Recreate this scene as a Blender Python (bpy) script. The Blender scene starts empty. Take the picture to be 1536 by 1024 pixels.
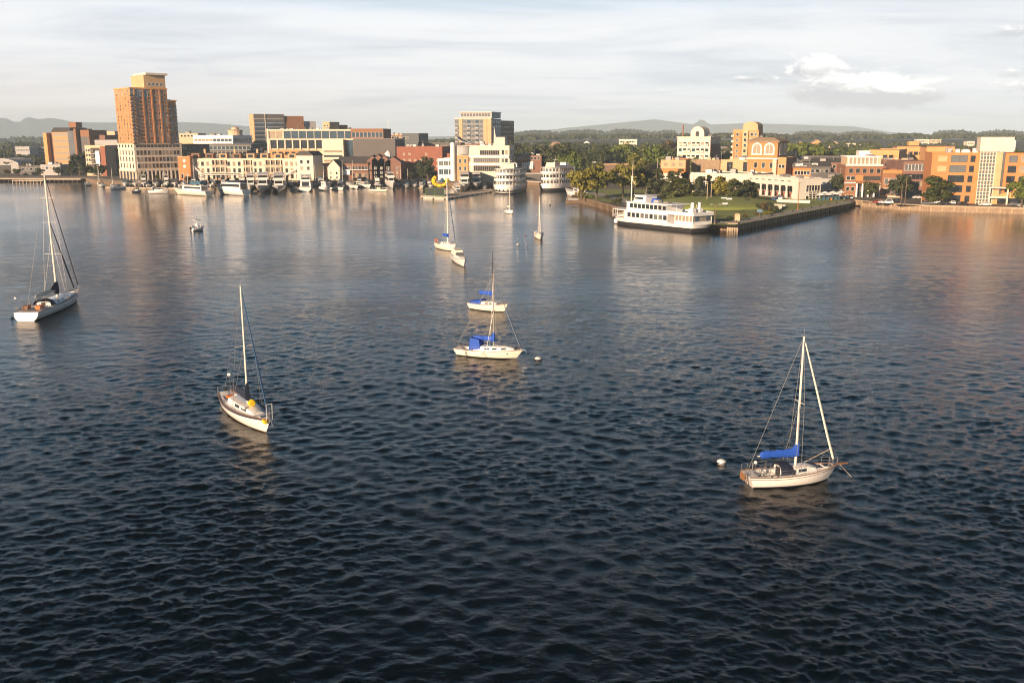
import bpy, bmesh, math, random
import numpy as np
from mathutils import Vector, Matrix

random.seed(7)
rng = np.random.default_rng(11)
SC = bpy.context.scene
COL = SC.collection
R = math.radians

# ------------------------------------------------------------------ camera
CAM_H, FPX, PITCH = 30.0, 1400.0, math.atan(307 / 1400)
SN, CS = math.sin(PITCH), math.cos(PITCH)
cam = bpy.data.cameras.new("camera")
cam.lens = FPX / 1536 * 36
cam.sensor_width = 36
cam.clip_start = 0.5
cam.clip_end = 20000
cam_o = bpy.data.objects.new("camera", cam)
cam_o.location = (0, 0, CAM_H)
cam_o.rotation_euler = (math.pi / 2 - PITCH, 0, 0)
COL.objects.link(cam_o)
SC.camera = cam_o

# ------------------------------------------------------------------ light
SUN_EL, SUN_AZ = R(12.5), R(180 + 37)          # azimuth clockwise from +Y
sun = bpy.data.lights.new("sun", 'SUN')
sun.energy = 5.0
sun.angle = R(0.5)
sun.color = (1.0, 0.70, 0.46)
sun_o = bpy.data.objects.new("sun", sun)
d = Vector((math.sin(SUN_AZ) * math.cos(SUN_EL), math.cos(SUN_AZ) * math.cos(SUN_EL), math.sin(SUN_EL)))
sun_o.rotation_euler = d.to_track_quat('Z', 'Y').to_euler()
sun_o.location = d * 300
COL.objects.link(sun_o)

SC.view_settings.view_transform = 'Standard'
SC.view_settings.look = 'None'
SC.view_settings.exposure = 1.05
SC.view_settings.gamma = 1.0
SC.cycles.use_denoising = True
SC.cycles.filter_width = 1.1
SC.cycles.max_bounces = 5
SC.cycles.diffuse_bounces = 2
SC.cycles.glossy_bounces = 3
SC.cycles.volume_bounces = 1
SC.cycles.sample_clamp_indirect = 4


# ------------------------------------------------------------------ node helper
class NT:
    def __init__(s, tree):
        s.t = tree
        s.n = tree.nodes
        s.l = tree.links

    def node(s, typ, **kw):
        n = s.n.new(typ)
        for k, v in kw.items():
            setattr(n, k, v)
        return n

    def put(s, sock, v):
        if hasattr(v, 'is_linked') or isinstance(v, bpy.types.NodeSocket):
            s.l.new(v, sock)
        else:
            sock.default_value = v

    def m(s, op, a, b=0.0, c=0.0, clamp=False):
        n = s.node('ShaderNodeMath', operation=op, use_clamp=clamp)
        s.put(n.inputs[0], a)
        s.put(n.inputs[1], b)
        s.put(n.inputs[2], c)
        return n.outputs[0]

    def ramp(s, v, a, b, lo=0.0, hi=1.0, smooth=True):
        n = s.node('ShaderNodeMapRange')
        n.interpolation_type = 'SMOOTHSTEP' if smooth else 'LINEAR'
        s.put(n.inputs['Value'], v)
        n.inputs['From Min'].default_value = a
        n.inputs['From Max'].default_value = b
        n.inputs['To Min'].default_value = lo
        n.inputs['To Max'].default_value = hi
        return n.outputs[0]

    def mix(s, f, a, b):
        n = s.node('ShaderNodeMix', data_type='RGBA')
        s.put(n.inputs['Factor'], f)
        s.put(n.inputs[6], a)
        s.put(n.inputs[7], b)
        return n.outputs[2]

    def noise(s, vec, scale, detail=4, rough=0.55, dist=0.0):
        n = s.node('ShaderNodeTexNoise')
        if vec is not None:
            s.l.new(vec, n.inputs['Vector'])
        n.inputs['Scale'].default_value = scale
        n.inputs['Detail'].default_value = detail
        n.inputs['Roughness'].default_value = rough
        n.inputs['Distortion'].default_value = dist
        return n.outputs[0]

    def xyz(s, x, y, z):
        n = s.node('ShaderNodeCombineXYZ')
        for i, v in enumerate((x, y, z)):
            s.put(n.inputs[i], v)
        return n.outputs[0]


# ------------------------------------------------------------------ world
world = bpy.data.worlds.new("World")
SC.world = world
world.use_nodes = True
wt = NT(world.node_tree)
wt.n.clear()
sky = wt.node('ShaderNodeTexSky')
sky.sky_type = 'NISHITA'
sky.sun_disc = False
sky.sun_elevation = SUN_EL
sky.sun_rotation = SUN_AZ
sky.altitude = 30
sky.dust_density = 1.2
bg_sky = wt.node('ShaderNodeBackground')
bg_sky.inputs["Strength"].default_value = 0.009
tint = wt.node('ShaderNodeMix', data_type='RGBA', blend_type='MULTIPLY')
tint.inputs['Factor'].default_value = 1.0
wt.l.new(sky.outputs[0], tint.inputs[6])
tint.inputs[7].default_value = (0.30, 0.85, 1.6, 1)
wt.l.new(tint.outputs[2], bg_sky.inputs['Color'])
tc = wt.node('ShaderNodeTexCoord')
sep = wt.node('ShaderNodeSeparateXYZ')
wt.l.new(tc.outputs['Generated'], sep.inputs[0])
dx, dy, dz = sep.outputs
# thin stratus sheet: direction projected on a flat layer
den = wt.m('ADD', wt.m('MAXIMUM', dz, 0.0), 0.07)
pl_ = wt.xyz(wt.m('DIVIDE', dx, den), wt.m('DIVIDE', dy, den), 0.0)
mp = wt.node('ShaderNodeMapping')
wt.l.new(pl_, mp.inputs['Vector'])
mp.inputs['Scale'].default_value = (0.55, 1.0, 1.0)
mp.inputs['Rotation'].default_value = (0, 0, R(8))
n1 = wt.noise(mp.outputs[0], 0.75, 8, 0.62, 0.8)
n2 = wt.noise(mp.outputs[0], 2.6, 7, 0.65, 0.5)
nn = wt.m('ADD', wt.m('MULTIPLY', n1, 0.75), wt.m('MULTIPLY', n2, 0.25))
cl = wt.ramp(nn, 0.36, 0.62)
cloud = wt.mix(cl, (0.385, 0.41, 0.445, 1), (0.482, 0.490, 0.503, 1))
cloud = wt.mix(wt.ramp(dz, 0.105, 0.20), cloud, (0.035, 0.235, 0.42, 1))
left = wt.ramp(wt.m('DIVIDE', dx, wt.m('MAXIMUM', dy, 0.05)), 0.25, -0.55)
low = wt.ramp(dz, 0.10, 0.0)
warm = wt.m('MULTIPLY', low, wt.m('MULTIPLY_ADD', left, 0.60, 0.0))
cloud = wt.mix(warm, cloud, (0.545, 0.45, 0.385, 1))
# small cumulus over the right shore
rx = wt.m('DIVIDE', dx, wt.m('MAXIMUM', dy, 0.05))
rz_ = wt.m('DIVIDE', dz, wt.m('MAXIMUM', dy, 0.05))
cn = wt.noise(wt.xyz(wt.m('MULTIPLY', rx, 1.0), 0.0, wt.m('MULTIPLY', rz_, 2.2)), 30.0, 8, 0.66, 0.6)
tot = None
lit = None
for (cx, cz, sx, sz, w) in ((0.358, 0.047, 0.078, 0.0185, 1.5), (0.315, 0.070, 0.034, 0.010, .9), (0.40, 0.040, 0.050, .009, .8),
                            (0.52, 0.105, 0.055, 0.008, .8), (0.515, 0.064, 0.025, 0.005, .8), (0.245, 0.0585, 0.024, 0.0045, .75),
                            (0.54, 0.05, 0.045, 0.010, .7), (0.075, 0.052, 0.030, 0.004, .5), (.15, .046, .025, .004, .5)):
    ex = wt.m('POWER', wt.m('DIVIDE', wt.m('SUBTRACT', rx, cx), sx), 2.0)
    dzz = wt.m('DIVIDE', wt.m('SUBTRACT', rz_, cz), sz)
    ez = wt.m('POWER', dzz, 2.0)
    g = wt.m('MULTIPLY', wt.m('EXPONENT', wt.m('MULTIPLY', wt.m('ADD', ex, ez), -1.0)), w)
    h_ = wt.m('MULTIPLY', g, dzz)
    tot = g if tot is None else wt.m('ADD', tot, g)
    lit = h_ if lit is None else wt.m('ADD', lit, h_)
puff = wt.ramp(wt.m('MULTIPLY_ADD', wt.m('SUBTRACT', cn, 0.5), 2.3, tot), 0.34, 0.95)
puff = wt.m('MULTIPLY', puff, wt.m('GREATER_THAN', dy, 0.1))
plit = wt.ramp(wt.m('ADD', lit, wt.m('MULTIPLY', wt.m('SUBTRACT', cn, .5), 2.0)), -0.12, 0.55)
pc = wt.mix(plit, (0.315, 0.325, 0.345, 1), (0.72, 0.70, 0.67, 1))
cloud = wt.mix(wt.m('MULTIPLY', puff, 0.85), cloud, pc)
bg_cl = wt.node('ShaderNodeBackground')
wt.l.new(cloud, bg_cl.inputs['Color'])
bg_cl.inputs['Strength'].default_value = 1.0
mixs = wt.node('ShaderNodeMixShader')
cover = wt.m('MULTIPLY', wt.ramp(dz, 0.36, 0.16), wt.ramp(nn, 0.25, 0.5, 0.86, 1.0))
wt.l.new(cover, mixs.inputs[0])
wt.l.new(bg_sky.outputs[0], mixs.inputs[1])
wt.l.new(bg_cl.outputs[0], mixs.inputs[2])
wo = wt.node('ShaderNodeOutputWorld')
wt.l.new(mixs.outputs[0], wo.inputs['Surface'])


# ------------------------------------------------------------------ projection helpers (pixels of the 1536x1024 photo -> metres)
def gp(px, py, z=0.0):
    u, v = (px - 768) / FPX, (512 - py) / FPX
    dyy, dzz = CS + SN * v, -SN + CS * v
    t = (z - CAM_H) / dzz
    return Vector((u * t, dyy * t, z))


def X(px, y, z=2.4):
    return (px - 768) / FPX * (y * CS + (CAM_H - z) * SN)


def Zt(py, y):
    v = (512 - py) / FPX
    return CAM_H + y * (-SN + CS * v) / (CS + SN * v)


# ------------------------------------------------------------------ materials
MATS = {}


def mat(name, col, rough=0.6, var=0.12, scale=0.6, metal=0.0, spec=0.5, streak=0.0, bump=0.0, coat=0.0):
    if name in MATS:
        return MATS[name]
    m = bpy.data.materials.new(name)
    m.use_nodes = True
    t = NT(m.node_tree)
    b = t.n['Principled BSDF']
    b.inputs['Roughness'].default_value = rough
    b.inputs['Metallic'].default_value = metal
    b.inputs['Specular IOR Level'].default_value = spec
    b.inputs['Coat Weight'].default_value = coat
    tcn = t.node('ShaderNodeTexCoord')
    v = tcn.outputs['Object']
    f = t.noise(v, scale, 6, 0.65)
    f2 = t.noise(v, scale * 7, 3, 0.6)
    f = t.m('ADD', t.m('MULTIPLY', f, 0.6), t.m('MULTIPLY', f2, 0.4))
    if streak:
        mpn = t.node('ShaderNodeMapping')
        t.l.new(v, mpn.inputs['Vector'])
        mpn.inputs['Scale'].default_value = (1, 1, 0.12)
        f3 = t.noise(mpn.outputs[0], scale * 4, 4, 0.6)
        f = t.m('ADD', t.m('MULTIPLY', f, 1 - streak), t.m('MULTIPLY', f3, streak))
    f = t.ramp(f, 0.3, 0.7, 0, 1, False)
    c0 = tuple(max(0, c * (1 - var)) for c in col) + (1,)
    c1 = tuple(min(1, c * (1 + var)) for c in col) + (1,)
    t.l.new(t.mix(f, c0, c1), b.inputs['Base Color'])
    if bump:
        bn = t.node('ShaderNodeBump')
        bn.inputs['Strength'].default_value = bump
        t.l.new(f, bn.inputs['Height'])
        t.l.new(bn.outputs[0], b.inputs['Normal'])
    MATS[name] = m
    return m


def brick(name, col, var=0.16, course=0.9):
    """Brickwork seen from far off: mottled, with faint darker courses every storey height."""
    if name in MATS:
        return MATS[name]
    m = bpy.data.materials.new(name)
    m.use_nodes = True
    t = NT(m.node_tree)
    b = t.n['Principled BSDF']
    b.inputs['Roughness'].default_value = 0.85
    tcn = t.node('ShaderNodeTexCoord')
    v = tcn.outputs['Object']
    f = t.m('ADD', t.m('MULTIPLY', t.noise(v, 0.25, 5, 0.6), 0.5), t.m('MULTIPLY', t.noise(v, 2.4, 3, 0.7), 0.5))
    sp = t.node('ShaderNodeSeparateXYZ')
    t.l.new(v, sp.inputs[0])
    w = t.m('FRACT', t.m('DIVIDE', sp.outputs[2], course))
    f = t.ramp(f, 0.3, 0.7, 0, 1, False)
    line = t.m('LESS_THAN', w, 0.14)
    c0 = tuple(c * (1 - var) for c in col) + (1,)
    c1 = tuple(min(1, c * (1 + var)) for c in col) + (1,)
    c = t.mix(f, c0, c1)
    c = t.mix(t.m('MULTIPLY', line, 0.16), c, tuple(c * .6 for c in col) + (1,))
    t.l.new(c, b.inputs['Base Color'])
    MATS[name] = m
    return m


def leafmat(name, c0, c1):
    m = bpy.data.materials.new(name)
    m.use_nodes = True
    t = NT(m.node_tree)
    b = t.n['Principled BSDF']
    b.inputs['Roughness'].default_value = 0.6
    b.inputs['Specular IOR Level'].default_value = 0.25
    oi = t.node('ShaderNodeObjectInfo')
    tcn = t.node('ShaderNodeTexCoord')
    n = t.noise(tcn.outputs['Object'], 5.0, 3, 0.6)
    f = t.m('ADD', t.m('MULTIPLY', oi.outputs['Random'], 0.55), t.m('MULTIPLY', t.ramp(n, .3, .7), 0.45))
    t.l.new(t.mix(f, c0 + (1,), c1 + (1,)), b.inputs['Base Color'])
    MATS[name] = m
    return m


WHITE = mat('white_gelcoat', (0.76, 0.75, 0.72), 0.25, 0.10, 1.6, coat=0.3, streak=0.7)
WHITE2 = mat('white_paint', (0.74, 0.74, 0.72), 0.45, 0.07, 0.7, streak=0.4)
CREAMHULL = mat('cream_gelcoat', (0.76, 0.71, 0.60), 0.3, 0.06, 1.0, streak=0.4)
DECKM = mat('deck_nonskid', (0.80, 0.80, 0.78), 0.6, 0.08, 2.0)
TEAK = mat('teak', (0.22, 0.11, 0.05), 0.6, 0.25, 3.0)
STRIPE = mat('navy_stripe', (0.02, 0.03, 0.06), 0.3, 0.1)
BROWNSTR = mat('brown_stripe', (0.09, 0.045, 0.02), 0.4, 0.15)
ANTIF = mat('dark_antifouling', (0.02, 0.02, 0.022), 0.6, 0.2)
ANTIFR = mat('brown_antifouling', (0.10, 0.055, 0.02), 0.6, 0.2)
BLUE = mat('royal_blue_canvas', (0.008, 0.07, 0.42), 0.75, 0.18, 3.0, bump=0.3)
NAVY = mat('navy_canvas', (0.008, 0.016, 0.04), 0.75, 0.2, 3.0, bump=0.3)
TEALC = mat('dull_teal_canvas', (0.03, 0.10, 0.16), 0.75, 0.2, 3.0)
SAILW = mat('white_sailcloth', (0.72, 0.68, 0.58), 0.8, 0.1, 2.0, streak=.3)
SAILB = mat('blue_sun_strip', (0.02, 0.07, 0.16), 0.8, 0.2, 2.0)
ALU = mat('painted_mast', (0.72, 0.68, 0.60), 0.35, 0.06, 1.0)
ALUG = mat('grey_mast', (0.30, 0.29, 0.27), 0.4, 0.1, 1.0)
ALUD = mat('dark_mast', (0.06, 0.05, 0.045), 0.45, 0.15, 1.0)
STEEL = mat('stainless', (0.55, 0.55, 0.54), 0.25, 0.05, metal=0.9)
WIRE = mat('wire', (0.35, 0.34, 0.32), 0.4, 0.05, metal=0.5)
ROPE = mat('rope', (0.45, 0.38, 0.26), 0.9, 0.1)
BLACK = mat('black_rubber', (0.015, 0.015, 0.016), 0.6, 0.2)
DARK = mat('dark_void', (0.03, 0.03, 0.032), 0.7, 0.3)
YELLOW = mat('yellow_canvas', (0.72, 0.50, 0.01), 0.7, 0.1, 3.0)
ORANGE = mat('orange_plastic', (0.70, 0.18, 0.02), 0.5, 0.1)
GLASS = mat('dark_glass', (0.018, 0.022, 0.026), 0.06, 0.3, 0.3, spec=0.8)
GLASSB = mat('sky_glass', (0.05, 0.085, 0.115), 0.08, 0.35, 0.25, metal=0.25, spec=0.9)
GLASSW = mat('curtained_glass', (0.30, 0.25, 0.18), 0.15, 0.3, 0.4, spec=0.8)
GLASSG = mat('grey_glass', (0.12, 0.13, 0.135), 0.1, 0.3, 0.3, spec=0.9)
FRW = mat('white_frame', (0.70, 0.68, 0.62), 0.6, 0.06)
FRD = mat('dark_frame', (0.06, 0.055, 0.05), 0.6, 0.1)
FRB = mat('tan_frame', (0.42, 0.33, 0.24), 0.7, 0.1)
CONC = mat('concrete', (0.38, 0.36, 0.32), 0.85, 0.2, 0.3, streak=0.4)
QUAYC = mat('quay_concrete', (0.36, 0.275, 0.185), 0.85, 0.3, 0.4, streak=0.5)
BLOCKG = mat('block_grey', (0.19, 0.20, 0.21), 0.7, 0.15, 0.3)
CONCL = mat('pale_concrete', (0.50, 0.45, 0.37), 0.85, 0.2, 0.25, streak=0.4)
STONE = mat('quay_stone', (0.26, 0.19, 0.13), 0.9, 0.45, 0.5, streak=0.5, bump=.4)
STONEL = mat('quay_capstone', (0.36, 0.32, 0.26), 0.9, 0.2, 0.4)
TIMBER = mat('weathered_timber', (0.17, 0.12, 0.08), 0.9, 0.4, 0.8, streak=0.5)
TIMBERL = mat('pale_timber', (0.42, 0.34, 0.25), 0.9, 0.25, 0.6, streak=0.3)
ASPH = mat('asphalt', (0.09, 0.088, 0.085), 0.9, 0.25, 0.15)
PATHM = mat('pale_path', (0.30, 0.29, 0.27), 0.9, 0.15, 0.2)
ROOFD = mat('dark_roof', (0.06, 0.058, 0.06), 0.85, 0.3, 0.15)
ROOFG = mat('grey_roof', (0.20, 0.19, 0.185), 0.85, 0.25, 0.12)
ROOFW = mat('white_roof', (0.62, 0.62, 0.60), 0.7, 0.12, 0.12)
ROOFT = mat('tan_shingle', (0.26, 0.19, 0.125), 0.9, 0.25, 0.5)
CREAM = mat('cream_render', (0.56, 0.42, 0.28), 0.85, 0.18, 0.3, streak=0.3)
CREAML = mat('light_cream_render', (0.66, 0.58, 0.47), 0.85, 0.15, 0.2, streak=0.3)
TAN = mat('tan_render', (0.50, 0.34, 0.19), 0.85, 0.2, 0.2)
OFFW = mat('offwhite_stone', (0.56, 0.54, 0.49), 0.8, 0.12, 0.2, streak=0.3)
GREYW = mat('grey_cladding', (0.105, 0.10, 0.098), 0.8, 0.12, 0.2)
GREYL = mat('light_grey_cladding', (0.34, 0.34, 0.34), 0.7, 0.12, 0.2)
BR_OR = brick('orange_brick', (0.49, 0.20, 0.07), 0.17)
BR_TW = brick('tower_brick', (0.47, 0.22, 0.09), 0.2)
BR_RED = brick('red_brick', (0.25, 0.095, 0.06), 0.2)
BR_DK = brick('dark_brick', (0.20, 0.105, 0.075), 0.25)
BR_BR = brick('brown_brick', (0.24, 0.118, 0.062), 0.18)
BR_TAN = brick('tan_brick', (0.46, 0.26, 0.115), 0.15)
PEACH = mat('peach_render', (0.58, 0.30, 0.12), 0.85, 0.17, 0.2)
GREENF = mat('green_trim', (0.10, 0.28, 0.03), 0.6, 0.1)
RUST = mat('rust', (0.30, 0.13, 0.035), 0.9, 0.4, 0.6)
BARK = mat('bark', (0.10, 0.075, 0.05), 0.95, 0.3, 2.0)
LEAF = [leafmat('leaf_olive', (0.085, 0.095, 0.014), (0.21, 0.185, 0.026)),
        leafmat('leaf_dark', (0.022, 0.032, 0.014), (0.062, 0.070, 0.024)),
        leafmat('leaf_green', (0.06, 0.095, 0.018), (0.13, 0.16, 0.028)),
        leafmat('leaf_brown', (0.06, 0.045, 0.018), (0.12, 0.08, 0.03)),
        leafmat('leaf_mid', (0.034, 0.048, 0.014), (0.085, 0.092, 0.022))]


# ------------------------------------------------------------------ mesh builder
class MB:
    def __init__(s):
        s.v, s.f, s.m = [], [], []
        s.mats = []

    def mi(s, m):
        if m not in s.mats:
            s.mats.append(m)
        return s.mats.index(m)

    def face(s, pts, m):
        i = len(s.v)
        s.v.extend([tuple(p) for p in pts])
        s.f.append(tuple(range(i, i + len(pts))))
        s.m.append(s.mi(m))

    def box(s, x0, x1, y0, y1, z0, z1, m, top=True):
        i = len(s.v)
        s.v += [(x0, y0, z0), (x1, y0, z0), (x1, y1, z0), (x0, y1, z0), (x0, y0, z1), (x1, y0, z1), (x1, y1, z1), (x0, y1, z1)]
        fs = [(3, 2, 1, 0), (4, 5, 6, 7), (0, 1, 5, 4), (1, 2, 6, 5), (2, 3, 7, 6), (3, 0, 4, 7)]
        k = s.mi(m)
        for f in fs:
            s.f.append(tuple(i + a for a in f))
            s.m.append(k)

    def prism(s, poly, z0, z1, m, mtop=None):
        """poly counter-clockwise (x, y)"""
        n = len(poly)
        i = len(s.v)
        s.v += [(p[0], p[1], z0) for p in poly] + [(p[0], p[1], z1) for p in poly]
        k = s.mi(m)
        for a in range(n):
            b = (a + 1) % n
            s.f.append((i + a, i + b, i + n + b, i + n + a))
            s.m.append(k)
        s.f.append(tuple(i + n + a for a in range(n)))
        s.m.append(s.mi(mtop or m))
        s.f.append(tuple(i + n - 1 - a for a in range(n)))
        s.m.append(k)

    def xprism(s, prof, x0, x1, m, axis='x'):
        """profile (a, z) extruded along x (a = y) or along y (a = x)"""
        n = len(prof)
        i = len(s.v)
        for q in (x0, x1):
            s.v += [(q, a, z) if axis == 'x' else (a, q, z) for a, z in prof]
        k = s.mi(m)
        for a in range(n):
            b = (a + 1) % n
            s.f.append((i + a, i + b, i + n + b, i + n + a))
            s.m.append(k)
        s.f.append(tuple(i + n + a for a in range(n)))
        s.m.append(k)
        s.f.append(tuple(i + n - 1 - a for a in range(n)))
        s.m.append(k)

    def ring(s, c, ax, r, n):
        ax = Vector(ax).normalized()
        u = ax.orthogonal().normalized()
        w = ax.cross(u)
        return [Vector(c) + (u * math.cos(2 * math.pi * k / n) + w * math.sin(2 * math.pi * k / n)) * r for k in range(n)]

    def loft(s, rings, m, cap=True, closed=True):
        n = len(rings[0])
        i = len(s.v)
        for r in rings:
            s.v += [tuple(p) for p in r]
        k = s.mi(m)
        for a in range(len(rings) - 1):
            for b in range(n if closed else n - 1):
                c = (b + 1) % n
                s.f.append((i + a * n + b, i + a * n + c, i + (a + 1) * n + c, i + (a + 1) * n + b))
                s.m.append(k)
        if cap:
            s.f.append(tuple(i + n - 1 - b for b in range(n)))
            s.m.append(k)
            j = i + (len(rings) - 1) * n
            s.f.append(tuple(j + b for b in range(n)))
            s.m.append(k)

    def tube(s, a, b, r0, m, r1=None, n=6):
        r1 = r0 if r1 is None else r1
        a, b = Vector(a), Vector(b)
        ax = (b - a)
        if ax.length < 1e-6:
            return
        s.loft([s.ring(a, ax, r0, n), s.ring(b, ax, r1, n)], m)

    def path(s, pts, r, m, n=5, closed=False):
        pts = [Vector(p) for p in pts]
        for a, b in zip(pts[:-1], pts[1:]):
            s.tube(a, b, r, m, n=n)
        if closed:
            s.tube(pts[-1], pts[0], r, m, n=n)

    def lathe(s, prof, m, c=(0, 0, 0), n=10):
        rings = []
        for r, z in prof:
            rings.append([(c[0] + r * math.cos(2 * math.pi * k / n), c[1] + r * math.sin(2 * math.pi * k / n), c[2] + z) for k in range(n)])
        s.loft(rings, m)

    def build(s, name, parent=None, smooth=False, loc=None, rz=None):
        me = bpy.data.meshes.new(name)
        me.from_pydata(s.v, [], s.f)
        for m in s.mats:
            me.materials.append(m)
        me.polygons.foreach_set('material_index', s.m)
        if smooth:
            me.polygons.foreach_set('use_smooth', [True] * len(me.polygons))
            bm = bmesh.new()
            bm.from_mesh(me)
            bmesh.ops.remove_doubles(bm, verts=bm.verts, dist=0.0005)
            bmesh.ops.recalc_face_normals(bm, faces=bm.faces)
            for e in bm.edges:
                if len(e.link_faces) == 2 and e.calc_face_angle(0) > R(38):
                    e.smooth = False
            bm.to_mesh(me)
            bm.free()
        me.update()
        o = bpy.data.objects.new(name, me)
        COL.objects.link(o)
        if parent:
            o.parent = parent
        if loc is not None:
            o.location = loc
        if rz is not None:
            o.rotation_euler.z = rz
        return o


def tag(o, label=None, cat=None, group=None, kind=None):
    if label:
        o['label'] = label
    if cat:
        o['category'] = cat
    if group:
        o['group'] = group
    if kind:
        o['kind'] = kind
    return o


def thing(name, label, cat, loc=(0, 0, 0), rz=0.0, group=None):
    o = bpy.data.objects.new(name, None)
    o.empty_display_size = 0.5
    COL.objects.link(o)
    o.location = loc
    o.rotation_euler = (0, 0, rz)
    return tag(o, label, cat, group)


def dup(root, loc, rz, label=None, group=None, scale=None):
    r = root.copy()
    COL.objects.link(r)
    r.location = loc
    r.rotation_euler = (0, 0, rz)
    if scale:
        r.scale = (scale,) * 3
    if label:
        r['label'] = label
    if group:
        r['group'] = group
    for ch in list(root.children):
        c = ch.copy()
        COL.objects.link(c)
        c.parent = r
        for g in list(ch.children):
            q = g.copy()
            COL.objects.link(q)
            q.parent = c
    return r

# ------------------------------------------------------------------ water
def make_water():
    az = np.concatenate([np.linspace(-180, -50, 14)[:-1], np.linspace(-50, -34, 60)[:-1], np.linspace(-34, 34, 1150), np.linspace(34, 50, 60)[1:], np.linspace(50, 180, 14)[1:]])
    az = np.radians(az)[:-1]
    rr = [0.5, 8.0, 16.0, 22.0, 28.0]
    r = 30.0
    while r < 420:
        rr.append(r)
        r += max(0.10, r * r / (30 * 933) * 0.75)
    while r < 9000:
        rr.append(r)
        r *= 1.12
    rr = np.array(rr)
    step = np.gradient(rr)
    A, Rr = np.meshgrid(az, rr)
    _, St = np.meshgrid(az, step)
    x = Rr * np.sin(A)
    y = Rr * np.cos(A)
    z = np.zeros_like(x)
    gx = np.zeros_like(x)
    gy = np.zeros_like(x)
    N = 120
    lam = np.exp(rng.uniform(np.log(0.32), np.log(9.0), N))
    th = R(-90) + R(-6) + rng.normal(0, R(52), N)
    ph = rng.uniform(0, 2 * np.pi, N)
    amp = 0.0145 * lam ** 0.92 / np.sqrt(N / 40.0) * WAVE
    amp *= np.exp(-((np.log(lam) - np.log(1.0)) / 1.2) ** 2)
    wg = 0.85 + 0.45 * (np.sin(x * 0.021 + 1.3) * np.sin(y * 0.017 + 0.4 + 0.6 * np.sin(x * 0.013)))
    calm = 1 - 0.66 * np.clip((Rr - 130) / 190, 0, 1)          # sheltered water nearer the quays
    wg = wg * calm
    wp = np.sin(x * 0.083 + 2.1 * np.sin(y * 0.031 + 1) + 0.8) * np.sin(y * 0.061 + 1.7 * np.sin(x * 0.027 + 2)) + 0.6 * np.sin(x * 0.19 + y * 0.11 + 2.0 * np.sin(y * 0.07))
    wp = np.clip(0.9 + 0.5 * wp, 0.5, 1.9) * calm
    for i in range(N):
        k = 2 * np.pi / lam[i]
        fade = np.clip((lam[i] / (2.6 * St) - 0.55) / 0.9, 0, 1)
        p = k * (x * math.cos(th[i]) + y * math.sin(th[i])) + ph[i]
        s_, c_ = np.sin(p), np.cos(p)
        a = amp[i] * fade * (wp if lam[i] < 1.6 else wg)
        z += a * s_
        gx += a * 0.5 * math.cos(th[i]) * c_
        gy += a * 0.5 * math.sin(th[i]) * c_
    x = x + gx
    y = y + gy
    nr, nc = x.shape
    v = np.stack([x, y, z], -1).reshape(-1, 3)
    i0 = np.arange(nr - 1)[:, None] * nc + np.arange(nc)[None, :]
    i1 = np.arange(nr - 1)[:, None] * nc + (np.arange(nc)[None, :] + 1) % nc
    q = np.stack([i0, i0 + nc, i1 + nc, i1], -1).reshape(-1, 4)
    me = bpy.data.meshes.new('water')
    me.vertices.add(len(v))
    me.vertices.foreach_set('co', v.ravel())
    me.loops.add(q.size)
    me.loops.foreach_set('vertex_index', q.ravel())
    me.polygons.add(len(q))
    me.polygons.foreach_set('loop_start', np.arange(0, q.size, 4))
    me.polygons.foreach_set('use_smooth', np.ones(len(q), bool))
    me.update(calc_edges=True)
    me.validate()
    m = bpy.data.materials.new('harbour_water')
    m.use_nodes = True
    t = NT(m.node_tree)
    b = t.n['Principled BSDF']
    b.inputs['Base Color'].default_value = (0.0001, 0.0030, 0.0055, 1)
    b.inputs['Roughness'].default_value = 0.03
    b.inputs['IOR'].default_value = 1.333
    geo = t.node('ShaderNodeNewGeometry')
    pos = geo.outputs['Position']
    mp1 = t.node('ShaderNodeMapping')
    t.l.new(pos, mp1.inputs['Vector'])
    mp1.inputs['Scale'].default_value = (0.62, 1.0, 1.0)
    mp1.inputs['Rotation'].default_value = (0, 0, R(9))
    big = t.noise(mp1.outputs[0], 0.55, 4, 0.55, 0.7)
    swell = t.noise(mp1.outputs[0], 0.16, 2, 0.5, 0.4)
    mid = t.noise(mp1.outputs[0], 2.4, 4, 0.55, 0.8)
    fine = t.noise(mp1.outputs[0], 7.5, 3, 0.6, 0.5)
    gust = t.ramp(t.noise(pos, 0.012, 3, 0.5), 0.32, 0.66, 0.55, 1.25)
    hgt = t.m('ADD', t.m('MULTIPLY_ADD', swell, 1.2, t.m('MULTIPLY', big, 0.34)), t.m('ADD', t.m('MULTIPLY', mid, 0.26), t.m('ADD', t.m('MULTIPLY', fine, 0.20), t.m('MULTIPLY', t.noise(mp1.outputs[0], 15.0, 2, 0.6, 0.4), 0.04))))
    hgt = t.m('MULTIPLY', hgt, gust)
    sp_ = t.node('ShaderNodeSeparateXYZ')
    t.l.new(pos, sp_.inputs[0])
    hgt = t.m('MULTIPLY', hgt, t.ramp(sp_.outputs[1], 140, 340, 1.0, 0.5))
    bp = t.node('ShaderNodeBump')
    bp.inputs['Strength'].default_value = 1.0
    bp.inputs['Distance'].default_value = BUMP
    t.l.new(hgt, bp.inputs['Height'])
    t.l.new(bp.outputs[0], b.inputs['Normal'])
    me.materials.append(m)
    o = bpy.data.objects.new('water', me)
    COL.objects.link(o)
    tag(o, kind='structure')


WAVE, BUMP = 0.66, 0.18
make_water()


# ------------------------------------------------------------------ land
def PX(px, Y):
    return (X(px, Y, 0.0), Y)


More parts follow.
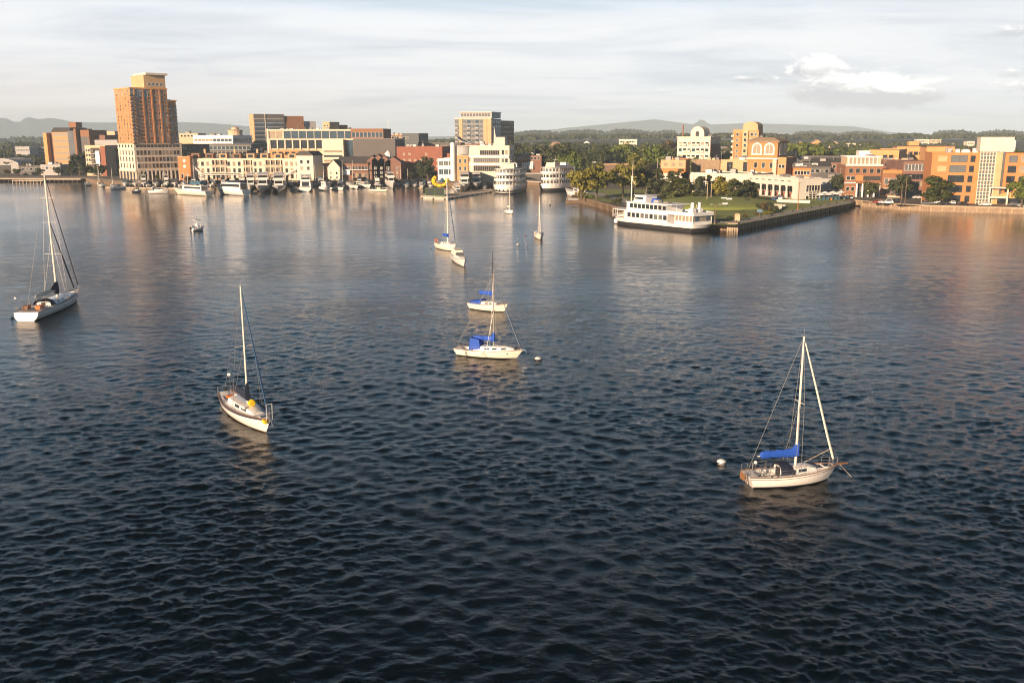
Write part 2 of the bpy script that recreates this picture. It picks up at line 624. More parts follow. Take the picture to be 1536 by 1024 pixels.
LAND = 2.4
shore = [(-9000, 655), PX(-700, 655), PX(126, 648), PX(150, 603), PX(640, 602), PX(655, 580), PX(735, 574), PX(790, 604), PX(850, 575),
         PX(872, 520), PX(869, 446), PX(880, 428), PX(922, 382), PX(1062, 312), PX(1088, 308), PX(1106, 307), PX(1282, 418),
         PX(1292, 413), PX(1348, 393), PX(1391, 385), PX(1536, 371), PX(1750, 352), (600, 330), (9000, 300)]
land_poly = shore + [(9000, 11400), (-9000, 11400)]
b = MB()
b.prism(land_poly, -3, LAND, ASPH)
gmat = bpy.data.materials.new('town_ground')
gmat.use_nodes = True
t = NT(gmat.node_tree)
bs = t.n['Principled BSDF']
bs.inputs['Roughness'].default_value = 0.95
tcn = t.node('ShaderNodeTexCoord')
f1 = t.ramp(t.noise(tcn.outputs['Object'], 0.03, 4, 0.6), 0.42, 0.58)
f2 = t.noise(tcn.outputs['Object'], 0.4, 4, 0.6)
c = t.mix(f1, (0.085, 0.08, 0.075, 1), (0.05, 0.058, 0.03, 1))
c = t.mix(t.m('MULTIPLY', f2, 0.5), c, (0.16, 0.14, 0.12, 1))
t.l.new(c, bs.inputs['Base Color'])
b.mats = [gmat]
g = b.build('ground')
tag(g, kind='structure')


def wallstrip(pts, z0, z1, th, m, b=None, out=0.12):
    """vertical facing along a shoreline polyline (world x, y), standing out a little from the land"""
    b = b or MB()
    P = [Vector((p[0], p[1], 0)) for p in pts]
    off = []
    for i, p in enumerate(P):
        d_ = (P[min(i + 1, len(P) - 1)] - P[max(i - 1, 0)]).normalized()
        nrm = Vector((d_.y, -d_.x, 0))
        off.append((p + nrm * out, p - nrm * th))
    for i in range(len(P) - 1):
        a0, a1 = off[i]
        c0, c1 = off[i + 1]
        i_ = len(b.v)
        b.v += [(a0.x, a0.y, z0), (c0.x, c0.y, z0), (c1.x, c1.y, z0), (a1.x, a1.y, z0), (a0.x, a0.y, z1), (c0.x, c0.y, z1), (c1.x, c1.y, z1), (a1.x, a1.y, z1)]
        k = b.mi(m)
        for f in ((4, 5, 6, 7), (0, 1, 5, 4), (2, 3, 7, 6)):
            b.f.append(tuple(i_ + q for q in f))
            b.m.append(k)
    return b


def along(pts, step, start=0.5):
    P = [Vector((p[0], p[1], 0)) for p in pts]
    out = []
    carry = start
    for a, c in zip(P[:-1], P[1:]):
        L = (c - a).length
        d_ = (c - a) / L
        q = carry
        while q < L:
            out.append((a + d_ * q, d_))
            q += step
        carry = q - L
    return out


# left marina bulkhead
o = thing('quay_wall', 'long low concrete bulkhead behind the marina boats on the left shore', 'quay wall')
seg = shore[1:7]
wallstrip(seg, -2, 1.9, 0.1, TIMBER).build('facing', o)
wallstrip(seg, 1.9, LAND + 0.12, 1.2, TIMBER, out=0.3).build('cap', o)
o = thing('quay_wall', 'low bulkhead behind the two white tour ships', 'quay wall')
seg = shore[6:10]
wallstrip(seg, -2, 1.9, 0.1, TIMBER).build('facing', o)
wallstrip(seg, 1.9, LAND + 0.12, 1.2, CONC, out=0.3).build('cap', o)
# timber bulkhead of the park
o = thing('timber_bulkhead', 'dark timber bulkhead with close set piles along the park shore behind the ferry bow', 'bulkhead')
seg = shore[10:14]
wallstrip(seg, -2, 1.9, 0.1, DARK, out=0.05).build('facing', o)
wallstrip(seg, 1.95, LAND + 0.1, 0.9, TIMBER, out=0.3).build('cap', o)
for p, d_ in along(seg, 1.9):
    b = MB()
    n_ = Vector((d_.y, -d_.x, 0))
    q = p + n_ * 0.45
    b.tube((0, 0, -2), (0, 0, LAND + random.uniform(.1, .5)), 0.2, TIMBER, n=7)
    b.build('pile', o, loc=(q.x, q.y, 0))
# stone park wall
o = thing('stone_quay', 'old brown stone quay wall below the park path, running to the inner corner', 'quay wall')
seg = shore[13:17]
wallstrip(seg, -2, 2.0, 0.1, STONE).build('facing', o)
wallstrip(seg, 2.0, LAND + 0.14, 1.1, STONEL, out=0.25).build('cap', o)
b = MB()
for p, d_ in along(seg, 3.1):
    n_ = Vector((d_.y, -d_.x, 0))
    q = p + n_ * 0.22
    b.tube((q.x, q.y, -2), (q.x, q.y, 1.95), 0.2, TIMBER, n=6)
tag(b.build('fender_pile', o), kind='stuff')
# right concrete quay with recessed bays
o = thing('concrete_quay', 'sunlit concrete quay wall with recessed bays below the orange buildings', 'quay wall')
seg = shore[16:22]
wallstrip(seg, -2, 0.5, 0.1, STONE, out=0.1).build('footing', o)
wallstrip(seg, 0.5, 2.0, 0.1, STONE, out=0.03).build('facing', o)
wallstrip(seg, 2.0, LAND + 0.3, 1.2, QUAYC, out=0.5).build('cap', o)
for i, (p, d_) in enumerate(along(seg, 4.2, 2.0)):
    b = MB()
    w = 0.7
    b.box(-w / 2, w / 2, -0.55, 0.1, 0.3, 2.0, QUAYC)
    ang = math.atan2(d_.y, d_.x)
    b.build('buttress', o, loc=(p.x, p.y, 0), rz=ang)

# ------------------------------------------------------------------ park surface, paths, roads (sheets above the ground)
def sheet(name, poly, z, m):
    b = MB()
    b.face([(p[0], p[1], z) for p in poly], m)
    o = b.build(name)
    tag(o, kind='structure')
    return o


def grassmat(name, c0, c1):
    m = bpy.data.materials.new(name)
    m.use_nodes = True
    t = NT(m.node_tree)
    b = t.n['Principled BSDF']
    b.inputs['Roughness'].default_value = 0.9
    tcn = t.node('ShaderNodeTexCoord')
    f = t.m('ADD', t.m('MULTIPLY', t.noise(tcn.outputs['Object'], 0.12, 5, 0.6), 0.6), t.m('MULTIPLY', t.noise(tcn.outputs['Object'], 1.8, 3, 0.7), 0.4))
    t.l.new(t.mix(t.ramp(f, 0.35, 0.65), c0 + (1,), c1 + (1,)), b.inputs['Base Color'])
    bp = t.node('ShaderNodeBump')
    bp.inputs['Strength'].default_value = 0.7
    bp.inputs['Distance'].default_value = 0.3
    t.l.new(t.noise(tcn.outputs['Object'], 3.0, 3, 0.7), bp.inputs['Height'])
    t.l.new(bp.outputs[0], b.inputs['Normal'])
    return m


GRASS = grassmat('lawn_grass', (0.15, 0.20, 0.042), (0.215, 0.25, 0.065))


def G(px, py, z=LAND):
    p = gp(px, py, z)
    return (p.x, p.y)


sheet('park_lawn', [G(868, 296), G(1000, 318), G(1065, 337), G(1100, 338), G(1278, 305), G(1262, 296), G(1140, 288), G(960, 284), G(880, 283)], LAND + 0.005, GRASS)
# waterside path: a ribbon along the stone wall, and the curving walk through the lawn
def ribbon(name, pts, w, z, m):
    P = [Vector((p[0], p[1], 0)) for p in pts]
    b = MB()
    L, Rr = [], []
    for i, p in enumerate(P):
        d_ = (P[min(i + 1, len(P) - 1)] - P[max(i - 1, 0)]).normalized()
        n_ = Vector((-d_.y, d_.x, 0))
        L.append(p + n_ * w / 2)
        Rr.append(p - n_ * w / 2)
    for i in range(len(P) - 1):
        b.face([(Rr[i].x, Rr[i].y, z), (Rr[i + 1].x, Rr[i + 1].y, z), (L[i + 1].x, L[i + 1].y, z), (L[i].x, L[i].y, z)], m)
    o = b.build(name)
    tag(o, kind='structure')


ribbon('waterside_path', [G(935, 305), G(985, 314), G(1040, 324), G(1068, 333), G(1088, 334.5), G(1108, 333), G(1150, 325), G(1200, 316), G(1272, 302.5)], 6.0, LAND + 0.014, PATHM)
ribbon('park_walk', [G(862, 285), G(880, 288), G(905, 293), G(925, 298), G(950, 305)], 7.0, LAND + 0.010, PATHM)
ribbon('upper_road', [G(800, 259), G(860, 262), G(880, 268), G(900, 270), G(960, 262), G(1040, 259)], 12, LAND + 0.008, PATHM)
ribbon('quay_street', [G(1366, 308), G(1352, 298), G(1340, 285), G(1330, 272)], 11, LAND + 0.010, ASPH)
ribbon('right_promenade', [G(1296, 302), G(1340, 305), G(1390, 308), G(1536, 311), G(1640, 316)], 5.0, LAND + 0.006, PATHM)
ribbon('marina_promenade', [(X(-100, 662), 662), (X(120, 660), 660), (X(170, 608), 608), (X(400, 607), 607), (X(630, 607), 607)], 8, LAND + 0.006, PATHM)

# grassy mound of the park
def mound(name, c, rx, ry, h, rot, m):
    b = MB()
    n, k = 36, 9
    rings = []
    for i in range(k + 1):
        q = i / k
        rr = math.cos(q * math.pi / 2) ** 0.85 if i < k else 0.02
        zz = h * (1 - (1 - q) ** 1.6)
        ring = []
        for j in range(n):
            a = 2 * math.pi * j / n
            wob = 1 + 0.06 * math.sin(3 * a + 1) + 0.04 * math.sin(5 * a)
            xx, yy = rx * rr * wob * math.cos(a), ry * rr * wob * math.sin(a)
            ring.append((xx * math.cos(rot) - yy * math.sin(rot), xx * math.sin(rot) + yy * math.cos(rot), zz))
        rings.append(ring)
    b.loft(rings, m)
    o = b.build(name, smooth=True, loc=(c[0], c[1], LAND - 0.05))
    tag(o, kind='structure')


cm = gp(1088, 312, LAND)
mound('grass_mound', (cm.x + 0, cm.y + 16), 25, 27, 3.4, R(-10), GRASS)

# ------------------------------------------------------------------ hillside behind the town
def hill_z(x, y):
    def ss(a, b_, v):
        q = min(max((v - a) / (b_ - a), 0), 1)
        return q * q * (3 - 2 * q)
    w = 0.25 + 0.75 * ss(-120, 60, x / (y / 900.0))
    return 1.8 + 20 * w * ss(640, 1750, y) + 1.6 * math.sin(x * .013) * math.sin(y * .009) * ss(700, 900, y)


def make_hillside():
    xs = np.concatenate([np.linspace(-6500, -2300, 8), np.linspace(-2200, 2200, 90), np.linspace(2300, 6500, 8)])
    ys = np.concatenate([np.linspace(640, 1800, 50), np.linspace(1900, 11200, 16)])
    v = [(x, y, hill_z(x, y)) for y in ys for x in xs]
    n = len(xs)
    f = [(j * n + i, j * n + i + 1, (j + 1) * n + i + 1, (j + 1) * n + i) for j in range(len(ys) - 1) for i in range(n - 1)]
    b = MB()
    b.v, b.f = v, f
    b.mats = [grassmat('hill_ground', (0.03, 0.035, 0.018), (0.07, 0.065, 0.04))]
    b.m = [0] * len(f)
    o = b.build('hillside', smooth=False)
    o.data.polygons.foreach_set('use_smooth', [True] * len(f))
    tag(o, kind='structure')


make_hillside()


def ridge(pts, Y, m, depth=700, rough=2.5):
    """far wooded ridge: a rounded range whose skyline follows the given profile"""
    pxs = [p[0] for p in pts]
    tops = [Zt(p[1], Y) for p in pts]
    n = 260
    xs = np.linspace(pxs[0], pxs[-1], n)
    hs = np.interp(xs, pxs, tops)
    jit = np.zeros(n)
    for k in range(1, 26):
        jit += np.sin(xs * 0.021 * k * (1 + .13 * k ** .5) + rng.uniform(0, 6.28)) / k ** 0.75
    hs = np.maximum(hs + jit * rough * 0.35, 3)
    b = MB()
    prof = [(-1, 0.0), (-0.6, 0.45), (-0.3, 0.8), (0, 1.0), (0.5, 0.8), (1, 0.0)]
    k = len(prof)
    for i in range(n):
        wx = X(xs[i], Y, 30)
        for q, hh in prof:
            yy = Y + q * depth / 2
            b.v.append((wx * yy / Y, yy, hs[i] * hh + (0 if hh in (0, 1) else random.uniform(-1, 1) * rough)))
    for i in range(n - 1):
        for j in range(k - 1):
            b.f.append((i * k + j, (i + 1) * k + j, (i + 1) * k + j + 1, i * k + j + 1))
            b.m.append(0)
    b.mats = [m]
    o = b.build('hills')
    o.data.polygons.foreach_set('use_smooth', [True] * len(b.f))
    tag(o, kind='structure')


HILL = mat('wooded_hill', (0.035, 0.045, 0.03), 0.95, 0.4, 0.02)
ridge([(-500, 190), (-120, 184), (0, 177), (14, 178), (22, 183), (34, 183), (38, 178), (48, 176), (60, 179), (80, 177), (96, 180), (110, 183), (150, 184), (220, 183), (300, 184), (330, 186), (380, 190), (450, 199), (520, 210)], 8700, HILL)
ridge([(560, 206), (700, 204), (780, 200), (840, 193), (890, 188), (940, 183), (980, 179), (1010, 183), (1040, 187), (1051, 178), (1064, 187), (1120, 185), (1200, 187), (1280, 190), (1340, 199), (1400, 203), (1600, 204), (2000, 206)], 9300, HILL, rough=2.0)

# ------------------------------------------------------------------ trees
def crown_mesh(kind, seed):
    rg = np.random.default_rng(seed)
    V, F = [], []
    if kind == 'round':
        cl = []
        for i in range(17):
            a = rg.uniform(0, 6.28)
            zz = rg.uniform(0.36, 0.88)
            rad = 0.36 * math.sin(math.pi * min(max((zz - 0.18) / 0.86, 0.05), 1)) ** 0.6
            q = rg.uniform(0.35, 1.0)
            cl.append((rad * q * math.cos(a), rad * q * math.sin(a), zz, rg.uniform(.10, .19)))
        per, sz = 85, 0.062
    elif kind == 'spread':
        cl = []
        for i in range(18):
            a = rg.uniform(0, 6.28)
            zz = rg.uniform(0.45, 0.9)
            rad = 0.5 * math.sqrt(max(0.1, 1 - ((zz - .6) / .38) ** 2))
            q = rg.uniform(0.3, 1.0)
            cl.append((rad * q * math.cos(a), rad * q * math.sin(a), zz, rg.uniform(.10, .2)))
        per, sz = 80, 0.066
    elif kind == 'conifer':
        cl = []
        for i in range(26):
            zz = rg.uniform(0.08, 0.95)
            rad = 0.27 * (1 - zz) ** 0.8 + 0.02
            a = rg.uniform(0, 6.28)
            cl.append((rad * .8 * math.cos(a), rad * .8 * math.sin(a), zz, 0.05 + 0.09 * (1 - zz)))
        per, sz = 55, 0.045
    elif kind == 'column':
        cl = []
        for i in range(22):
            zz = rg.uniform(0.12, 0.93)
            rad = 0.2 * math.sin(math.pi * min(zz + .06, 1)) ** .5
            a = rg.uniform(0, 6.28)
            cl.append((rad * .7 * math.cos(a), rad * .7 * math.sin(a), zz, rg.uniform(.08, .13)))
        per, sz = 65, 0.055
    else:                                           # shrub
        cl = []
        for i in range(13):
            a = rg.uniform(0, 6.28)
            q = rg.uniform(0, .75)
            cl.append((q * math.cos(a), q * math.sin(a), rg.uniform(.2, .75), rg.uniform(.2, .36)))
        per, sz = 75, 0.12
    for (cx, cy, cz, cr) in cl:
        for _ in range(per):
            dv = rg.normal(0, 1, 3)
            dv /= np.linalg.norm(dv)
            p = np.array((cx, cy, cz)) + dv * cr * rg.uniform(0.45, 1.08) * np.array((1.15, 1.15, 0.85))
            u = rg.normal(0, 1, 3) + dv * 0.0
            u -= dv * np.dot(u, dv) * 0.6
            u /= np.linalg.norm(u)
            w = np.cross(u, dv + rg.normal(0, .5, 3))
            w /= max(np.linalg.norm(w), 1e-5)
            s1, s2 = sz * rg.uniform(.5, 1.1), sz * rg.uniform(.35, .75)
            i = len(V)
            V += [tuple(p - u * s1), tuple(p + w * s2), tuple(p + u * s1), tuple(p - w * s2)]
            F.append((i, i + 1, i + 2, i + 3))
    me = bpy.data.meshes.new('crown')
    me.from_pydata(V, [], F)
    me.update()
    return me, cl


def trunk_mesh(kind, cl, seed):
    rg = random.Random(seed)
    b = MB()
    top = {'round': .62, 'spread': .6, 'conifer': .9, 'column': .7, 'shrub': .3}[kind]
    r = {'round': .028, 'spread': .032, 'conifer': .02, 'column': .024, 'shrub': .05}[kind]
    pts = [(0, 0, -.03), (0.006, 0.004, top * .3), (-.008, .006, top * .6), (0.004, -.004, top)]
    for i in range(3):
        b.tube(pts[i], pts[i + 1], r * (1.25 - .3 * i), BARK, r * (1.25 - .3 * (i + 1)), n=6)
    if kind != 'conifer':
        for c in cl[:9]:
            z0 = rg.uniform(.25, .55) * (top / .6)
            b.tube((0, 0, z0), (c[0] * .8, c[1] * .8, c[2]), r * .5, BARK, r * .12, n=5)
    return b


TREE = {}
for kd, n in (('round', 3), ('spread', 3), ('conifer', 2), ('column', 2), ('shrub', 3)):
    for i in range(n):
        me, cl = crown_mesh(kd, 100 + i * 7 + len(kd))
        tb = trunk_mesh(kd, cl, i)
        tm = tb.build('trunk')
        TREE[kd, i] = ({}, me, tm.data)
        bpy.data.objects.remove(tm)
NT_ = {'round': 3, 'spread': 3, 'conifer': 2, 'column': 2, 'shrub': 3}
_tc = [0]


def tree(kind, label, x, y, z, h, leaf, group=None, wide=1.0, name=None):
    _tc[0] += 1
    cache, me, tm = TREE[kind, _tc[0] % NT_[kind]]
    if leaf not in cache:
        m2 = me.copy()
        m2.materials.append(LEAF[leaf])
        cache[leaf] = m2
    nm = name or {'round': 'leafy_tree', 'spread': 'leafy_tree', 'conifer': 'conifer_tree', 'column': 'columnar_tree', 'shrub': 'shrub'}[kind]
    root = thing(nm, label, 'shrub' if kind == 'shrub' else 'tree', (x, y, z), random.uniform(0, 6.28), group)
    for n_, mm in (('crown', cache[leaf]), ('trunk', tm)):
        o = bpy.data.objects.new(n_, mm)
        COL.objects.link(o)
        o.parent = root
        o.scale = (h * wide, h * wide, h)
    return root


def tpx(kind, label, px, Y, ytop, leaf, z=LAND, group=None, wide=1.0, hmin=1.5):
    h = max(Zt(ytop, Y) - z, hmin)
    return tree(kind, label, X(px, Y, z), Y, z, h, leaf, group, wide)


# far woods: belts of trees that read as one mass
def woods(name, px0, px1, Y, depth, hmean, n, leaf, zfun, sz=2.6, bulge=0.5):
    rg = np.random.default_rng(int(px0 + Y))
    V, F = [], []
    for i in range(n):
        px = rg.uniform(px0, px1)
        yy = Y + rg.uniform(0, depth)
        x0 = X(px, yy, 10)
        h = hmean * (0.65 + 0.5 * abs(math.sin(px * .045)) ** .7 * bulge + rg.uniform(0, .35))
        z0 = zfun(x0, yy)
        rad = h * rg.uniform(.3, .5)
        for _ in range(46):
            dv = rg.normal(0, 1, 3)
            dv /= np.linalg.norm(dv)
            dv[2] = dv[2] if dv[2] > -.3 else -dv[2]
            p = np.array((x0, yy, z0 + h * .55)) + dv * np.array((rad, rad, h * .45)) * rg.uniform(.65, 1)
            u = rg.normal(0, 1, 3)
            u /= np.linalg.norm(u)
            w = np.cross(u, dv)
            w /= max(np.linalg.norm(w), 1e-4)
            k = len(V)
            V += [tuple(p - u * sz), tuple(p + w * sz * .7), tuple(p + u * sz), tuple(p - w * sz * .7)]
            F.append((k, k + 1, k + 2, k + 3))
    me = bpy.data.meshes.new(name)
    me.from_pydata(V, [], F)
    me.materials.append(LEAF[leaf])
    o = bpy.data.objects.new(name, me)
    COL.objects.link(o)
    tag(o, kind='stuff')
    return o


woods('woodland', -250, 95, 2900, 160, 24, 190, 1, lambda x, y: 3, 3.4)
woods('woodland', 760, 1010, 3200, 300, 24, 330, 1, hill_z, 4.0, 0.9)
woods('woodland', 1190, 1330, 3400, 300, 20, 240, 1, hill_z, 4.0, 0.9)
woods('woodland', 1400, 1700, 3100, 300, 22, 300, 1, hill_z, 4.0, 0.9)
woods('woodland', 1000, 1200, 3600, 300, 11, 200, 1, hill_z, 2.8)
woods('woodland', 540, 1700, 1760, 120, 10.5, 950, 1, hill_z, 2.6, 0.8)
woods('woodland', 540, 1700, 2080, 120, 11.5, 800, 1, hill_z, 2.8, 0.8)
woods('woodland', -150, 600, 1500, 300, 11, 420, 1, hill_z, 2.6, 0.7)
woods('woodland', -100, 300, 1150, 200, 8, 170, 4, hill_z, 2.0)
woods('woodland', 690, 1030, 1000, 260, 11, 330, 4, hill_z, 1.7)
woods('woodland', 1000, 1480, 960, 300, 10, 330, 4, hill_z, 1.7)
woods('woodland', 1180, 1480, 2300, 200, 11, 280, 1, hill_z, 2.4)
woods('woodland', 1320, 1410, 3300, 300, 12, 130, 1, hill_z, 2.8)
woods('woodland', -60, 320, 960, 240, 8, 150, 1, lambda x, y: 2.5, 1.7)
woods('woodland', 560, 700, 2800, 200, 9, 140, 1, hill_z, 2.6)


# ------------------------------------------------------------------ buildings
WINC = {}


def win_mesh(w, h, fr, gl, mull):
    key = (round(w, 2), round(h, 2), fr.name, gl.name, mull)
    if key not in WINC:
        b = MB()
        f = 0.10
        # frame ring proud of the wall, glass set back inside it
        b.box(-w / 2 - f, w / 2 + f, -.10, .02, -h / 2 - f, -h / 2, fr)
        b.box(-w / 2 - f, w / 2 + f, -.10, .02, h / 2, h / 2 + f, fr)
        b.box(-w / 2 - f, -w / 2, -.10, .02, -h / 2, h / 2, fr)
        b.box(w / 2, w / 2 + f, -.10, .02, -h / 2, h / 2, fr)
        for k in range(1, mull):
            xx = -w / 2 + w * k / mull
            b.box(xx - .05, xx + .05, -.085, .02, -h / 2, h / 2, fr)
        b.face([(-w / 2, -.03, -h / 2), (w / 2, -.03, -h / 2), (w / 2, -.03, h / 2), (-w / 2, -.03, h / 2)], gl)
        o = b.build('window')
        WINC[key] = o.data
        bpy.data.objects.remove(o)
    return WINC[key]


class Bld:
    """Building on a corner: front face from pixel column pl to pc, right face from pc to pr; phi turns the front to the left."""

    def __init__(s, name, label, pl, pc, pr, Y, top, phi, wall, depth=None, width=None, base=LAND, roof=None, par=0.6, cat='building', group=None, h=None):
        ph = R(phi)
        if Y >= 860:
            base = min(base, hill_z(X(pc, Y, 8), Y) - .6)
        K = (CAM_H - base) * SN
        uc, ul, ur = (pc - 768) / FPX, (pl - 768) / FPX, (pr - 768) / FPX
        cx = uc * (Y * CS + K)
        s.a = width if width else (cx - ul * (Y * CS + K)) / (math.cos(ph) + ul * CS * math.sin(ph))
        s.b = depth if depth else (ur * (Y * CS + K) - cx) / (math.sin(ph) - ur * CS * math.cos(ph))
        s.a, s.b = abs(s.a), min(abs(s.b), 120)
        s.h = h if h else Zt(top, Y) - base
        s.Y, s.base = Y, base
        s.root = thing(name, label, cat, (cx, Y, base), -ph, group)
        s.wall = wall
        s.wins = []
        if roof is not False:
            s.body('wall', -s.a, 0, 0, s.b, 0, s.h, wall, roof or ROOFG, par)

    def body(s, name, x0, x1, y0, y1, z0, z1, wall, roof=None, par=0.6):
        b = MB()
        b.box(x0, x1, y0, y1, z0 - (0.4 if z0 == 0 else 0), z1 - par, wall)
        if par:
            w = 0.35
            b.box(x0, x1, y0, y0 + w, z1 - par, z1, wall)
            b.box(x0, x1, y1 - w, y1, z1 - par, z1, wall)
            b.box(x0, x0 + w, y0 + w, y1 - w, z1 - par, z1, wall)
            b.box(x1 - w, x1, y0 + w, y1 - w, z1 - par, z1, wall)
        o = b.build(name, s.root)
        if roof:
            b = MB()
            w = 0.36 if par else -0.15
            b.box(x0 + w, x1 - w, y0 + w, y1 - w, z1 - par + 0.003, z1 - par + 0.12, roof)
            b.build('roof', s.root)
        return o

    def box(s, name, x0, x1, y0, y1, z0, z1, m):
        b = MB()
        b.box(x0, x1, y0, y1, z0, z1, m)
        return b.build(name, s.root)

    def band(s, z, th, out, m, name='cornice', ext=None):
        x0, x1, y0, y1 = ext or (-s.a, 0, 0, s.b)
        b = MB()
        b.box(x0 - out, x1 + out, y0 - out, y0 - .003, z, z + th, m)
        b.box(x0 - out, x1 + out, y1 + .003, y1 + out, z, z + th, m)
        b.box(x0 - out, x0 - .003, y0, y1, z, z + th, m)
        b.box(x1 + .003, x1 + out, y0, y1, z, z + th, m)
        return b.build(name, s.root)

    def at(s, face, u, off=0.0):
        if face == 'F':
            return (-s.a + u * s.a, -off), 0.0
        if face == 'R':
            return (off, u * s.b), math.pi / 2
        return (-s.a - off, s.b * (1 - u)), -math.pi / 2

    def row(s, face, u0, u1, n, z, w, h, fr=FRW, gl=None, mull=1, skip=0.0, off=0.0):
        L = s.b if face != 'F' else s.a
        for i in range(n):
            if skip and random.random() < skip:
                continue
            u = u0 + (u1 - u0) * (i + .5) / n
            (x, y), rz = s.at(face, u, off)
            ww = min(w, L * (u1 - u0) / n * .86)
            g = gl or random.choices((GLASS, GLASSB, GLASSW, GLASSG), (5, 2, 1.2, 1.2))[0]
            s.wins.append((win_mesh(ww, h, fr, g, mull), (x, y, z), rz))

    def grid(s, face, u0, u1, n, z0, z1, m, w, h, **kw):
        for k in range(m):
            s.row(face, u0, u1, n, z0 + (z1 - z0) * (k + .5) / m, w, h, **kw)

    def strip(s, name, face, u0, u1, z0, z1, out, m):
        (x0, y0), _ = s.at(face, u0)
        (x1, y1), _ = s.at(face, u1)
        b = MB()
        if face == 'F':
            b.box(min(x0, x1), max(x0, x1), -out, -.004, z0, z1, m)
        elif face == 'R':
            b.box(.004, out, min(y0, y1), max(y0, y1), z0, z1, m)
        else:
            b.box(-s.a - out, -s.a - .004, min(y0, y1), max(y0, y1), z0, z1, m)
        return b.build(name, s.root)

    def balcony(s, face, u, z, w, d=1.4, m=None, rail=None):
        (x, y), rz = s.at(face, u)
        b = MB()
        m, rail = m or CONCL, rail or FRD
        b.box(-w / 2, w / 2, -d, -.004, -0.15, 0.05, m)
        b.box(-w / 2, w / 2, -d, -d + .06, 0.05, 1.05, rail)
        b.box(-w / 2, -w / 2 + .06, -d + .06, -.004, 0.05, 1.05, rail)
        b.box(w / 2 - .06, w / 2, -d + .06, -.004, 0.05, 1.05, rail)
        return b.build('balcony', s.root, loc=(x, y, z), rz=rz)

    def done(s):
        keep, rest = s.wins[:100], s.wins[100:]
        for me, loc, rz in keep:
            o = bpy.data.objects.new('window', me)
            COL.objects.link(o)
            o.parent = s.root
            o.location = loc
            o.rotation_euler.z = rz
        if rest:
            b = MB()
            for me, loc, rz in rest:
                c, sn = math.cos(rz), math.sin(rz)
                i = len(b.v)
                for v in me.vertices:
                    b.v.append((loc[0] + v.co.x * c - v.co.y * sn, loc[1] + v.co.x * sn + v.co.y * c, loc[2] + v.co.z))
                ms = [b.mi(q) for q in me.materials]
                for p in me.polygons:
                    b.f.append(tuple(i + k for k in p.vertices))
                    b.m.append(ms[p.material_index])
            tag(b.build('window', s.root), kind='stuff')
        return s.root


def clutter(s, n, x0, x1, y0, y1, z, seed=1, mats=(ROOFG, ROOFW, GREYL, CREAM)):
    rg = random.Random(seed)
    for _ in range(n):
        w, d_, h = rg.uniform(1.2, 3.4), rg.uniform(1.2, 3), rg.uniform(.8, 2.2)
        x, y = rg.uniform(x0, x1 - w), rg.uniform(y0, max(y0 + .1, y1 - d_))
        b = MB()
        m = rg.choice(mats)
        b.box(x, x + w, y, y + d_, z, z + h, m)
        b.box(x + .15, x + w - .15, y + .15, y + d_ - .15, z + h + .002, z + h + .2, ROOFD)
        b.build('rooftop_unit', s.root)
    for _ in range(1 + n // 4):
        x, y, h = rg.uniform(x0, x1), rg.uniform(y0, y1), rg.uniform(2.5, 5.5)
        b = MB()
        b.tube((x, y, z), (x, y, z + h), .09, GREYL, .05, n=5)
        b.tube((x - .7, y, z + h * .85), (x + .7, y, z + h * .85), .05, GREYL, n=4)
        b.build('antenna', s.root)


def gable(name, label, px, Y, w, d_, h, rh, rot, wall, roof, base=LAND, nw=2, fl=2, group=None, chim=False):
    if Y > 700:
        base = hill_z(X(px, Y, 8), Y) - .2
    root = thing(name, label, 'house', (X(px, Y, base), Y, base), R(rot), group)
    b = MB()
    b.xprism([(0, -.6), (w, -.6), (w, h), (w / 2, h + rh), (0, h)], 0, d_, wall, axis='y')
    for i in range(len(b.v)):
        b.v[i] = (b.v[i][0] - w / 2, b.v[i][1], b.v[i][2])
    b.build('wall', root)
    b = MB()
    t_ = .22
    for sgn in (-1, 1):
        x0, x1 = sgn * (w / 2 + .35), 0
        z0, z1 = h - .35 * rh / (w / 2), h + rh
        b.xprism([(x0, z0 + .01), (x1, z1 + .01), (x1, z1 + t_), (x0, z0 + t_)] if sgn < 0 else [(x1, z1 + .01), (x0, z0 + .01), (x0, z0 + t_), (x1, z1 + t_)], -.4, d_ + .4, roof, axis='y')
    ro = b.build('roof', root)
    if chim:
        b = MB()
        b.box(w * .18, w * .18 + .8, d_ * .4, d_ * .4 + .8, h + rh * .3, h + rh + 1.0, BR_RED)
        b.build('chimney', ro)
    for k in range(fl):
        for i in range(nw):
            o = bpy.data.objects.new('window', win_mesh(min(1.1, w / nw * .5), 1.5, FRW, random.choice((GLASS, GLASSG, GLASSW)), 1))
            COL.objects.link(o)
            o.parent = root
            o.location = (-w / 2 + w * (i + .5) / nw, 0, 1.7 + k * 2.9)
    return root


def mast_pole(name, label, cat, x, y, z, h, r, m, extra=None):
    root = thing(name, label, cat, (x, y, z))
    b = MB()
    b.tube((0, 0, -.2), (0, 0, h), r, m, r * .6, n=8)
    b.build('pole', root)
    return root


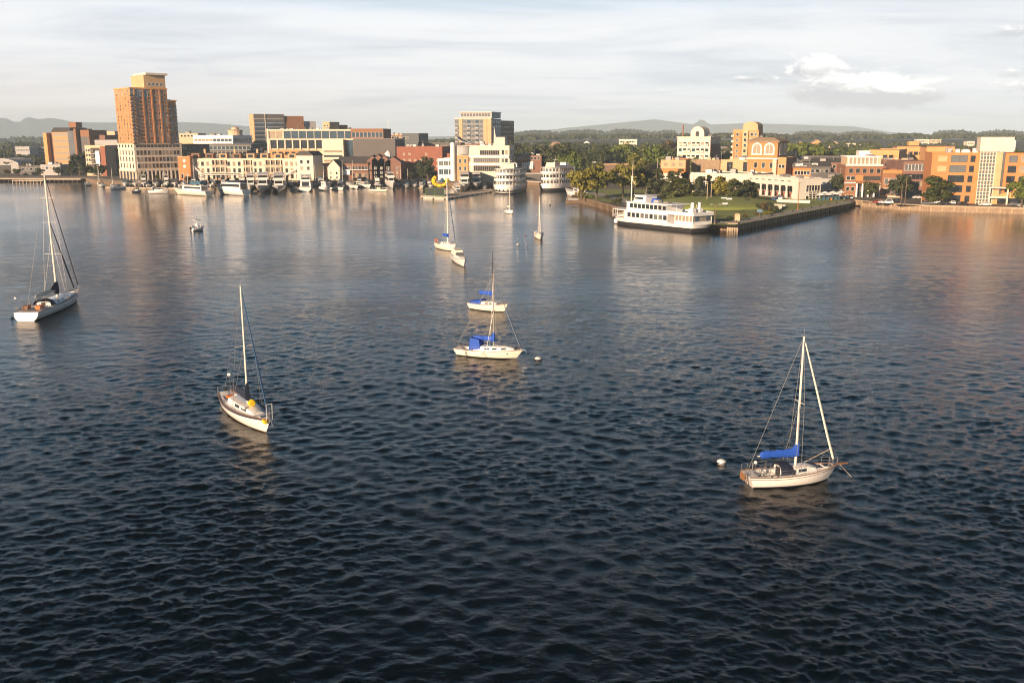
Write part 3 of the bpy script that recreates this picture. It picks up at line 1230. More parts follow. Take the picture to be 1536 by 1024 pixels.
# --- 1: big brick tower on its cream podium
t = Bld('apartment_tower', 'tall orange brick apartment tower on a cream stone podium with a stepped top', 181, 205, 275, 622, 216, 48, CREAML, roof=ROOFG)
PH = t.h                                   # podium height
t.band(PH - 3.2, 0.5, 0.35, CREAML, 'cornice')
t.band(PH - 0.1, 0.5, 0.5, CREAM, 'cornice')
AR = 5.6
t.band(AR, 0.6, 0.5, CREAML, 'string_course')
for f, n in (('F', 5), ('R', 12)):
    for i in range(n):
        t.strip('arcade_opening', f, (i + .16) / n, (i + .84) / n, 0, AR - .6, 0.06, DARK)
    for i in range(n + 1):
        u0 = min(max(i / n - .012, 0), .976)
        t.strip('pilaster', f, u0, u0 + .024, 0, AR, 0.45, CREAML)
    t.grid(f, .03, .97, n, AR + 1, PH - 3.6, 3, 1.7, 2.9, fr=FRB, gl=None)
    t.grid(f, .03, .97, n, PH - 2.6, PH - .3, 1, 2.2, 1.7, fr=FRB, gl=GLASS)
ZT = Zt(133, 622) - LAND                   # roof level of the left part
ZL = Zt(152, 640) - LAND                   # lower right wing
fr_ = 0.79
i_ = 0.6
main = t.body('brick_shaft', -t.a + i_, -i_, i_, t.b * fr_, PH, ZT, BR_TW, ROOFG, 1.0)
t.body('side_wing', -t.a + i_ + 1.5, -i_ - 1.2, t.b * fr_ + .01, t.b - i_, PH, ZL, BR_TW, ROOFG, 1.0)
b = MB()
b.box(-t.a + .1, -.1, .1, t.b * fr_ + .3, ZT + .004, ZT + .9, PEACH)
b.build('cornice', t.root)
b = MB()
b.box(-t.a + i_ + 1.2, -.9, t.b * fr_ + .32, t.b - .2, ZL + .004, ZL + .9, PEACH)
b.build('cornice', t.root)
ZP = Zt(113, 632) - LAND
px0, px1, py0, py1 = -t.a * .80, -1.2, t.b * .33, t.b * .78
t.body('penthouse', px0, px1, py0, py1, ZT + .9, ZP, TAN, ROOFG, 0)
b = MB()
b.box(px0 + 1.0, px1 + 1.6, py0 + 1.0, py1 + 1.3, ZP + .2, ZP + 1.5, CREAML)
b.build('roof_canopy', t.root)
nf = 15
for k in range(nf):
    z = PH + (ZT - PH) * (k + .5) / nf
    last = k >= nf - 2
    for i in range(5):
        u = .07 + .86 * (i + .5) / 5
        (x, y), rz = t.at('F', u, -i_ + .0)
        t.wins.append((win_mesh(1.2, 1.7, FRW if last else BR_TW, random.choice((GLASS, GLASSW, GLASSG)), 1), (x, y, z), rz))
    for i in range(11):
        u = .03 + (fr_ - .05) * (i + .5) / 11
        (x, y), rz = t.at('R', u, -i_)
        t.wins.insert(0, (win_mesh(1.35 if not last or i > 4 else 2.6, 1.7 if not last or i > 4 else 2.7, FRW if last and i < 5 else BR_TW, random.choice((GLASS, GLASS, GLASSG, GLASSB, GLASSW)) if not last or i > 4 else GLASSB, 1), (x, y, z), rz))
    if z < ZL - 1.5:
        for i in range(2):
            u = fr_ + .04 + (.17) * (i + .5) / 2
            (x, y), rz = t.at('R', u, -i_ - 1.2)
            t.wins.append((win_mesh(1.8, 1.8, FRB, random.choice((GLASS, GLASSG, GLASSB)), 1), (x, y, z), rz))
    if k < nf - 1:
        o = t.balcony('R', .045, z - 1.5, 2.6, 1.3, CONCL, FRD)
        o.location.x -= i_
        if k % 2 == 0:
            o = t.balcony('R', .80, z - 1.5, 2.4, 1.2, CONCL, FRD)
            o.location.x -= i_
for i in range(4):
    (x, y), rz = t.at('R', .40 + .33 * (i + .5) / 4)
    t.wins.insert(0, (win_mesh(1.7, 1.5, FRW, GLASSB, 1), (px1, y, ZT + 3.2), rz))
for u in (.10, .28, .46, .63):              # brick piers give the front its vertical rhythm
    (x, y), rz = t.at('R', u)
    b = MB()
    b.box(-i_ + .004, -i_ + .45, y - .45, y + .45, PH + .5, ZT - .1, BR_TW)
    b.build('brick_pier', t.root)
t.done()

# --- 2: brick office block far left
o2 = Bld('office_block', 'brown brick office block with a bright gridded front and dark mansard roof', 84, 108, 118, 800, 198, 12, BR_TAN, roof=ROOFD, depth=26, base=2)
o2.grid('F', .04, .96, 8, 2, o2.h - 5, 5, 1.8, 2.4, fr=FRB, gl=GLASSW)
o2.row('F', .04, .96, 8, o2.h - 2.3, 1.8, 2.6, fr=FRB, gl=GLASSW)
b = MB()
b.xprism([(-.6, o2.h + .003), (o2.b + .6, o2.h + .003), (o2.b - 3, o2.h + 3.6), (3, o2.h + 3.6)], -o2.a - .6, .6, ROOFD)
b.build('mansard_roof', o2.root)
o2.box('roof_house', -o2.a * .3, 2, 8, 16, o2.h + 3.7, o2.h + 8, BR_BR)
o2.box('side_wing', -o2.a - 5, -o2.a - .01, 3, 24, -.3, o2.h - .5, BR_DK)
o2.box('side_wing', -o2.a - 8.4, -o2.a - 5.02, -1, 20, -.3, o2.h - 0.8, PEACH)
b = MB()
b.box(.02, 6.2, -1, 20, -.3, o2.h + 1, GLASSG)
b.box(6.21, 8.2, -1.6, 20, -.3, o2.h + 2.6, BR_BR)
b.build('stair_tower', o2.root)
o2.box('side_wing', 8.22, 18, 2, 26, -.3, o2.h + 1.6, BR_BR)
o2.box('side_wing', 18.02, 27, 10, 30, -.3, o2.h - 2.5, BR_DK)
for i in range(4):
    o2.wins.append((win_mesh(1.6, o2.h * .75, FRD, GLASSG, 1), (9.7 + i * 2.2, 2, o2.h * .5), 0))
o2.done()
# pale blocks behind
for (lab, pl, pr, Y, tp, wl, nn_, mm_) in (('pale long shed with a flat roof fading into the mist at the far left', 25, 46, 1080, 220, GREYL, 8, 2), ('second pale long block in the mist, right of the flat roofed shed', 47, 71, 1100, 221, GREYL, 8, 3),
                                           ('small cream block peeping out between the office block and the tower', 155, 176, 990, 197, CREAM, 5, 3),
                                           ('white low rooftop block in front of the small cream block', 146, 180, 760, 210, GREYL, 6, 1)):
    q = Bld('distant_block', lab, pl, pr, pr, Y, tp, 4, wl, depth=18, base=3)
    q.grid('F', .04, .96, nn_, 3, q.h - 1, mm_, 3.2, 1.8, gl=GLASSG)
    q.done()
# boat shed with curved white roof
root = thing('boat_shed', 'boat shed with a curved white metal roof at the left edge', 'shed', (X(2, 735), 735, LAND))
b = MB()
prof = [(x, 7.5 + 3.2 * (1 - (x / 14) ** 2)) for x in np.linspace(-14, 14, 15)]
b.xprism([(-14, -.3), (14, -.3)] + [(p[0], p[1]) for p in prof[::-1]], 0, 30, GREYL, axis='y')
b.build('wall', root)
b = MB()
b.xprism([(p[0], p[1] + .02) for p in prof] + [(p[0], p[1] + .4) for p in prof[::-1]], -.8, 31, ROOFW, axis='y')
b.build('roof', root)
b = MB()
b.box(-8, 8, -.08, -.01, 0, 6, DARK)
b.build('door', root)

# --- 3: town houses left of the tower
q = Bld('apartment_house', 'beige and brick apartment house with dark stacked balconies beside the tower', 131, 162, 166, 680, 218, 14, CREAM, depth=20)
q.strip('balcony_recess_shade', 'F', .27, .72, .5, q.h - 1.8, .1, DARK)  # flat dark panel painted in for the shade behind the balconies
q.strip('brick_end', 'F', .76, .99, 0, q.h - .6, .5, BR_RED)
for k in range(5):
    q.balcony('F', .38, 3 + k * 3.6, 3.2, 1.5)
    q.strip('floor_slab', 'F', .27, .5, 1.2 + k * 3.6, 1.5 + k * 3.6, .3, CONCL)
q.strip('white_bay', 'F', .52, .72, 1, q.h - 4, 1.0, WHITE2)
q.grid('F', .02, .25, 2, 3, q.h - 2, 5, 1.3, 1.7)
q.done()
q = Bld('apartment_house', 'brick apartment house squeezed against the left side of the tower', 166, 180, 180, 690, 222, 10, BR_RED, depth=16)
q.strip('white_bay', 'F', .1, .45, 1, q.h - 2, .8, WHITE2)
q.grid('F', .1, .98, 3, 2, q.h - 2, 5, 1.4, 1.8)
q.done()

# --- 4: buildings right of the tower, second row
q = Bld('low_block', 'dark low building with a grey base just right of the tower', 275, 300, 300, 680, 216, 8, GREYW, depth=18)
q.row('F', .1, .9, 4, q.h - 3, 2, 1.8)
q.row('F', .1, .9, 4, q.h - 7, 2, 1.8)
q.done()
q = Bld('terraced_office', 'white terraced office with glass bands and a domed rotunda on its roof', 293, 352, 374, 800, 203, 16, WHITE2, depth=30)
for z in (q.h - 4, q.h - 8, q.h - 12):
    q.row('F', .02, .5, 5, z, 6, 2.0, fr=FRW, gl=GLASSW)
    q.row('F', .5, .98, 5, z, 6, 2.4, fr=FRW, gl=GLASSB)
    q.row('R', .05, .95, 5, z, 6, 2.4, fr=FRW, gl=GLASSB)
b = MB()
b.lathe([(6, 0), (6, 3.6), (6.6, 3.7), (6.6, 4.1), (3.2, 5.0), (3.2, 6.3), (1.2, 7.0), (0.1, 7.4)], CREAM, (-6, 14, q.h), n=16)
b.build('rotunda', q.root)
clutter(q, 6, -q.a + 2, -14, 4, 20, q.h - .4, 3)
q.done()
q = Bld('lower_pavilion', 'low dark glazed pavilion below the white terraced office', 302, 380, 384, 730, 216, 6, GREYW, depth=20, roof=ROOFW)
q.row('F', .02, .98, 12, q.h - 3, 3, 2.6, gl=GLASSB)
q.row('F', .02, .98, 12, q.h - 7, 3, 2.6, gl=GLASS)
q.done()
# glass office tower
q = Bld('glass_office', 'blue grey glass office building with a narrow sunlit brick end', 378, 384.5, 430, 850, 171, 62, TAN, base=3)
H_ = q.h
q.strip('curtain_wall', 'R', .02, .97, 2, H_ - 6.2, .35, GLASSB)
q.strip('plant_screen', 'R', .0, 1, H_ - 6, H_ - .05, .3, GREYW)
for i in range(12):
    q.strip('spandrel', 'R', .02, .97, 3 + i * 3.55, 3.7 + i * 3.55, .5, GREYL)
for i in range(18):
    u = .02 + .95 * i / 18
    q.strip('mullion', 'R', u, u + .004, 2, H_ - 6.2, .55, FRD)
q.strip('fin', 'R', .36, .375, 2, H_ + .6, .9, CREAML)
q.grid('F', .2, .8, 1, 2, H_ - 7, 9, 2, 2)
q.body('side_wing', -q.a, -1.0, q.b + .02, q.b + 18, 0, H_ - 1.5, BR_BR, ROOFD, .5)
q.body('service_core', -q.a + 2, -4, q.b + 18.04, q.b + 30, 0, H_ - 6, GREYL, ROOFD, .5)
q.done()

# --- 5: cream open-bay building
q = Bld('bay_fronted_building', 'large cream building with open columned bays over an orange brick corner, above the marina apartments', 404, 532, 534, 690, 194, 4, CREAM, depth=40, roof=ROOFG)
H_ = q.h
z0, z1, z2 = H_ - 14.5, H_ - 7.5, H_ - .8
q.strip('end_column', 'F', 0, .02, 0, H_ + .3, .9, CREAML)
for i in range(2):
    q.strip('bay_opening', 'F', .03 + i * .075, .095 + i * .075, z1 + 1.0, H_ - 1.6, .12, GLASSW)
q.strip('glass_storey', 'F', .19, .99, z1 + .9, H_ - 1.2, .15, GLASSB)
for i in range(9):
    u = .19 + .8 * i / 9
    q.strip('mullion', 'F', u, u + .005, z1 + .9, H_ - 1.2, .4, CREAML)
q.strip('roof_slab', 'F', .0, 1, H_ - 1.1, H_ - .2, 1.2, CREAML)
q.strip('floor_slab', 'F', .0, 1, z1, z1 + .8, 1.3, CREAML)
for i in range(7):
    u = .025 + .62 * i / 7
    q.strip('bay_opening', 'F', u + .012, u + .080, z0 + 1, z1 - .3, .12, GLASS)
    q.strip('column', 'F', u, u + .011, z0, z1, .8, CREAML)
q.strip('orange_brick_front', 'F', .022, .42, 0, z0, .7, BR_TAN)
for k in range(2):
    q.row('F', .04, .41, 5, z0 - 2.6 - k * 5, 3, 2.3, fr=FRB, gl=GLASS, off=.7)
q.body('striped_garage', -q.a * .345, -q.a * .10, -5, -.01, 0, z1 + .4, CREAML, ROOFW, .3)
for k in range(5):
    b = MB()
    b.box(-q.a * .33, -q.a * .115, -5.08, -5.005, 3.2 + k * 3.3, 4.7 + k * 3.3, DARK if k % 2 else GLASSW)
    b.build('ribbon_window', q.root)
q.strip('glass_corner', 'F', .905, .985, 0, z1, .2, GLASSB)
clutter(q, 12, -q.a + 4, -4, 6, 30, H_ - .5, 5, (ROOFG, ROOFW, GREYL, ROOFD))
q.done()
q = Bld('roof_level_block', 'tan and grey block rising behind the bay fronted building', 487, 497, 515, 790, 183, 25, TAN, depth=14)
q.row('F', .1, .9, 2, q.h - 3, 1.6, 1.4)
q.body('side_wing', -q.a, -.2, q.b + .02, q.b + 12, 0, q.h - 2.2, BR_BR, ROOFD, .4)
q.done()

# --- 6: dark grey hall
q = Bld('grey_hall', 'windowless dark grey hall with a brown topped gallery of tall windows', 532, 594, 598, 672, 208, 5, GREYW, depth=34, roof=ROOFD)
q.body('upper_gallery', -q.a * 1.06, -q.a * .28, .6, 26, q.h, Zt(193, 672) - LAND, BR_BR, ROOFD, .4)
zz = q.h + 2.6
for i in range(8):
    q.wins.append((win_mesh(2.4, 3.4, CREAML, GLASSB, 1), (-q.a * 1.04 + q.a * .75 * (i + .5) / 8, .6, zz), 0))
q.strip('coping', 'F', 0, 1, q.h - .3, q.h + .15, .3, ROOFG)
q.strip('glass_stair', 'F', -.06, -.004, 0, q.h - 1, .4, GLASSB)
q.done()
q = Bld('low_block', 'low brown and white block with roof plant behind the grey hall', 579, 606, 610, 880, 203, 8, BR_BR, depth=20)
q.row('F', .1, .9, 6, q.h - 2, 2, 1.6)
clutter(q, 4, -q.a, 0, 2, 14, q.h, 9)
q.done()
q = Bld('dark_cube', 'dark slate coloured box shaped building behind the red brick warehouse', 604, 629, 634, 850, 200, 20, mat('slate_cladding', (.045, .06, .07), .6), depth=20)
q.row('F', .05, .4, 2, q.h - 4, 2.2, 2)
q.done()
q = Bld('long_dark_roof', 'long low building with a dark blue grey roof in front of the white apartment block', 628, 692, 694, 720, 214, 4, GREYW, depth=24, roof=ROOFD)
q.row('F', .05, .95, 10, q.h - 3, 2, 1.6)
q.done()

# --- 7: red brick warehouse
q = Bld('brick_warehouse', 'plain red brick warehouse with small white square windows', 596, 664, 668, 645, 220, 6, BR_RED, depth=34, roof=ROOFG)
q.row('F', .1, .95, 7, q.h - 5, 1.2, 1.2, gl=GLASSW, fr=FRW, skip=.2)
q.row('F', .1, .95, 7, q.h - 9, 1.2, 1.2, gl=GLASSW, fr=FRW, skip=.2)
q.row('F', .1, .95, 7, q.h - 13, 1.2, 1.2, gl=GLASSW, fr=FRW, skip=.3)
q.strip('blue_awning', 'F', .42, .6, q.h - 15.2, q.h - 13.8, 1.6, TEALC)
q.body('brick_annex', -.01, 15, 4, 30, 0, q.h - 4.5, BR_RED, ROOFG, .6)
clutter(q, 6, -q.a + 2, 0, 4, 24, q.h - .3, 12, (ROOFW, GREYL))
q.done()

# --- 8: white apartment tower
q = Bld('apartment_block', 'tall grey glazed apartment block with tan brick panels and a recessed penthouse', 683, 737.5, 752, 830, 178, 15, BLOCKG, depth=None, base=3)
H_ = q.h
ncol = 9
for i in range(ncol):
    if i in (1, 7):
        q.strip('tan_panel', 'F', i / ncol + .01, (i + 1) / ncol - .01, 0, H_ - .2, .5, TAN)
        continue
    q.grid('F', i / ncol, (i + 1) / ncol, 1, 1, H_ - .5, 10, 3.4, 2.6, fr=GREYL, gl=GLASSB if i % 2 else GLASSG)
    if i in (0, 3, 5):
        for k in range(9):
            q.balcony('F', (i + .5) / ncol, 1.4 + (H_ - 1.5) * k / 10, 3.0, 1.2, CONCL, GREYL)
q.strip('tan_panel', 'F', .89, 1, 0, H_, .7, TAN)
q.strip('cornice', 'F', 0, 1, H_ - .2, H_ + .6, .9, CREAML)
for f in ('R',):
    q.grid(f, .03, .97, 5, 1, H_ - .5, 10, 2.2, 2.2, fr=FRW, gl=GLASSG)
ZP = Zt(169, 840) - 3
q.body('penthouse', -q.a * .87, -.5, 3, q.b, H_ + .6, ZP, GREYL, ROOFG, .3)
b = MB()
b.box(-q.a * .9, 0, 2.2, q.b + .6, ZP + .004, ZP + .6, CREAML)
b.build('cornice', q.root)
for i in range(10):
    q.wins.append((win_mesh(2.4, 2.6, FRW, GLASSG, 1), (-q.a * .86 + q.a * .8 * (i + .5) / 10, 3, H_ + 3.2), 0))
q.root['label'] = q.root['label']
q.done()
q2 = Bld('brick_wing', 'dark reddish brick slab with pale floor bands attached right of the white apartment block', 751.5, 752, 771, 868, 181, 30, BR_DK, width=14, depth=None, base=3)
for k in range(10):
    q2.strip('floor_band', 'R', 0, 1, 2.5 + k * 3.9, 3.1 + k * 3.9, .25, BR_RED)
    q2.row('R', .04, .96, 7, 4.4 + k * 3.9, 1.8, 1.5, fr=FRD, gl=GLASS)
q2.row('F', .1, .9, 3, q2.h - 3, 1.6, 1.6)
q2.done()

# --- 9: white waterfront complex behind the pier
q = Bld('glazed_pavilion', 'white framed two storey glazed pavilion beside the round white stair tower', 657, 681, 684, 612, 238, 4, WHITE2, depth=22, roof=ROOFG)
q.row('F', .06, .96, 3, q.h - 3, 3.2, 2.8, gl=GLASSG, mull=2)
q.row('F', .06, .96, 3, q.h - 8.4, 3.2, 3.2, gl=GLASSB, mull=2)
q.done()
q = Bld('waterfront_building', 'cream three storey waterfront building with long window bands and a curved metal roof corner', 683, 764, 771, 600, 218.5, 7, CREAML, roof=ROOFW)
H_ = q.h
q.row('F', .02, .30, 3, H_ - 8.7, 2.4, 2.2)
for z, hh, n, gl in ((H_ - 4.4, 2.8, 9, GLASS), (H_ - 9.2, 2.8, 14, GLASSG), (H_ - 14.2, 3.2, 14, GLASS)):
    q.row('F', .34 if z < H_ - 5 else .46, .82, n, z, 2.2, hh, fr=FRB, gl=gl)
q.row('F', .85, .98, 2, H_ - 4.2, 1.6, 3.0, fr=FRW)
q.row('F', .85, .98, 2, H_ - 9.2, 1.8, 2.4, fr=FRW)
q.row('R', .05, .95, 5, H_ - 4.2, 2, 3)
q.row('R', .05, .95, 5, H_ - 9.2, 2, 2.6)
q.strip('white_string', 'F', .26, .99, H_ - 7.3, H_ - 6.4, .7, WHITE2)
q.strip('white_string', 'F', .26, .99, H_ - 12.2, H_ - 11.4, .9, WHITE2)
q.strip('orange_brick_panel', 'F', .04, .25, 0, H_ - 6.2, .9, BR_TAN)
for k in range(3):
    q.row('F', .05, .24, 2, 3.2 + k * 4.6, 1.4, 2.4, fr=FRW, gl=GLASSB, off=.9)
b = MB()
b.lathe([(1.5, 0), (1.5, H_ + 1.2), (1.1, H_ + 2.0), (.2, H_ + 2.4)], WHITE2, (-q.a - 1.2, -1.5, -.2), n=14)
b.build('stair_turret', q.root)
b = MB()                                              # swooping metal roof over the corner drum
x0, x1 = -q.a + 1, -q.a * .70
pr_ = []
for i in range(11):
    s_ = i / 10
    pr_.append((x0 + (x1 - x0) * s_, H_ + 5.5 - 5.0 * s_ ** .6 + 1.0 * s_ ** 3))
b.xprism([(p[0], p[1] - .5) for p in pr_] + [(p[0], p[1]) for p in pr_[::-1]], 1.0, 14, GREYL, axis='y')
b.build('curved_roof', q.root)
b = MB()
b.lathe([(5.0, H_ - 5.6), (5.0, H_ - .8), (5.4, H_ - .7), (5.4, H_ - .2), (4.6, H_ - .1)], GREYL, (-q.a * .845, 3.2, 0), n=20)
b.build('corner_drum', q.root)
q.body('roof_storey', -q.a * .30, -q.a * .10, 4, 16, H_ - .4, H_ + 5.2, CREAML, ROOFW, .4)
b = MB()
b.xprism([(-q.a * .32, H_ - .3), (-q.a * .26, H_ - .3), (-q.a * .315, H_ + 12)], 9, 9.6, CREAML, axis='y')
b.build('roof_fin', q.root)
clutter(q, 9, -q.a * .68, -2, 3, 16, H_ - .5, 21, (CREAM, ROOFW, GREYL))
q.done()

# --- 10: marina apartment row
q = Bld('marina_apartments', 'long three storey cream and orange marina apartment row with balconies and white railings', 287, 475, 480, 615, 238, 2, mat('shaded_recess_render', (.36, .22, .12), .85, .15, .3), depth=17, roof=ROOFT)  # wall between the bays coloured darker to carry the recess shade
H_ = q.h
q.strip('white_eaves', 'F', 0, 1, H_ - .9, H_ + .1, 1.2, CREAML)
q.strip('balcony_band', 'F', .02, .72, H_ - 5.7, H_ - 5.3, 1.5, CREAML)
for u0, u1 in ((.02, .18), (.30, .43), (.50, .60), (.74, .86)):
    q.strip('projecting_bay', 'F', u0, u1, 0, H_ - 1.0, 1.3, CREAML)
for u0, u1 in ((.185, .295), (.435, .495), (.605, .735), (.865, .99)):
    for z in (H_ - 5.0, H_ - 9.6):
        q.strip('loggia_shade', 'F', u0, u1, z, z + 3.4, .08, FRD)  # flat dark strip stands in for the shade inside the loggia
        q.strip('balcony_front', 'F', u0, u1, z - .1, z + .95, 1.2, CREAM)
for i in range(25):
    q.strip('pilaster', 'F', min(i / 25, .99), min(i / 25 + .006, 1), 0, H_ - 1, 1.0, CREAML)
nb = 24
for k, z in enumerate((H_ - 3.3, H_ - 7.6, 2.4)):
    for i in range(nb):
        u = (i + .5) / nb
        inb = any(a <= u <= c_ for a, c_ in ((.02, .18), (.30, .43), (.50, .60), (.74, .86)))
        q.row('F', u - .018, u + .018, 1, z, 2.9 if not inb else 1.7, 2.6, fr=FRB, gl=None if not inb else random.choice((GLASS, GLASSW)), off=1.3 if inb else 0)
        if not inb and k < 2 and i % 2 == 0:
            q.balcony('F', u, z - 1.7, 3.0, 1.4, CREAML, FRB)
for i in range(9):
    x = -q.a * (.97 - i * .11)
    b = MB()
    b.box(x - 2.6, x + 2.6, 3.6, 9, H_ - .1, H_ + 3.0, random.choice((BR_BR, TAN, BR_BR)))
    b.box(x - 1.6, x + 1.6, 3.5, 3.59, H_ + .5, H_ + 2.4, GLASS)
    b.box(x - 2.9, x + 2.9, 3.3, 9.3, H_ + 3.003, H_ + 3.3, ROOFT)
    b.build('dormer', q.root)
for u in (.10, .34, .52):
    x = -q.a * (1 - u)
    b = MB()
    b.box(x - .6, x + .6, 5, 6.2, H_ + 3.4, H_ + 6.0, TAN)
    b.build('chimney', q.root)
for xa, za, xb, zb in ((-q.a * .99, H_ - 3, -q.a * .90, 3.4), (-q.a * .90, 3.4, -q.a * .62, 3.6), (-q.a * .34, 2.6, -q.a * .24, 2.8), (-q.a * .24, 2.8, -q.a * .04, H_ - 2)):
    b = MB()
    for dzz in (0, .9):
        b.tube((xa, -3.0, za + dzz), (xb, -3.0, zb + dzz), .22, WHITE2, n=6)
    b.box(min(xa, xb), min(xa, xb) + .3, -3.1, -2.9, 0, min(za, zb), WHITE2)
    b.build('stair_railing', q.root)
q.done()
q = Bld('orange_end_house', 'bright orange brick end house with white round windows at the left of the marina apartments', 269, 287, 288, 612, 234.5, 3, BR_OR, depth=14, roof=ROOFT)
for z in (q.h - 2.8, q.h - 6.4):
    b = MB()
    b.lathe([(1.0, 0), (1.0, .12), (.8, .14)], FRW, (0, 0, 0), n=14)
    o = b.build('round_window', q.root, loc=(-q.a * .47, -.01, z))
    o.rotation_euler.x = math.pi / 2
q.strip('cornice', 'F', 0, 1, q.h - .5, q.h, .4, TAN)
q.row('F', .1, .9, 2, 2.6, 1.6, 2.4)
q.done()
q = Bld('gable_block', 'taller cream block with a grey hipped roof at the right end of the marina apartments', 446, 471, 486, 607, 233.5, 14, CREAML, depth=14, roof=ROOFD)
q.row('F', .1, .9, 2, q.h - 4, 1.8, 2.2)
q.row('F', .1, .9, 2, q.h - 8, 1.8, 2.2)
q.row('F', .1, .9, 2, 2.6, 1.8, 2.4)
b = MB()
b.xprism([(-q.a - .6, q.h + .004), (.6, q.h + .004), (-q.a * .25, q.h + 2.8), (-q.a * .75, q.h + 2.8)], -.6, q.b + .6, ROOFD, axis='y')
b.build('hip_roof', q.root)
q.done()

# --- 11: waterside brick houses
gable('waterside_house', 'sunlit yellow gabled house with white trim among the brick houses', 501, 612, 8, 12, 8.6, 4.4, -6, CREAML, ROOFD, nw=2, fl=2)
q = Bld('brick_house', 'brick house with a dark roof between the marina apartments and the yellow gable', 484, 496, 498, 620, 245, 4, BR_RED, depth=12, roof=ROOFD)
q.row('F', .1, .9, 2, q.h - 3, 1.6, 2)
q.row('F', .1, .9, 2, q.h - 7, 1.6, 2)
q.done()
q = Bld('brick_house', 'wide dark brick waterside house with a white bay and veranda right of the yellow gable', 508, 553, 555, 617, 245, 3, BR_DK, depth=15, roof=ROOFD)
q.strip('white_bay', 'F', .03, .40, 3.4, 6.3, 1.2, WHITE2)
q.row('F', .02, .42, 4, q.h - 3.0, 1.6, 2.0, fr=FRW, gl=GLASSG)
q.row('F', .45, .98, 5, q.h - 3.0, 1.5, 2.0, fr=FRB)
q.row('F', .45, .98, 5, 3.0, 1.5, 2.2, fr=FRB)
b = MB()
b.xprism([(-.8, q.h + .003), (15.8, q.h + .003), (7.5, q.h + 4.2)], -q.a - .6, .6, ROOFD)
b.build('pitched_roof', q.root)
q.strip('veranda', 'F', 0, 1, 6.4, 6.7, 2.0, WHITE2)
q.done()
for i, (px, lab, hh) in enumerate(((559, 'narrow dark brick gabled house, leftmost of the four in shade', 12.0), (568, 'second narrow dark gabled house from the left in shade', 12.6),
                                   (577, 'dark gabled house with the white roof cupola', 12.0), (590, 'dark gabled house at the right end of the shaded row', 11.2))):
    gable('gabled_house', lab, px, 618, 8.2 if i < 3 else 10.5, 13, hh, 3.6, 0, BR_DK, ROOFD, nw=2, fl=3, chim=(i == 1))
b = MB()
root = thing('roof_cupola', 'white eight sided cupola standing on the shaded house roof', 'cupola', (X(583, 623), 623, LAND + 14.6))
b.lathe([(2.0, -2), (2.0, 1.8), (2.3, 1.9), (2.3, 2.2), (0.1, 4.2)], WHITE2, n=8)
b.build('lantern', root)

# ------------------------------------------------------------------ buildings right of centre
q = Bld('awning_building', 'dark brown building with a row of slanted white awnings behind the right tour ship', 773, 812, 816, 618, 233, 4, BR_DK, depth=22, roof=ROOFG)
for i in range(6):
    u = .28 + i * .075
    x = -q.a * (1 - u)
    b = MB()
    b.xprism([(0, q.h - 9.4), (-1.6, q.h - 8.6), (-.2, q.h - 4.9 + i * .22)], x - .55, x + .55, WHITE2)
    b.build('white_awning', q.root)
q.row('F', .05, .95, 7, q.h - 2, 1.4, 1.5, gl=GLASS)
q.row('F', .05, .95, 6, q.h - 12.5, 1.6, 2.2, gl=GLASSG)
clutter(q, 7, -q.a + 1, -1, 2, 14, q.h - .3, 31, (ROOFW, GREYL, WHITE2))
q.done()
# dark arch under the street behind the ships
root = thing('bridge_arch', 'low stone bridge with a dark arched opening between the two tour ships', 'bridge', (X(790, 606, 2), 607, 0))
b = MB()
aw = 9.0
arc = [(aw * math.cos(a_), 0.2 + 4.3 * math.sin(a_)) for a_ in np.linspace(0, math.pi, 15)]
for i in range(14):
    b.xprism([(arc[i + 1][0], arc[i + 1][1]), (arc[i][0], arc[i][1]), (arc[i][0], 6.6), (arc[i + 1][0], 6.6)], 0, 6, GREYW, axis='y')
b.box(-14, -aw - .002, 0, 6, -1, 6.6, GREYW)
b.box(aw + .002, 14, 0, 6, -1, 6.6, GREYW)
b.build('arch', root)
b = MB()
b.box(-14.3, 14.3, -.3, 6.3, 6.603, 7.3, CONC)
b.build('parapet', root)
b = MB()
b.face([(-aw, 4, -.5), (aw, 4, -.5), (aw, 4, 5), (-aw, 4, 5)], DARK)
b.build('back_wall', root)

gable('hill_house', 'orange ochre house with a steep bare gable rising above the dark trees', 838, 1020, 13, 12, 10, 7, 30, PEACH, ROOFT, base=12, nw=2, fl=2)
gable('hill_house', 'small orange house on the hillside left of the steep ochre gable', 783, 1180, 12, 10, 7, 3.5, 10, PEACH, ROOFT, base=15)
gable('hill_house', 'small white house on the hillside left of the steep ochre gable', 800, 1180, 10, 10, 7, 3.5, -15, WHITE2, ROOFG, base=16)
gable('hill_house', 'white house with a bright gable between trees above the low brown retail wall', 890, 900, 10, 10, 6, 3.2, 25, WHITE2, ROOFG, base=9)
gable('hill_house', 'low white house right of the steep ochre gable', 872, 920, 14, 9, 4.5, 2.5, 5, WHITE2, ROOFG, base=9)
q = Bld('hilltop_block', 'long white block on the wooded hill above the park', 928, 955, 958, 1150, 209, 20, CREAML, depth=18, base=16)
q.row('F', .05, .95, 7, q.h - 3, 2.6, 1.8)
q.row('F', .05, .95, 7, q.h - 7, 2.6, 1.8)
q.done()
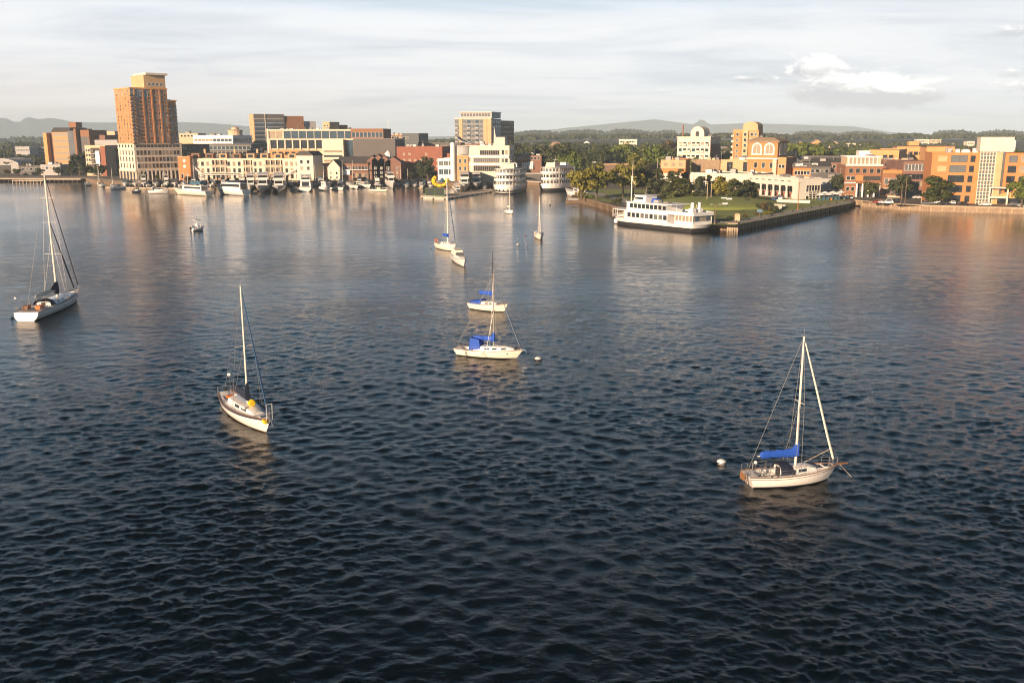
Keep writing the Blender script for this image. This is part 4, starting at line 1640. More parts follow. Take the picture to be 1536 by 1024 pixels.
for i, (px, Y, bs_, w, wl, rf, lab) in enumerate(((905, 1080, 14, 14, WHITE2, ROOFG, 'pale house left of the long white hill block'), (918, 1000, 11, 16, WHITE2, ROOFG, 'grey roofed white house just below the long white hill block'),
                                                 (965, 960, 10, 18, CREAM, ROOFG, 'cream house with a long pale roof below and right of the long white hill block'), (975, 900, 8, 15, GREYL, ROOFG, 'grey house under the big pale roof right of the hill block'),
                                                 (945, 930, 9, 11, CREAM, ROOFT, 'small tan house among trees under the long white hill block'), (900, 1200, 18, 11, CREAM, ROOFT, 'tiny cream house high on the hillside, upper left of the white hill block'))):
    gable('hill_house', lab, px, Y, w, 10, 5.5, 3.2, (-20, 12, 28, -8, 15, 5)[i], wl, rf, base=bs_)
q = Bld('retail_row', 'long low brown retail building with a plain wall behind the park trees', 905, 992, 994, 590, 246, 3, mat('brown_render', (.16, .11, .085), .9), depth=18, roof=ROOFG)
q.strip('coping', 'F', 0, 1, q.h - .5, q.h + .1, .4, TAN)
q.row('F', .05, .95, 9, 3, 2.4, 2.6, gl=GLASS)
q.done()
for i in range(6):
    gable('row_house', ('leftmost small orange house of the row above the retail building', 'second small orange house from the left of the row above the retail building', 'third small orange house of the row, beside the slim dark cypress',
                        'fourth small orange house of the row, right of the slim dark cypress', 'fifth small orange house of the row above the retail building', 'rightmost small orange house of the row above the retail building')[i],
          877 + i * 12.5, 660 - i * 2, 6.2, 9, 3.6, 2.2, 2, (PEACH, TAN)[i % 2], ROOFT, base=3.5, nw=2, fl=1)

# hotel with a domed box on the roof
q = Bld('cream_hotel', 'cream hotel of six storeys with a round topped roof house and a thin chimney', 1014, 1063, 1078, 610, 206, 32, CREAML, roof=ROOFG)
H_ = q.h
for k in range(6):
    z = 2.6 + (H_ - 4) * k / 5.6
    q.row('F', .03, .97, 7, z, 2.2, 1.9, fr=FRW)
    for i in range(7):
        if (i + k) % 3 != 1:
            q.balcony('F', .03 + .94 * (i + .5) / 7, z - 1.3, 2.6, 1.3, CREAML, CREAML)
    q.row('R', .06, .94, 5, z, 1.5, 1.7)
q.strip('brick_lower_wall', 'R', 0, 1, 0, H_ - 4.4, .3, BR_DK)
q.band(H_ - .2, .6, .5, CREAML)
b = MB()
w = 4.6
prof = [(-w, 0)] + [(w, 0)] + [(w * math.cos(a_), 2.4 + w * .95 * math.sin(a_)) for a_ in np.linspace(0, math.pi, 11)]
b.xprism(prof, 3, 14, CREAML, axis='y')
for i in range(len(b.v)):
    b.v[i] = (b.v[i][0] - q.a * .45, b.v[i][1], b.v[i][2] + H_)
b.build('arched_roof_house', q.root)
b = MB()
b.xprism([(-1.2, H_ + .6), (1.2, H_ + .6), (1.2, H_ + 3), (.6, H_ + 3.8), (-.6, H_ + 3.8), (-1.2, H_ + 3)], 2.9, 2.98, DARK, axis='y')
for i in range(len(b.v)):
    b.v[i] = (b.v[i][0] - q.a * .45, b.v[i][1], b.v[i][2])
b.build('arched_window', q.root)
b = MB()
b.tube((-q.a * .93, 5, H_ - .5), (-q.a * .93, 5, H_ + 8), .55, BR_BR, .45, n=8)
b.build('chimney', q.root)
clutter(q, 4, -q.a * .3, -1, 4, 12, H_ - .3, 41)
q.done()
# tall brick apartment block
q = Bld('brick_apartment_tower', 'orange and tan brick apartment tower with an arched stepped top beside the arched window building', 1096, 1134, 1140, 590, 194, 32, BR_TAN, roof=ROOFG)
H_ = q.h
q.strip('orange_brick_front', 'F', .02, .36, 0, H_ - 2, .5, BR_OR)
b = MB()
x0, x1 = -q.a * .60, -.4
prof = [(x0, H_ - 1), (x1, H_ - 1), (x1, H_ + 2)] + [((x0 + x1) / 2 + (x1 - x0) / 2 * math.cos(a_), H_ + 2 + 2.6 * math.sin(a_)) for a_ in np.linspace(0.1, math.pi, 9)]
b.xprism(prof, -.9, 9, TAN, axis='y')
b.build('arched_top', q.root)
q.strip('tan_bay', 'F', .40, .62, 0, H_ - .7, 1.2, TAN)
for k in range(9):
    z = 2.2 + (H_ - 3) * k / 8.7
    q.row('F', .08, .30, 1, z, 1.5, 1.7, off=.5)
    q.row('F', .42, .60, 1, z, 1.6, 1.8, off=1.2)
    q.row('F', .66, .96, 2, z, 1.5, 1.8)
    if k > 1:
        q.balcony('R', .5, z - 1.3, 4.5, 2.2, GREYL, FRD)
    q.balcony('F', .015, z - 1.3, 1.6, 1.2, CREAML, CREAML)
q.done()
# brick building with white arched windows
q = Bld('arched_window_building', 'orange brick building with white framed arched windows under a brown hipped roof', 1119, 1163, 1177, 490, 212, 33, BR_OR, roof=ROOFT)
H_ = q.h
q.band(H_ - .5, .6, 1.0, ROOFT, 'eaves')
b = MB()
x0, x1, y0, y1 = -q.a - 1, 1, -1, q.b + 1
b.loft([[(x0, y0, H_ + .1), (x1, y0, H_ + .1), (x1, y1, H_ + .1), (x0, y1, H_ + .1)], [(x0 + 4, y0 + 3, H_ + 1.9), (x1 - 4, y0 + 3, H_ + 1.9), (x1 - 4, y1 - 3, H_ + 1.9), (x0 + 4, y1 - 3, H_ + 1.9)]], ROOFT)
b.build('hip_roof', q.root)
def archwin(q, face, u, z, w, h):
    (x, y), rz = q.at(face, u)
    b = MB()
    n = 9
    outer = [(-w / 2, 0), (w / 2, 0)] + [(w / 2 * math.cos(a_), h - w / 2 + w / 2 * math.sin(a_)) for a_ in np.linspace(0, math.pi, n)]
    b.xprism(outer, -.22, .0, FRW, axis='y')
    wi = w * .74
    inner = [(-wi / 2, .3), (wi / 2, .3)] + [(wi / 2 * math.cos(a_), h - w / 2 + wi / 2 * math.sin(a_)) for a_ in np.linspace(0, math.pi, n)]
    b.xprism(inner, -.26, -.225, GLASSW, axis='y')
    b.box(-.09, .09, -.30, -.262, .3, h - w * .15, FRW)
    b.box(-w / 2 - .2, w / 2 + .2, -.5, 0, -.35, -.002, FRW)
    b.build('arched_window', q.root, loc=(x, y, z), rz=rz)


for i in range(2):
    archwin(q, 'F', .30 + i * .42, H_ - 6.6, 5.4, 5.9)
for i in range(2):
    archwin(q, 'R', .30 + i * .42, H_ - 6.6, min(4.6, q.b * .36), 5.9)
q.band(H_ - 9.0, .5, .6, WHITE2, 'string_course')
q.row('F', .15, .95, 3, H_ - 12.2, 1.5, 2.8)
q.row('F', .15, .95, 3, H_ - 17, 1.5, 2.8)
q.row('R', .1, .9, 3, H_ - 12.2, 1.5, 2.4)
q.strip('stone_pier', 'F', .86, .99, 0, H_ - 9, .5, CONCL)
q.done()
q = Bld('brown_block', 'plain brown brick block with a tan side standing below the arched window building', 1164, 1176, 1190, 470, 236, 34, BR_TAN, roof=ROOFD)
q.strip('brown_facing', 'R', 0, 1, 0, q.h - .2, .25, BR_DK)
q.grid('F', .1, .9, 2, 1, q.h - 2, 3, 1.4, 1.6)
q.done()
q = Bld('tan_block', 'pale tan roof block between the arched window building and the green trees', 1178, 1190, 1192, 520, 227, 20, CREAM, depth=12)
q.row('F', .1, .9, 2, q.h - 3, 1.4, 1.4)
q.done()
# tan shingle roofed hall and neighbours
q = Bld('tan_hall', 'low hall with a broad tan shingle wall and flat roof behind the cream hall', 1036, 1078, 1084, 520, 240, 26, ROOFT, roof=ROOFG)
q.strip('dark_door', 'F', .25, .33, q.h - 6, q.h - 2.5, .1, DARK)
q.strip('dark_band', 'F', .05, .9, 0, q.h - 8, .25, FRD)
clutter(q, 6, -q.a + 2, -2, 2, 14, q.h - .3, 51, (ROOFG, ROOFW, CREAM))
q.done()
q = Bld('glazed_hall', 'dark glazed hall with tan end walls and a pale flat roof behind the cream building', 1079, 1140, 1150, 500, 240, 24, TAN, roof=ROOFW)
q.strip('dark_glazing', 'F', .16, .30, 2, q.h - 1.2, .2, GLASS)
q.strip('dark_glazing', 'F', .56, .98, 2, q.h - 1.2, .2, GLASS)
for i in range(10):
    q.strip('mullion', 'F', .56 + i * .042, .565 + i * .042, 2, q.h - 1.2, .32, FRD)
clutter(q, 8, -q.a + 3, -3, 2, 12, q.h - .3, 52, (ROOFW, ROOFG, WHITE2))
q.done()
q = Bld('orange_topped_pavilion', 'low pavilion with an orange upper band above a white base beside tall dark conifers', 990, 1027, 1034, 510, 240, 14, BR_OR, roof=ROOFT)
q.strip('white_base', 'F', 0, 1, 0, q.h - 8.3, .5, OFFW)
q.strip('white_cornice', 'F', 0, 1, q.h - 8.2, q.h - 7.2, .7, CREAML)
q.strip('tan_attic', 'F', 0, 1, q.h - 4.6, q.h, .3, TAN)
for i in range(3):
    q.wins.append((win_mesh(1.8, 1.8, FRB, GLASSW, 1), (-q.a * (.8 - i * .3), -.3, q.h - 2.4), 0))
q.row('F', .15, .9, 3, 2.8, 1.6, 3, off=.5)
clutter(q, 4, -q.a + 2, -2, 2, 10, q.h - .3, 53)
q.done()
# long cream wall building
q = Bld('cream_hall', 'long low cream walled building with a plain sunlit parapet behind the park trees', 1036, 1128, 1131, 462, 261, 36, CREAML, depth=26, roof=ROOFG)
q.band(q.h - 1.0, .5, .35, CREAML)
q.strip('portal', 'F', .0, .05, 0, q.h + .2, .8, CREAML)
q.strip('dark_doorway', 'F', .06, .11, 0, q.h * .66, .12, DARK)
for i in range(7):
    q.strip('pilaster', 'F', .14 + i * .12, .155 + i * .12, 0, q.h - 1.2, .35, CREAML)
q.row('F', .15, .98, 7, q.h * .4, 2.2, 2.8)
clutter(q, 8, -q.a + 3, -3, 3, 18, q.h - .4, 54)
q.done()
# columned building
q = Bld('columned_building', 'pale stone building with a tall columned porch along one side', 1128, 1205, 1230, 426, 267.5, 70, OFFW, roof=ROOFD)
H_ = q.h
pp = 3.4                                        # porch depth: entablature and columns stand forward of the brick wall
q.box('entablature', -q.a, -3.6, -pp, -.01, H_ - 3.6, H_ - .35, OFFW)
q.strip('brick_wall', 'F', 0.02, .93, 0, H_ - 6.8, .12, BR_RED)
q.strip('clerestory', 'F', 0.02, .93, H_ - 6.6, H_ - 3.7, .10, GLASS)
q.box('end_pier', -3.58, 0, -pp, -.012, 0, H_ - .36, OFFW)
for i in range(8):
    x = -q.a + .8 + (q.a - 5) * i / 7
    b = MB()
    b.lathe([(.75, 0), (.75, 2.2), (.48, 2.4), (.42, H_ - 4.6), (.6, H_ - 4.3), (.7, H_ - 3.62)], OFFW, (x, -pp + .8, 0), n=10)
    b.build('column', q.root)
    if i < 7:
        b = MB()
        b.box(x + 1.6, x + 3.8, -pp - .06, -pp - .003, H_ - 1.7, H_ - 1.3, FRD)
        b.build('vent_slot', q.root)
q.box('porch_floor', -q.a, -3.6, -pp - .6, -.02, -.3, .35, CONC)
q.band(H_ - .3, .4, .25, OFFW, ext=(-q.a, 0, -pp, q.b))
q.row('R', .12, .95, 5, H_ - 4.6, 1.6, 2.8, fr=FRW, gl=GLASS)
q.row('R', .12, .95, 4, H_ - 9.2, 1.6, 2.6, fr=FRW, gl=GLASS)
q.row('R', .3, .95, 3, 2.0, 2.0, 3.0, fr=FRW, gl=GLASS)
q.strip('string_course', 'R', 0, 1, H_ - 7.0, H_ - 6.6, .3, OFFW)
for i in range(6):
    x = random.uniform(-q.a * .9, -6)
    b = MB()
    b.box(x, x + 2.5, 5 + i, 7.2 + i, H_ - .45, H_ + .8, ROOFG)
    b.build('rooftop_unit', q.root)
q.done()
# low dark roofs between
for i, (pl, pr, Y, tp, wl, rf, lab) in enumerate(((1188, 1214, 470, 252, BR_OR, ROOFG, 'small orange walled building with a dark roof right of the brown block'), (1205, 1244, 520, 250, GREYW, ROOFD, 'low dark slate roofed building behind the columned building'),
                                                  (1218, 1264, 560, 244, BR_DK, ROOFD, 'low dark brick building in shade left of the white topped brick building'), (1230, 1264, 450, 268, GREYL, ROOFG, 'low grey annex behind the cafe umbrellas'),
                                                  (1190, 1262, 640, 240, GREYW, ROOFG, 'long low grey roofed building in front of the green trees'))):
    q = Bld('low_building', lab, pl, pr, pr, Y, tp, 12, wl, depth=16, roof=rf, par=.3)
    q.row('F', .05, .95, 5, q.h - 2.4, 1.8, 1.7)
    q.row('F', .05, .95, 4, q.h - 6.4, 1.8, 1.9)
    b = MB()
    b.xprism([(-.5, q.h + .15), (16.5, q.h + .15), (8, q.h + 2.6)], -q.a - .5, .5, rf)
    b.build('pitched_roof', q.root)
    clutter(q, 3, -q.a + 1, -1, 1, 4, q.h, 60 + i)
    q.done()
# mid-right brick building
q = Bld('brick_office', 'brown brick office with a white framed top storey and white columns at street level', 1265, 1321, 1326, 442, 248, 10, BR_BR, depth=24, roof=ROOFG)
H_ = q.h
ZT = Zt(235, 442) - LAND
q.body('white_top_storey', -q.a + .6, -q.a * .06, .8, 18, H_, ZT, CREAM, ROOFG, .3)
q.strip('white_ledge', 'F', 0, .99, H_ - .3, H_ + .35, .6, WHITE2)
q.band(ZT - LAND * 0 - .3, .5, .35, WHITE2, 'white_cornice', ext=(-q.a + .6, -q.a * .06, .8, 18))
for i in range(8):
    x = -q.a + 1.4 + (q.a * .92 - 2) * i / 7.4
    b = MB()
    b.box(x - .2, x + .2, .5, .79, H_ + .4, ZT - .4, WHITE2)
    b.build('white_post', q.root)
    if i < 7:
        q.wins.append((win_mesh(1.4, 2.6, FRB, GLASSW, 1), (x + 1.1, .8, (H_ + ZT) / 2), 0))
q.row('F', .06, .98, 5, H_ - 2.6, 1.7, 2.0, fr=FRB, gl=GLASS)
q.strip('loggia_shade', 'F', .50, .99, H_ - 7.0, H_ - 5.0, .1, DARK)  # dark strip laid on the wall as the shade of a loggia
q.strip('orange_panel', 'F', .30, .49, H_ - 7.2, H_ - 4.6, .2, BR_OR)
q.row('F', .04, .28, 2, H_ - 6, 2.2, 1.6, gl=GLASS)
q.strip('white_string', 'F', 0, 1, H_ - 8.4, H_ - 7.9, .5, WHITE2)
q.row('F', .03, .97, 7, H_ - 11, 1.3, 1.9, fr=FRW)
q.row('F', .03, .30, 2, H_ - 15, 1.3, 2.2, fr=FRW)
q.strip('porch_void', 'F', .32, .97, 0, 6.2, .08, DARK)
for i in range(5):
    x = -q.a * (.68 - i * .155)
    b = MB()
    b.tube((x, -2.2, 0), (x, -2.2, 6.2), .42, WHITE2, n=8)
    b.build('column', q.root)
q.box('porch_roof', -q.a * .70, -.2, -2.8, -.01, 6.2, 6.9, BR_BR)
b = MB()
b.box(-q.a * .62, -q.a * .34, 4, 12, ZT, ZT + 2.6, WHITE2)
b.build('rooftop_unit', q.root)
clutter(q, 5, -q.a * .5, -3, 3, 14, ZT - .2, 71)
q.done()
q = Bld('brick_corner_house', 'dark brown brick corner house with an orange parapet and pale window surrounds', 1321, 1350, 1357, 434, 255, 14, BR_BR, depth=16, roof=ROOFG)
H_ = q.h
q.strip('orange_parapet', 'F', 0, 1, H_ - 1.6, H_, .3, BR_OR)
q.row('F', .08, .92, 3, H_ - 5.2, 1.7, 2.6, fr=FRW, gl=GLASSG)
q.row('F', .08, .92, 4, H_ - 9.2, 1.2, 1.9, fr=FRW)
q.row('F', .08, .92, 4, 2.6, 1.2, 2.2, fr=FRD)
q.strip('white_ledge', 'F', 0, 1, .2, 1.0, .5, CONCL)
q.done()
q = Bld('shaded_store', 'long dark shaded building with tall pale windows along the street beside the orange buildings', 1352, 1392, 1395, 500, 242, 8, BR_DK, depth=36, roof=ROOFD)
q.row('F', .05, .95, 7, q.h - 3.2, 2, 3.2, fr=FRW, gl=GLASSG)
q.row('F', .05, .95, 6, q.h - 8, 1.8, 2.6, fr=FRD)
q.row('F', .05, .95, 6, 3, 1.8, 2.6, fr=FRD)
q.done()
q = Bld('long_dark_block', 'long low dark roofed block behind the brown brick office', 1322, 1372, 1374, 540, 240, 8, BR_DK, depth=20, roof=ROOFD)
q.row('F', .05, .95, 9, q.h - 2.6, 1.8, 1.6, fr=FRD)
clutter(q, 5, -q.a + 1, -1, 2, 12, q.h - .3, 73)
q.done()
q = Bld('peach_block', 'peach coloured flat roofed block with two dark openings behind the brown brick office', 1300, 1345, 1357, 600, 225, 26, PEACH, roof=ROOFG)
q.row('F', .45, .85, 2, q.h - 4, 2.6, 1.6, gl=GLASS, fr=FRD)
q.done()
q = Bld('ochre_school', 'long ochre walled building with a dark eaves line and a square stub tower', 1342, 1390, 1392, 680, 219.5, 14, PEACH, depth=20, roof=ROOFT)
q.band(q.h - .1, .6, .8, ROOFD, 'eaves')
q.row('F', .35, .85, 3, q.h - 5, 2.6, 2.2, gl=GLASS, fr=FRD)
q.box('stub_tower', -q.a * .62, -q.a * .30, 3, 12, q.h, q.h + 3.4, PEACH)
q.done()
q = Bld('ochre_house', 'bright ochre block with small dark square windows just behind the big orange brick building', 1385, 1427, 1432, 560, 219.5, 14, PEACH, depth=22, roof=ROOFT)
q.band(q.h - .1, .6, .8, ROOFD, 'eaves')
q.row('F', .1, .9, 6, q.h - 4.4, 1.4, 2.0, gl=GLASS, fr=FRB)
q.row('F', .1, .9, 6, q.h - 9, 1.4, 2.0, gl=GLASS, fr=FRB)
q.done()
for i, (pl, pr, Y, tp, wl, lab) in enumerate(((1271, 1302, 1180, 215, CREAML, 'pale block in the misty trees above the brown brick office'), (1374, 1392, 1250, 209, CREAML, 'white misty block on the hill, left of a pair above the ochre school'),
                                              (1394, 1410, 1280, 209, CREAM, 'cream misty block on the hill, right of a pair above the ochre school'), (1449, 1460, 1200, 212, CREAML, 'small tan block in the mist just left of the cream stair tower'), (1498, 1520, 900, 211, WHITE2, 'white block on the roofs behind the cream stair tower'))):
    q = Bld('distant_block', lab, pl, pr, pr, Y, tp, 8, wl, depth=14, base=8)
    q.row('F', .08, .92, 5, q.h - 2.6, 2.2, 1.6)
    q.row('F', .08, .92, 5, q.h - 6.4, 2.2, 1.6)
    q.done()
# big orange brick building at the right edge
q = Bld('orange_brick_building', 'big bright orange brick building with a cream stair tower of gridded glass', 1392, 1660, 1662, 383, 229.5, 17, BR_OR, depth=26, roof=ROOFG, h=21.0)
H_ = q.h
def uo(px):                                     # front-face fraction for a pixel column at mid height
    c0 = Vector(q.root.location)
    phi = -q.root.rotation_euler.z
    K = (CAM_H - 12) * SN
    k = (px - 768) / FPX
    a_ = (c0.x - k * (c0.y * CS + K)) / (math.cos(phi) + k * CS * math.sin(phi))
    return 1 - a_ / q.a


u = uo
fh = 4.15
for k in range(5):
    z = 1.9 + k * fh
    kinds = (GLASS, GLASSG, GLASS, GLASS, GLASSB)
    wd = 6.4 if k < 4 else 6.0
    uc = u(1431 + k * 1.2)
    q.wins.append((win_mesh(6.2, 2.7, FRD, GLASS if k < 3 else GLASSG, 2), (-q.a * (1 - uc), 0, z), 0))
    q.wins.append((win_mesh(1.7, 2.5, FRD, GLASS, 1), (-q.a * (1 - u(1453 + k * .8)), 0, z), 0))
    q.wins.append((win_mesh(3.0, 2.7, FRD, GLASSG if k == 4 else GLASS, 1), (-q.a * (1 - u(1514 + k * .6)), 0, z), 0))
    q.wins.append((win_mesh(4.0, 2.4, FRB, GLASSW if k > 2 else GLASS, 1), (-q.a * (1 - u(1534 + k * .6)), 0, z), 0))
    q.wins.append((win_mesh(3.0, 2.4, FRB, GLASSG, 1), (-q.a * (1 - u(1580)), 0, z), 0))
    if k > 2:
        q.wins.append((win_mesh(3.4, 2.2, PEACH, TAN, 1), (-q.a * (1 - u(1411)), 0, z), 0))
ua, ub = u(1466), u(1489)
xa, xb = -q.a * (1 - ua), -q.a * (1 - ub)
q.box('stair_glazing', xa, xb, -1.2, -.01, 0, H_ + .6, GLASSG)
for i in range(6):
    x = xa + (xb - xa) * i / 5
    q.box('mullion', x - .14, x + .14, -1.5, -1.205, 0, H_ + .8, CREAML)
for i in range(15):
    z = .6 + i * (H_ / 14.3)
    b = MB()
    b.box(xa + .15, xb - .15, -1.42, -1.206, z, z + .22, CREAML)
    b.build('transom', q.root)
q.box('stair_jamb', xb + .15, xb + 2.6, -1.6, -.01, 0, H_ + .3, TAN)
xs = -q.a * (1 - u(1503))
q.box('dark_glass_slot', xb + 2.62, xs, -.8, -.012, 0, H_ + .5, GLASSG)
q.body('cream_tower_top', xa - .4, -q.a * (1 - u(1514)), -1.0, 8, H_ + .62, H_ + 6.4, CREAML, ROOFW, .3)
b = MB()                                        # white entrance frame
xm = -q.a * (1 - u(1497))
for x in (xm - 3.4, xm + 3.4):
    b.box(x - .3, x + .3, -4.2, -3.6, 0, 6.6, CREAML)
b.box(xm - 3.7, xm + 3.7, -4.25, -1.7, 6.603, 7.2, CREAML)
b.box(xm - 3.1, xm + 3.1, -4.15, -3.65, 2.6, 3.3, CREAML)
b.build('entrance_frame', q.root)
xm2 = -q.a * (1 - u(1518))
b = MB()
arc = [(xm2 + 6.4 * math.cos(a_), 1.0 + 4.2 * math.sin(a_)) for a_ in np.linspace(0.1, math.pi - .1, 9)]
b.xprism([(xm2 - 6.4, 0), (xm2 + 6.4, 0)] + arc, -2.2, -.014, PEACH, axis='y')
b.build('arched_porch', q.root)
b = MB()
b.box(xm2 - 5.2, xm2 + 5.2, -2.3, -2.205, .1, 2.6, GLASS)
b.build('shop_window', q.root)
q.band(H_ - .25, .3, .12, BR_OR, 'coping')
clutter(q, 6, -q.a * .9, -q.a * .6, 4, 18, H_ - .3, 81, (ROOFW, GREYL))
q.done()

# more background roofs left of centre to close the town behind the marina
for i, (pl, pr, Y, tp, wl, lab) in enumerate(((0, 22, 760, 243, GREYL, 'grey low sheds at the left edge below the curved roof'), (30, 66, 700, 249, GREYW, 'low dark sheds with pale roofs left of the brick office block'), (62, 92, 690, 247, GREYL, 'pale low sheds in front of the brick office block'),
                                              (372, 404, 700, 226, GREYW, 'low dark block under the glass office building'), (272, 300, 900, 200, CREAM, 'cream domed block glimpsed right of the tower'),
                                              (700, 740, 700, 216, BR_DK, 'dark brick block behind the cream waterfront building'), (816, 850, 700, 236, GREYL, 'grey low block under the dark trees right of the awnings'))):
    q = Bld('low_block', lab, pl, pr, pr, Y, tp, 6, wl, depth=18, roof=ROOFW if i in (0, 1, 2) else ROOFG, par=.3)
    q.row('F', .05, .95, 5, q.h - 2.4, 2, 1.7)
    clutter(q, 3, -q.a + 1, -1, 1, 8, q.h, 90 + i, (ROOFW, GREYL, ROOFG))
    q.done()

# small far-off town houses on the hillside right and centre, each its own house
rg = random.Random(5)
for i in range(16):
    px = (775, 795, 812, 825, 858, 880, 1006, 1082, 1090, 1200, 1225, 1250, 640, 655, 668, 600)[i]
    Y = (1250, 1300, 1220, 1350, 1120, 1300, 1100, 1000, 1100, 1200, 1300, 1250, 1250, 1300, 1220, 1300)[i]
    x = X(px, Y, 12)
    gable('hill_house', 'tiny pale or ochre house among the trees on the misty hillside', px, Y, rg.uniform(9, 15), 10, rg.uniform(5, 8), 3.2, rg.uniform(-30, 30), rg.choice((CREAM, WHITE2, PEACH, TAN)), rg.choice((ROOFG, ROOFT)), base=hill_z(x, Y) + 1, group='tiny houses on the misty hillside')

# ------------------------------------------------------------------ trees and shrubs
T1 = tpx
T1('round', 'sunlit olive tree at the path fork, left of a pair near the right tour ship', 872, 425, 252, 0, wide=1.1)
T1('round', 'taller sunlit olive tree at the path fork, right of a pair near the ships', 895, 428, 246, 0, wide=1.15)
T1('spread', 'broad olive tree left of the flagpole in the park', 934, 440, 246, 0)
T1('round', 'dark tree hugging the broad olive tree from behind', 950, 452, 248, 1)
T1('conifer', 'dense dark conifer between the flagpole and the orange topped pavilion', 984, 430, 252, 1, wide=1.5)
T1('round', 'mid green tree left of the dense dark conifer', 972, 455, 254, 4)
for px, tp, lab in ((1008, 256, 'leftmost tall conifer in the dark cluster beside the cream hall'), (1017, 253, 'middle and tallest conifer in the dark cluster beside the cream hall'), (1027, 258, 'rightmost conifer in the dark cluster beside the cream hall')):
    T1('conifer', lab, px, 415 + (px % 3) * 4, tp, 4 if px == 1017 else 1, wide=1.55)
for px, tp, lf, kd, lab in ((1052, 265, 1, 'column', 'dark upright tree at the left end of the row in front of the cream wall'), (1062, 262, 1, 'conifer', 'pointed dark tree behind the twin lamp poles'), (1078, 264, 0, 'round', 'bright yellow green tree in the row in front of the cream wall'),
                            (1090, 268, 0, 'round', 'smaller yellow green tree right of the brightest one'), (1100, 269, 1, 'column', 'dark tree, first right of the yellow green pair'), (1109, 269, 1, 'column', 'dark columnar tree in the middle of the right half of the row'),
                            (1118, 270, 1, 'column', 'dark columnar tree, second from the right end of the row'), (1127, 271, 1, 'column', 'dark columnar tree by the first porch column'), (1127, 273, 2, 'round', 'small bright green tree peeping over the dark columnar trees')):
    T1(kd, lab, px, 398 + (px % 4) * 3 + (6 if lf == 2 else 0), tp, lf, wide=1.35 if kd == 'column' else 1.0)
T1('column', 'large dense tree in front of the orange brick building by the quay', 1404, 396, 260, 4, wide=1.9)
T1('round', 'green tree at the right edge in front of the orange building', 1532, 372, 264, 2)
T1('round', 'dark street tree in front of the brick corner house', 1352, 420, 262, 1, wide=1.2)
T1('round', 'small dark tree in front of the white columned porch', 1306, 424, 272, 1)
T1('spread', 'dark tree in the gap left of the brown brick office', 1256, 450, 262, 1)
T1('round', 'round dark tree in front of the red brick warehouse', 641, 614, 235, 1)
T1('round', 'dark tree beside the grey arched roof of the office block', 120, 690, 228, 1)
T1('round', 'small green tree at the foot of the tall brick tower', 216, 610, 258, 2)
T1('round', 'second small green tree at the foot of the tower, by the arcade', 236, 612, 262, 4)
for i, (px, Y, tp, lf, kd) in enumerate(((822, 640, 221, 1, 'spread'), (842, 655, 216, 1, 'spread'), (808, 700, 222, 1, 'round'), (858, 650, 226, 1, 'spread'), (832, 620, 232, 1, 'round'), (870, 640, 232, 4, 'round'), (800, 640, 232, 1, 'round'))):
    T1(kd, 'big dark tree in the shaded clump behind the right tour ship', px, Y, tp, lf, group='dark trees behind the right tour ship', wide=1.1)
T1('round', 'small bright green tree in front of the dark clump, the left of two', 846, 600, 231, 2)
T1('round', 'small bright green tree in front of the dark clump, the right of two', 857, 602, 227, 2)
T1('column', 'slim dark cypress standing before the small orange row houses, left', 882, 600, 236, 1, wide=.8)
T1('column', 'slim cypress before the small orange row houses, right of the other cypress', 903, 602, 231, 1, wide=.8)
T1('round', 'olive tree behind the flagpole above the retail building', 952, 570, 230, 0)
T1('round', 'tall light green tree behind the slim lamp pole above the retail building', 986, 600, 218, 2, wide=1.0)
for i, (px, Y, tp, lf) in enumerate(((905, 700, 222, 1), (925, 720, 221, 2), (943, 730, 214, 2), (958, 740, 222, 1), (880, 740, 226, 1), (972, 720, 222, 1), (1000, 740, 218, 1), (1008, 760, 211, 3), (895, 800, 222, 4), (915, 860, 216, 1), (968, 840, 217, 4), (990, 860, 222, 1), (865, 820, 220, 1), (850, 900, 214, 1), (776, 820, 213, 1), (790, 780, 220, 1), (1005, 640, 232, 1), (960, 660, 236, 4))):
    T1(('round', 'spread')[i % 2], 'leafy tree in the wooded slope between the park and the hill houses', px, Y, tp, lf, z=3 + max(0, (Y - 640) * .012), group='trees on the slope above the park', wide=1.15)
for i, (px, Y, tp, lf) in enumerate(((1186, 690, 215, 2), (1198, 700, 214, 2), (1210, 700, 217, 2), (1222, 690, 217, 2), (1234, 700, 220, 2), (1192, 740, 216, 4))):
    T1('spread', 'bright green tree in the sunlit row behind the low grey roofs', px, Y, tp, lf, group='bright green trees behind the low grey roofs', wide=1.1)
for i, (px, Y, tp, lf) in enumerate(((1250, 720, 221, 1), (1262, 760, 222, 1), (1278, 700, 227, 2), (1290, 720, 222, 2), (1240, 800, 222, 1), (1300, 800, 224, 1), (1340, 840, 222, 1))):
    T1('spread', 'tree in the misty slope above the white topped brick office', px, Y, tp, lf, z=6, group='trees above the brick office', wide=1.3)
for i, (px, Y, tp, lf) in enumerate(((1042, 590, 236, 2), (1082, 640, 228, 2), (1090, 660, 229, 3), (1448, 640, 221, 3), (1432, 760, 220, 4), (1526, 520, 226, 2))):
    T1('round', ('dark green treetop between the hotel and the tan hall', 'green treetop in the gap right of the hotel, left of two', 'brown green treetop in the gap right of the hotel, right of two', 'brown treetop above the big orange building roof', 'small treetop beside the ochre block roof', 'green treetop above the roof at the far right')[i], px, Y, tp, lf)
for i, (px, Y, tp, lf) in enumerate(((10, 690, 254, 3), (26, 690, 253, 4), (60, 676, 252, 1), (74, 700, 247, 1), (44, 720, 243, 1), (88, 690, 250, 1), (108, 680, 248, 1), (20, 740, 240, 1), (36, 760, 238, 4), (58, 760, 239, 1), (130, 676, 247, 1), (150, 664, 246, 1))):
    T1('round', 'dark low tree among the sheds and parked boats at the far left', px, Y, tp, lf, group='dark trees along the left shore', wide=1.4)
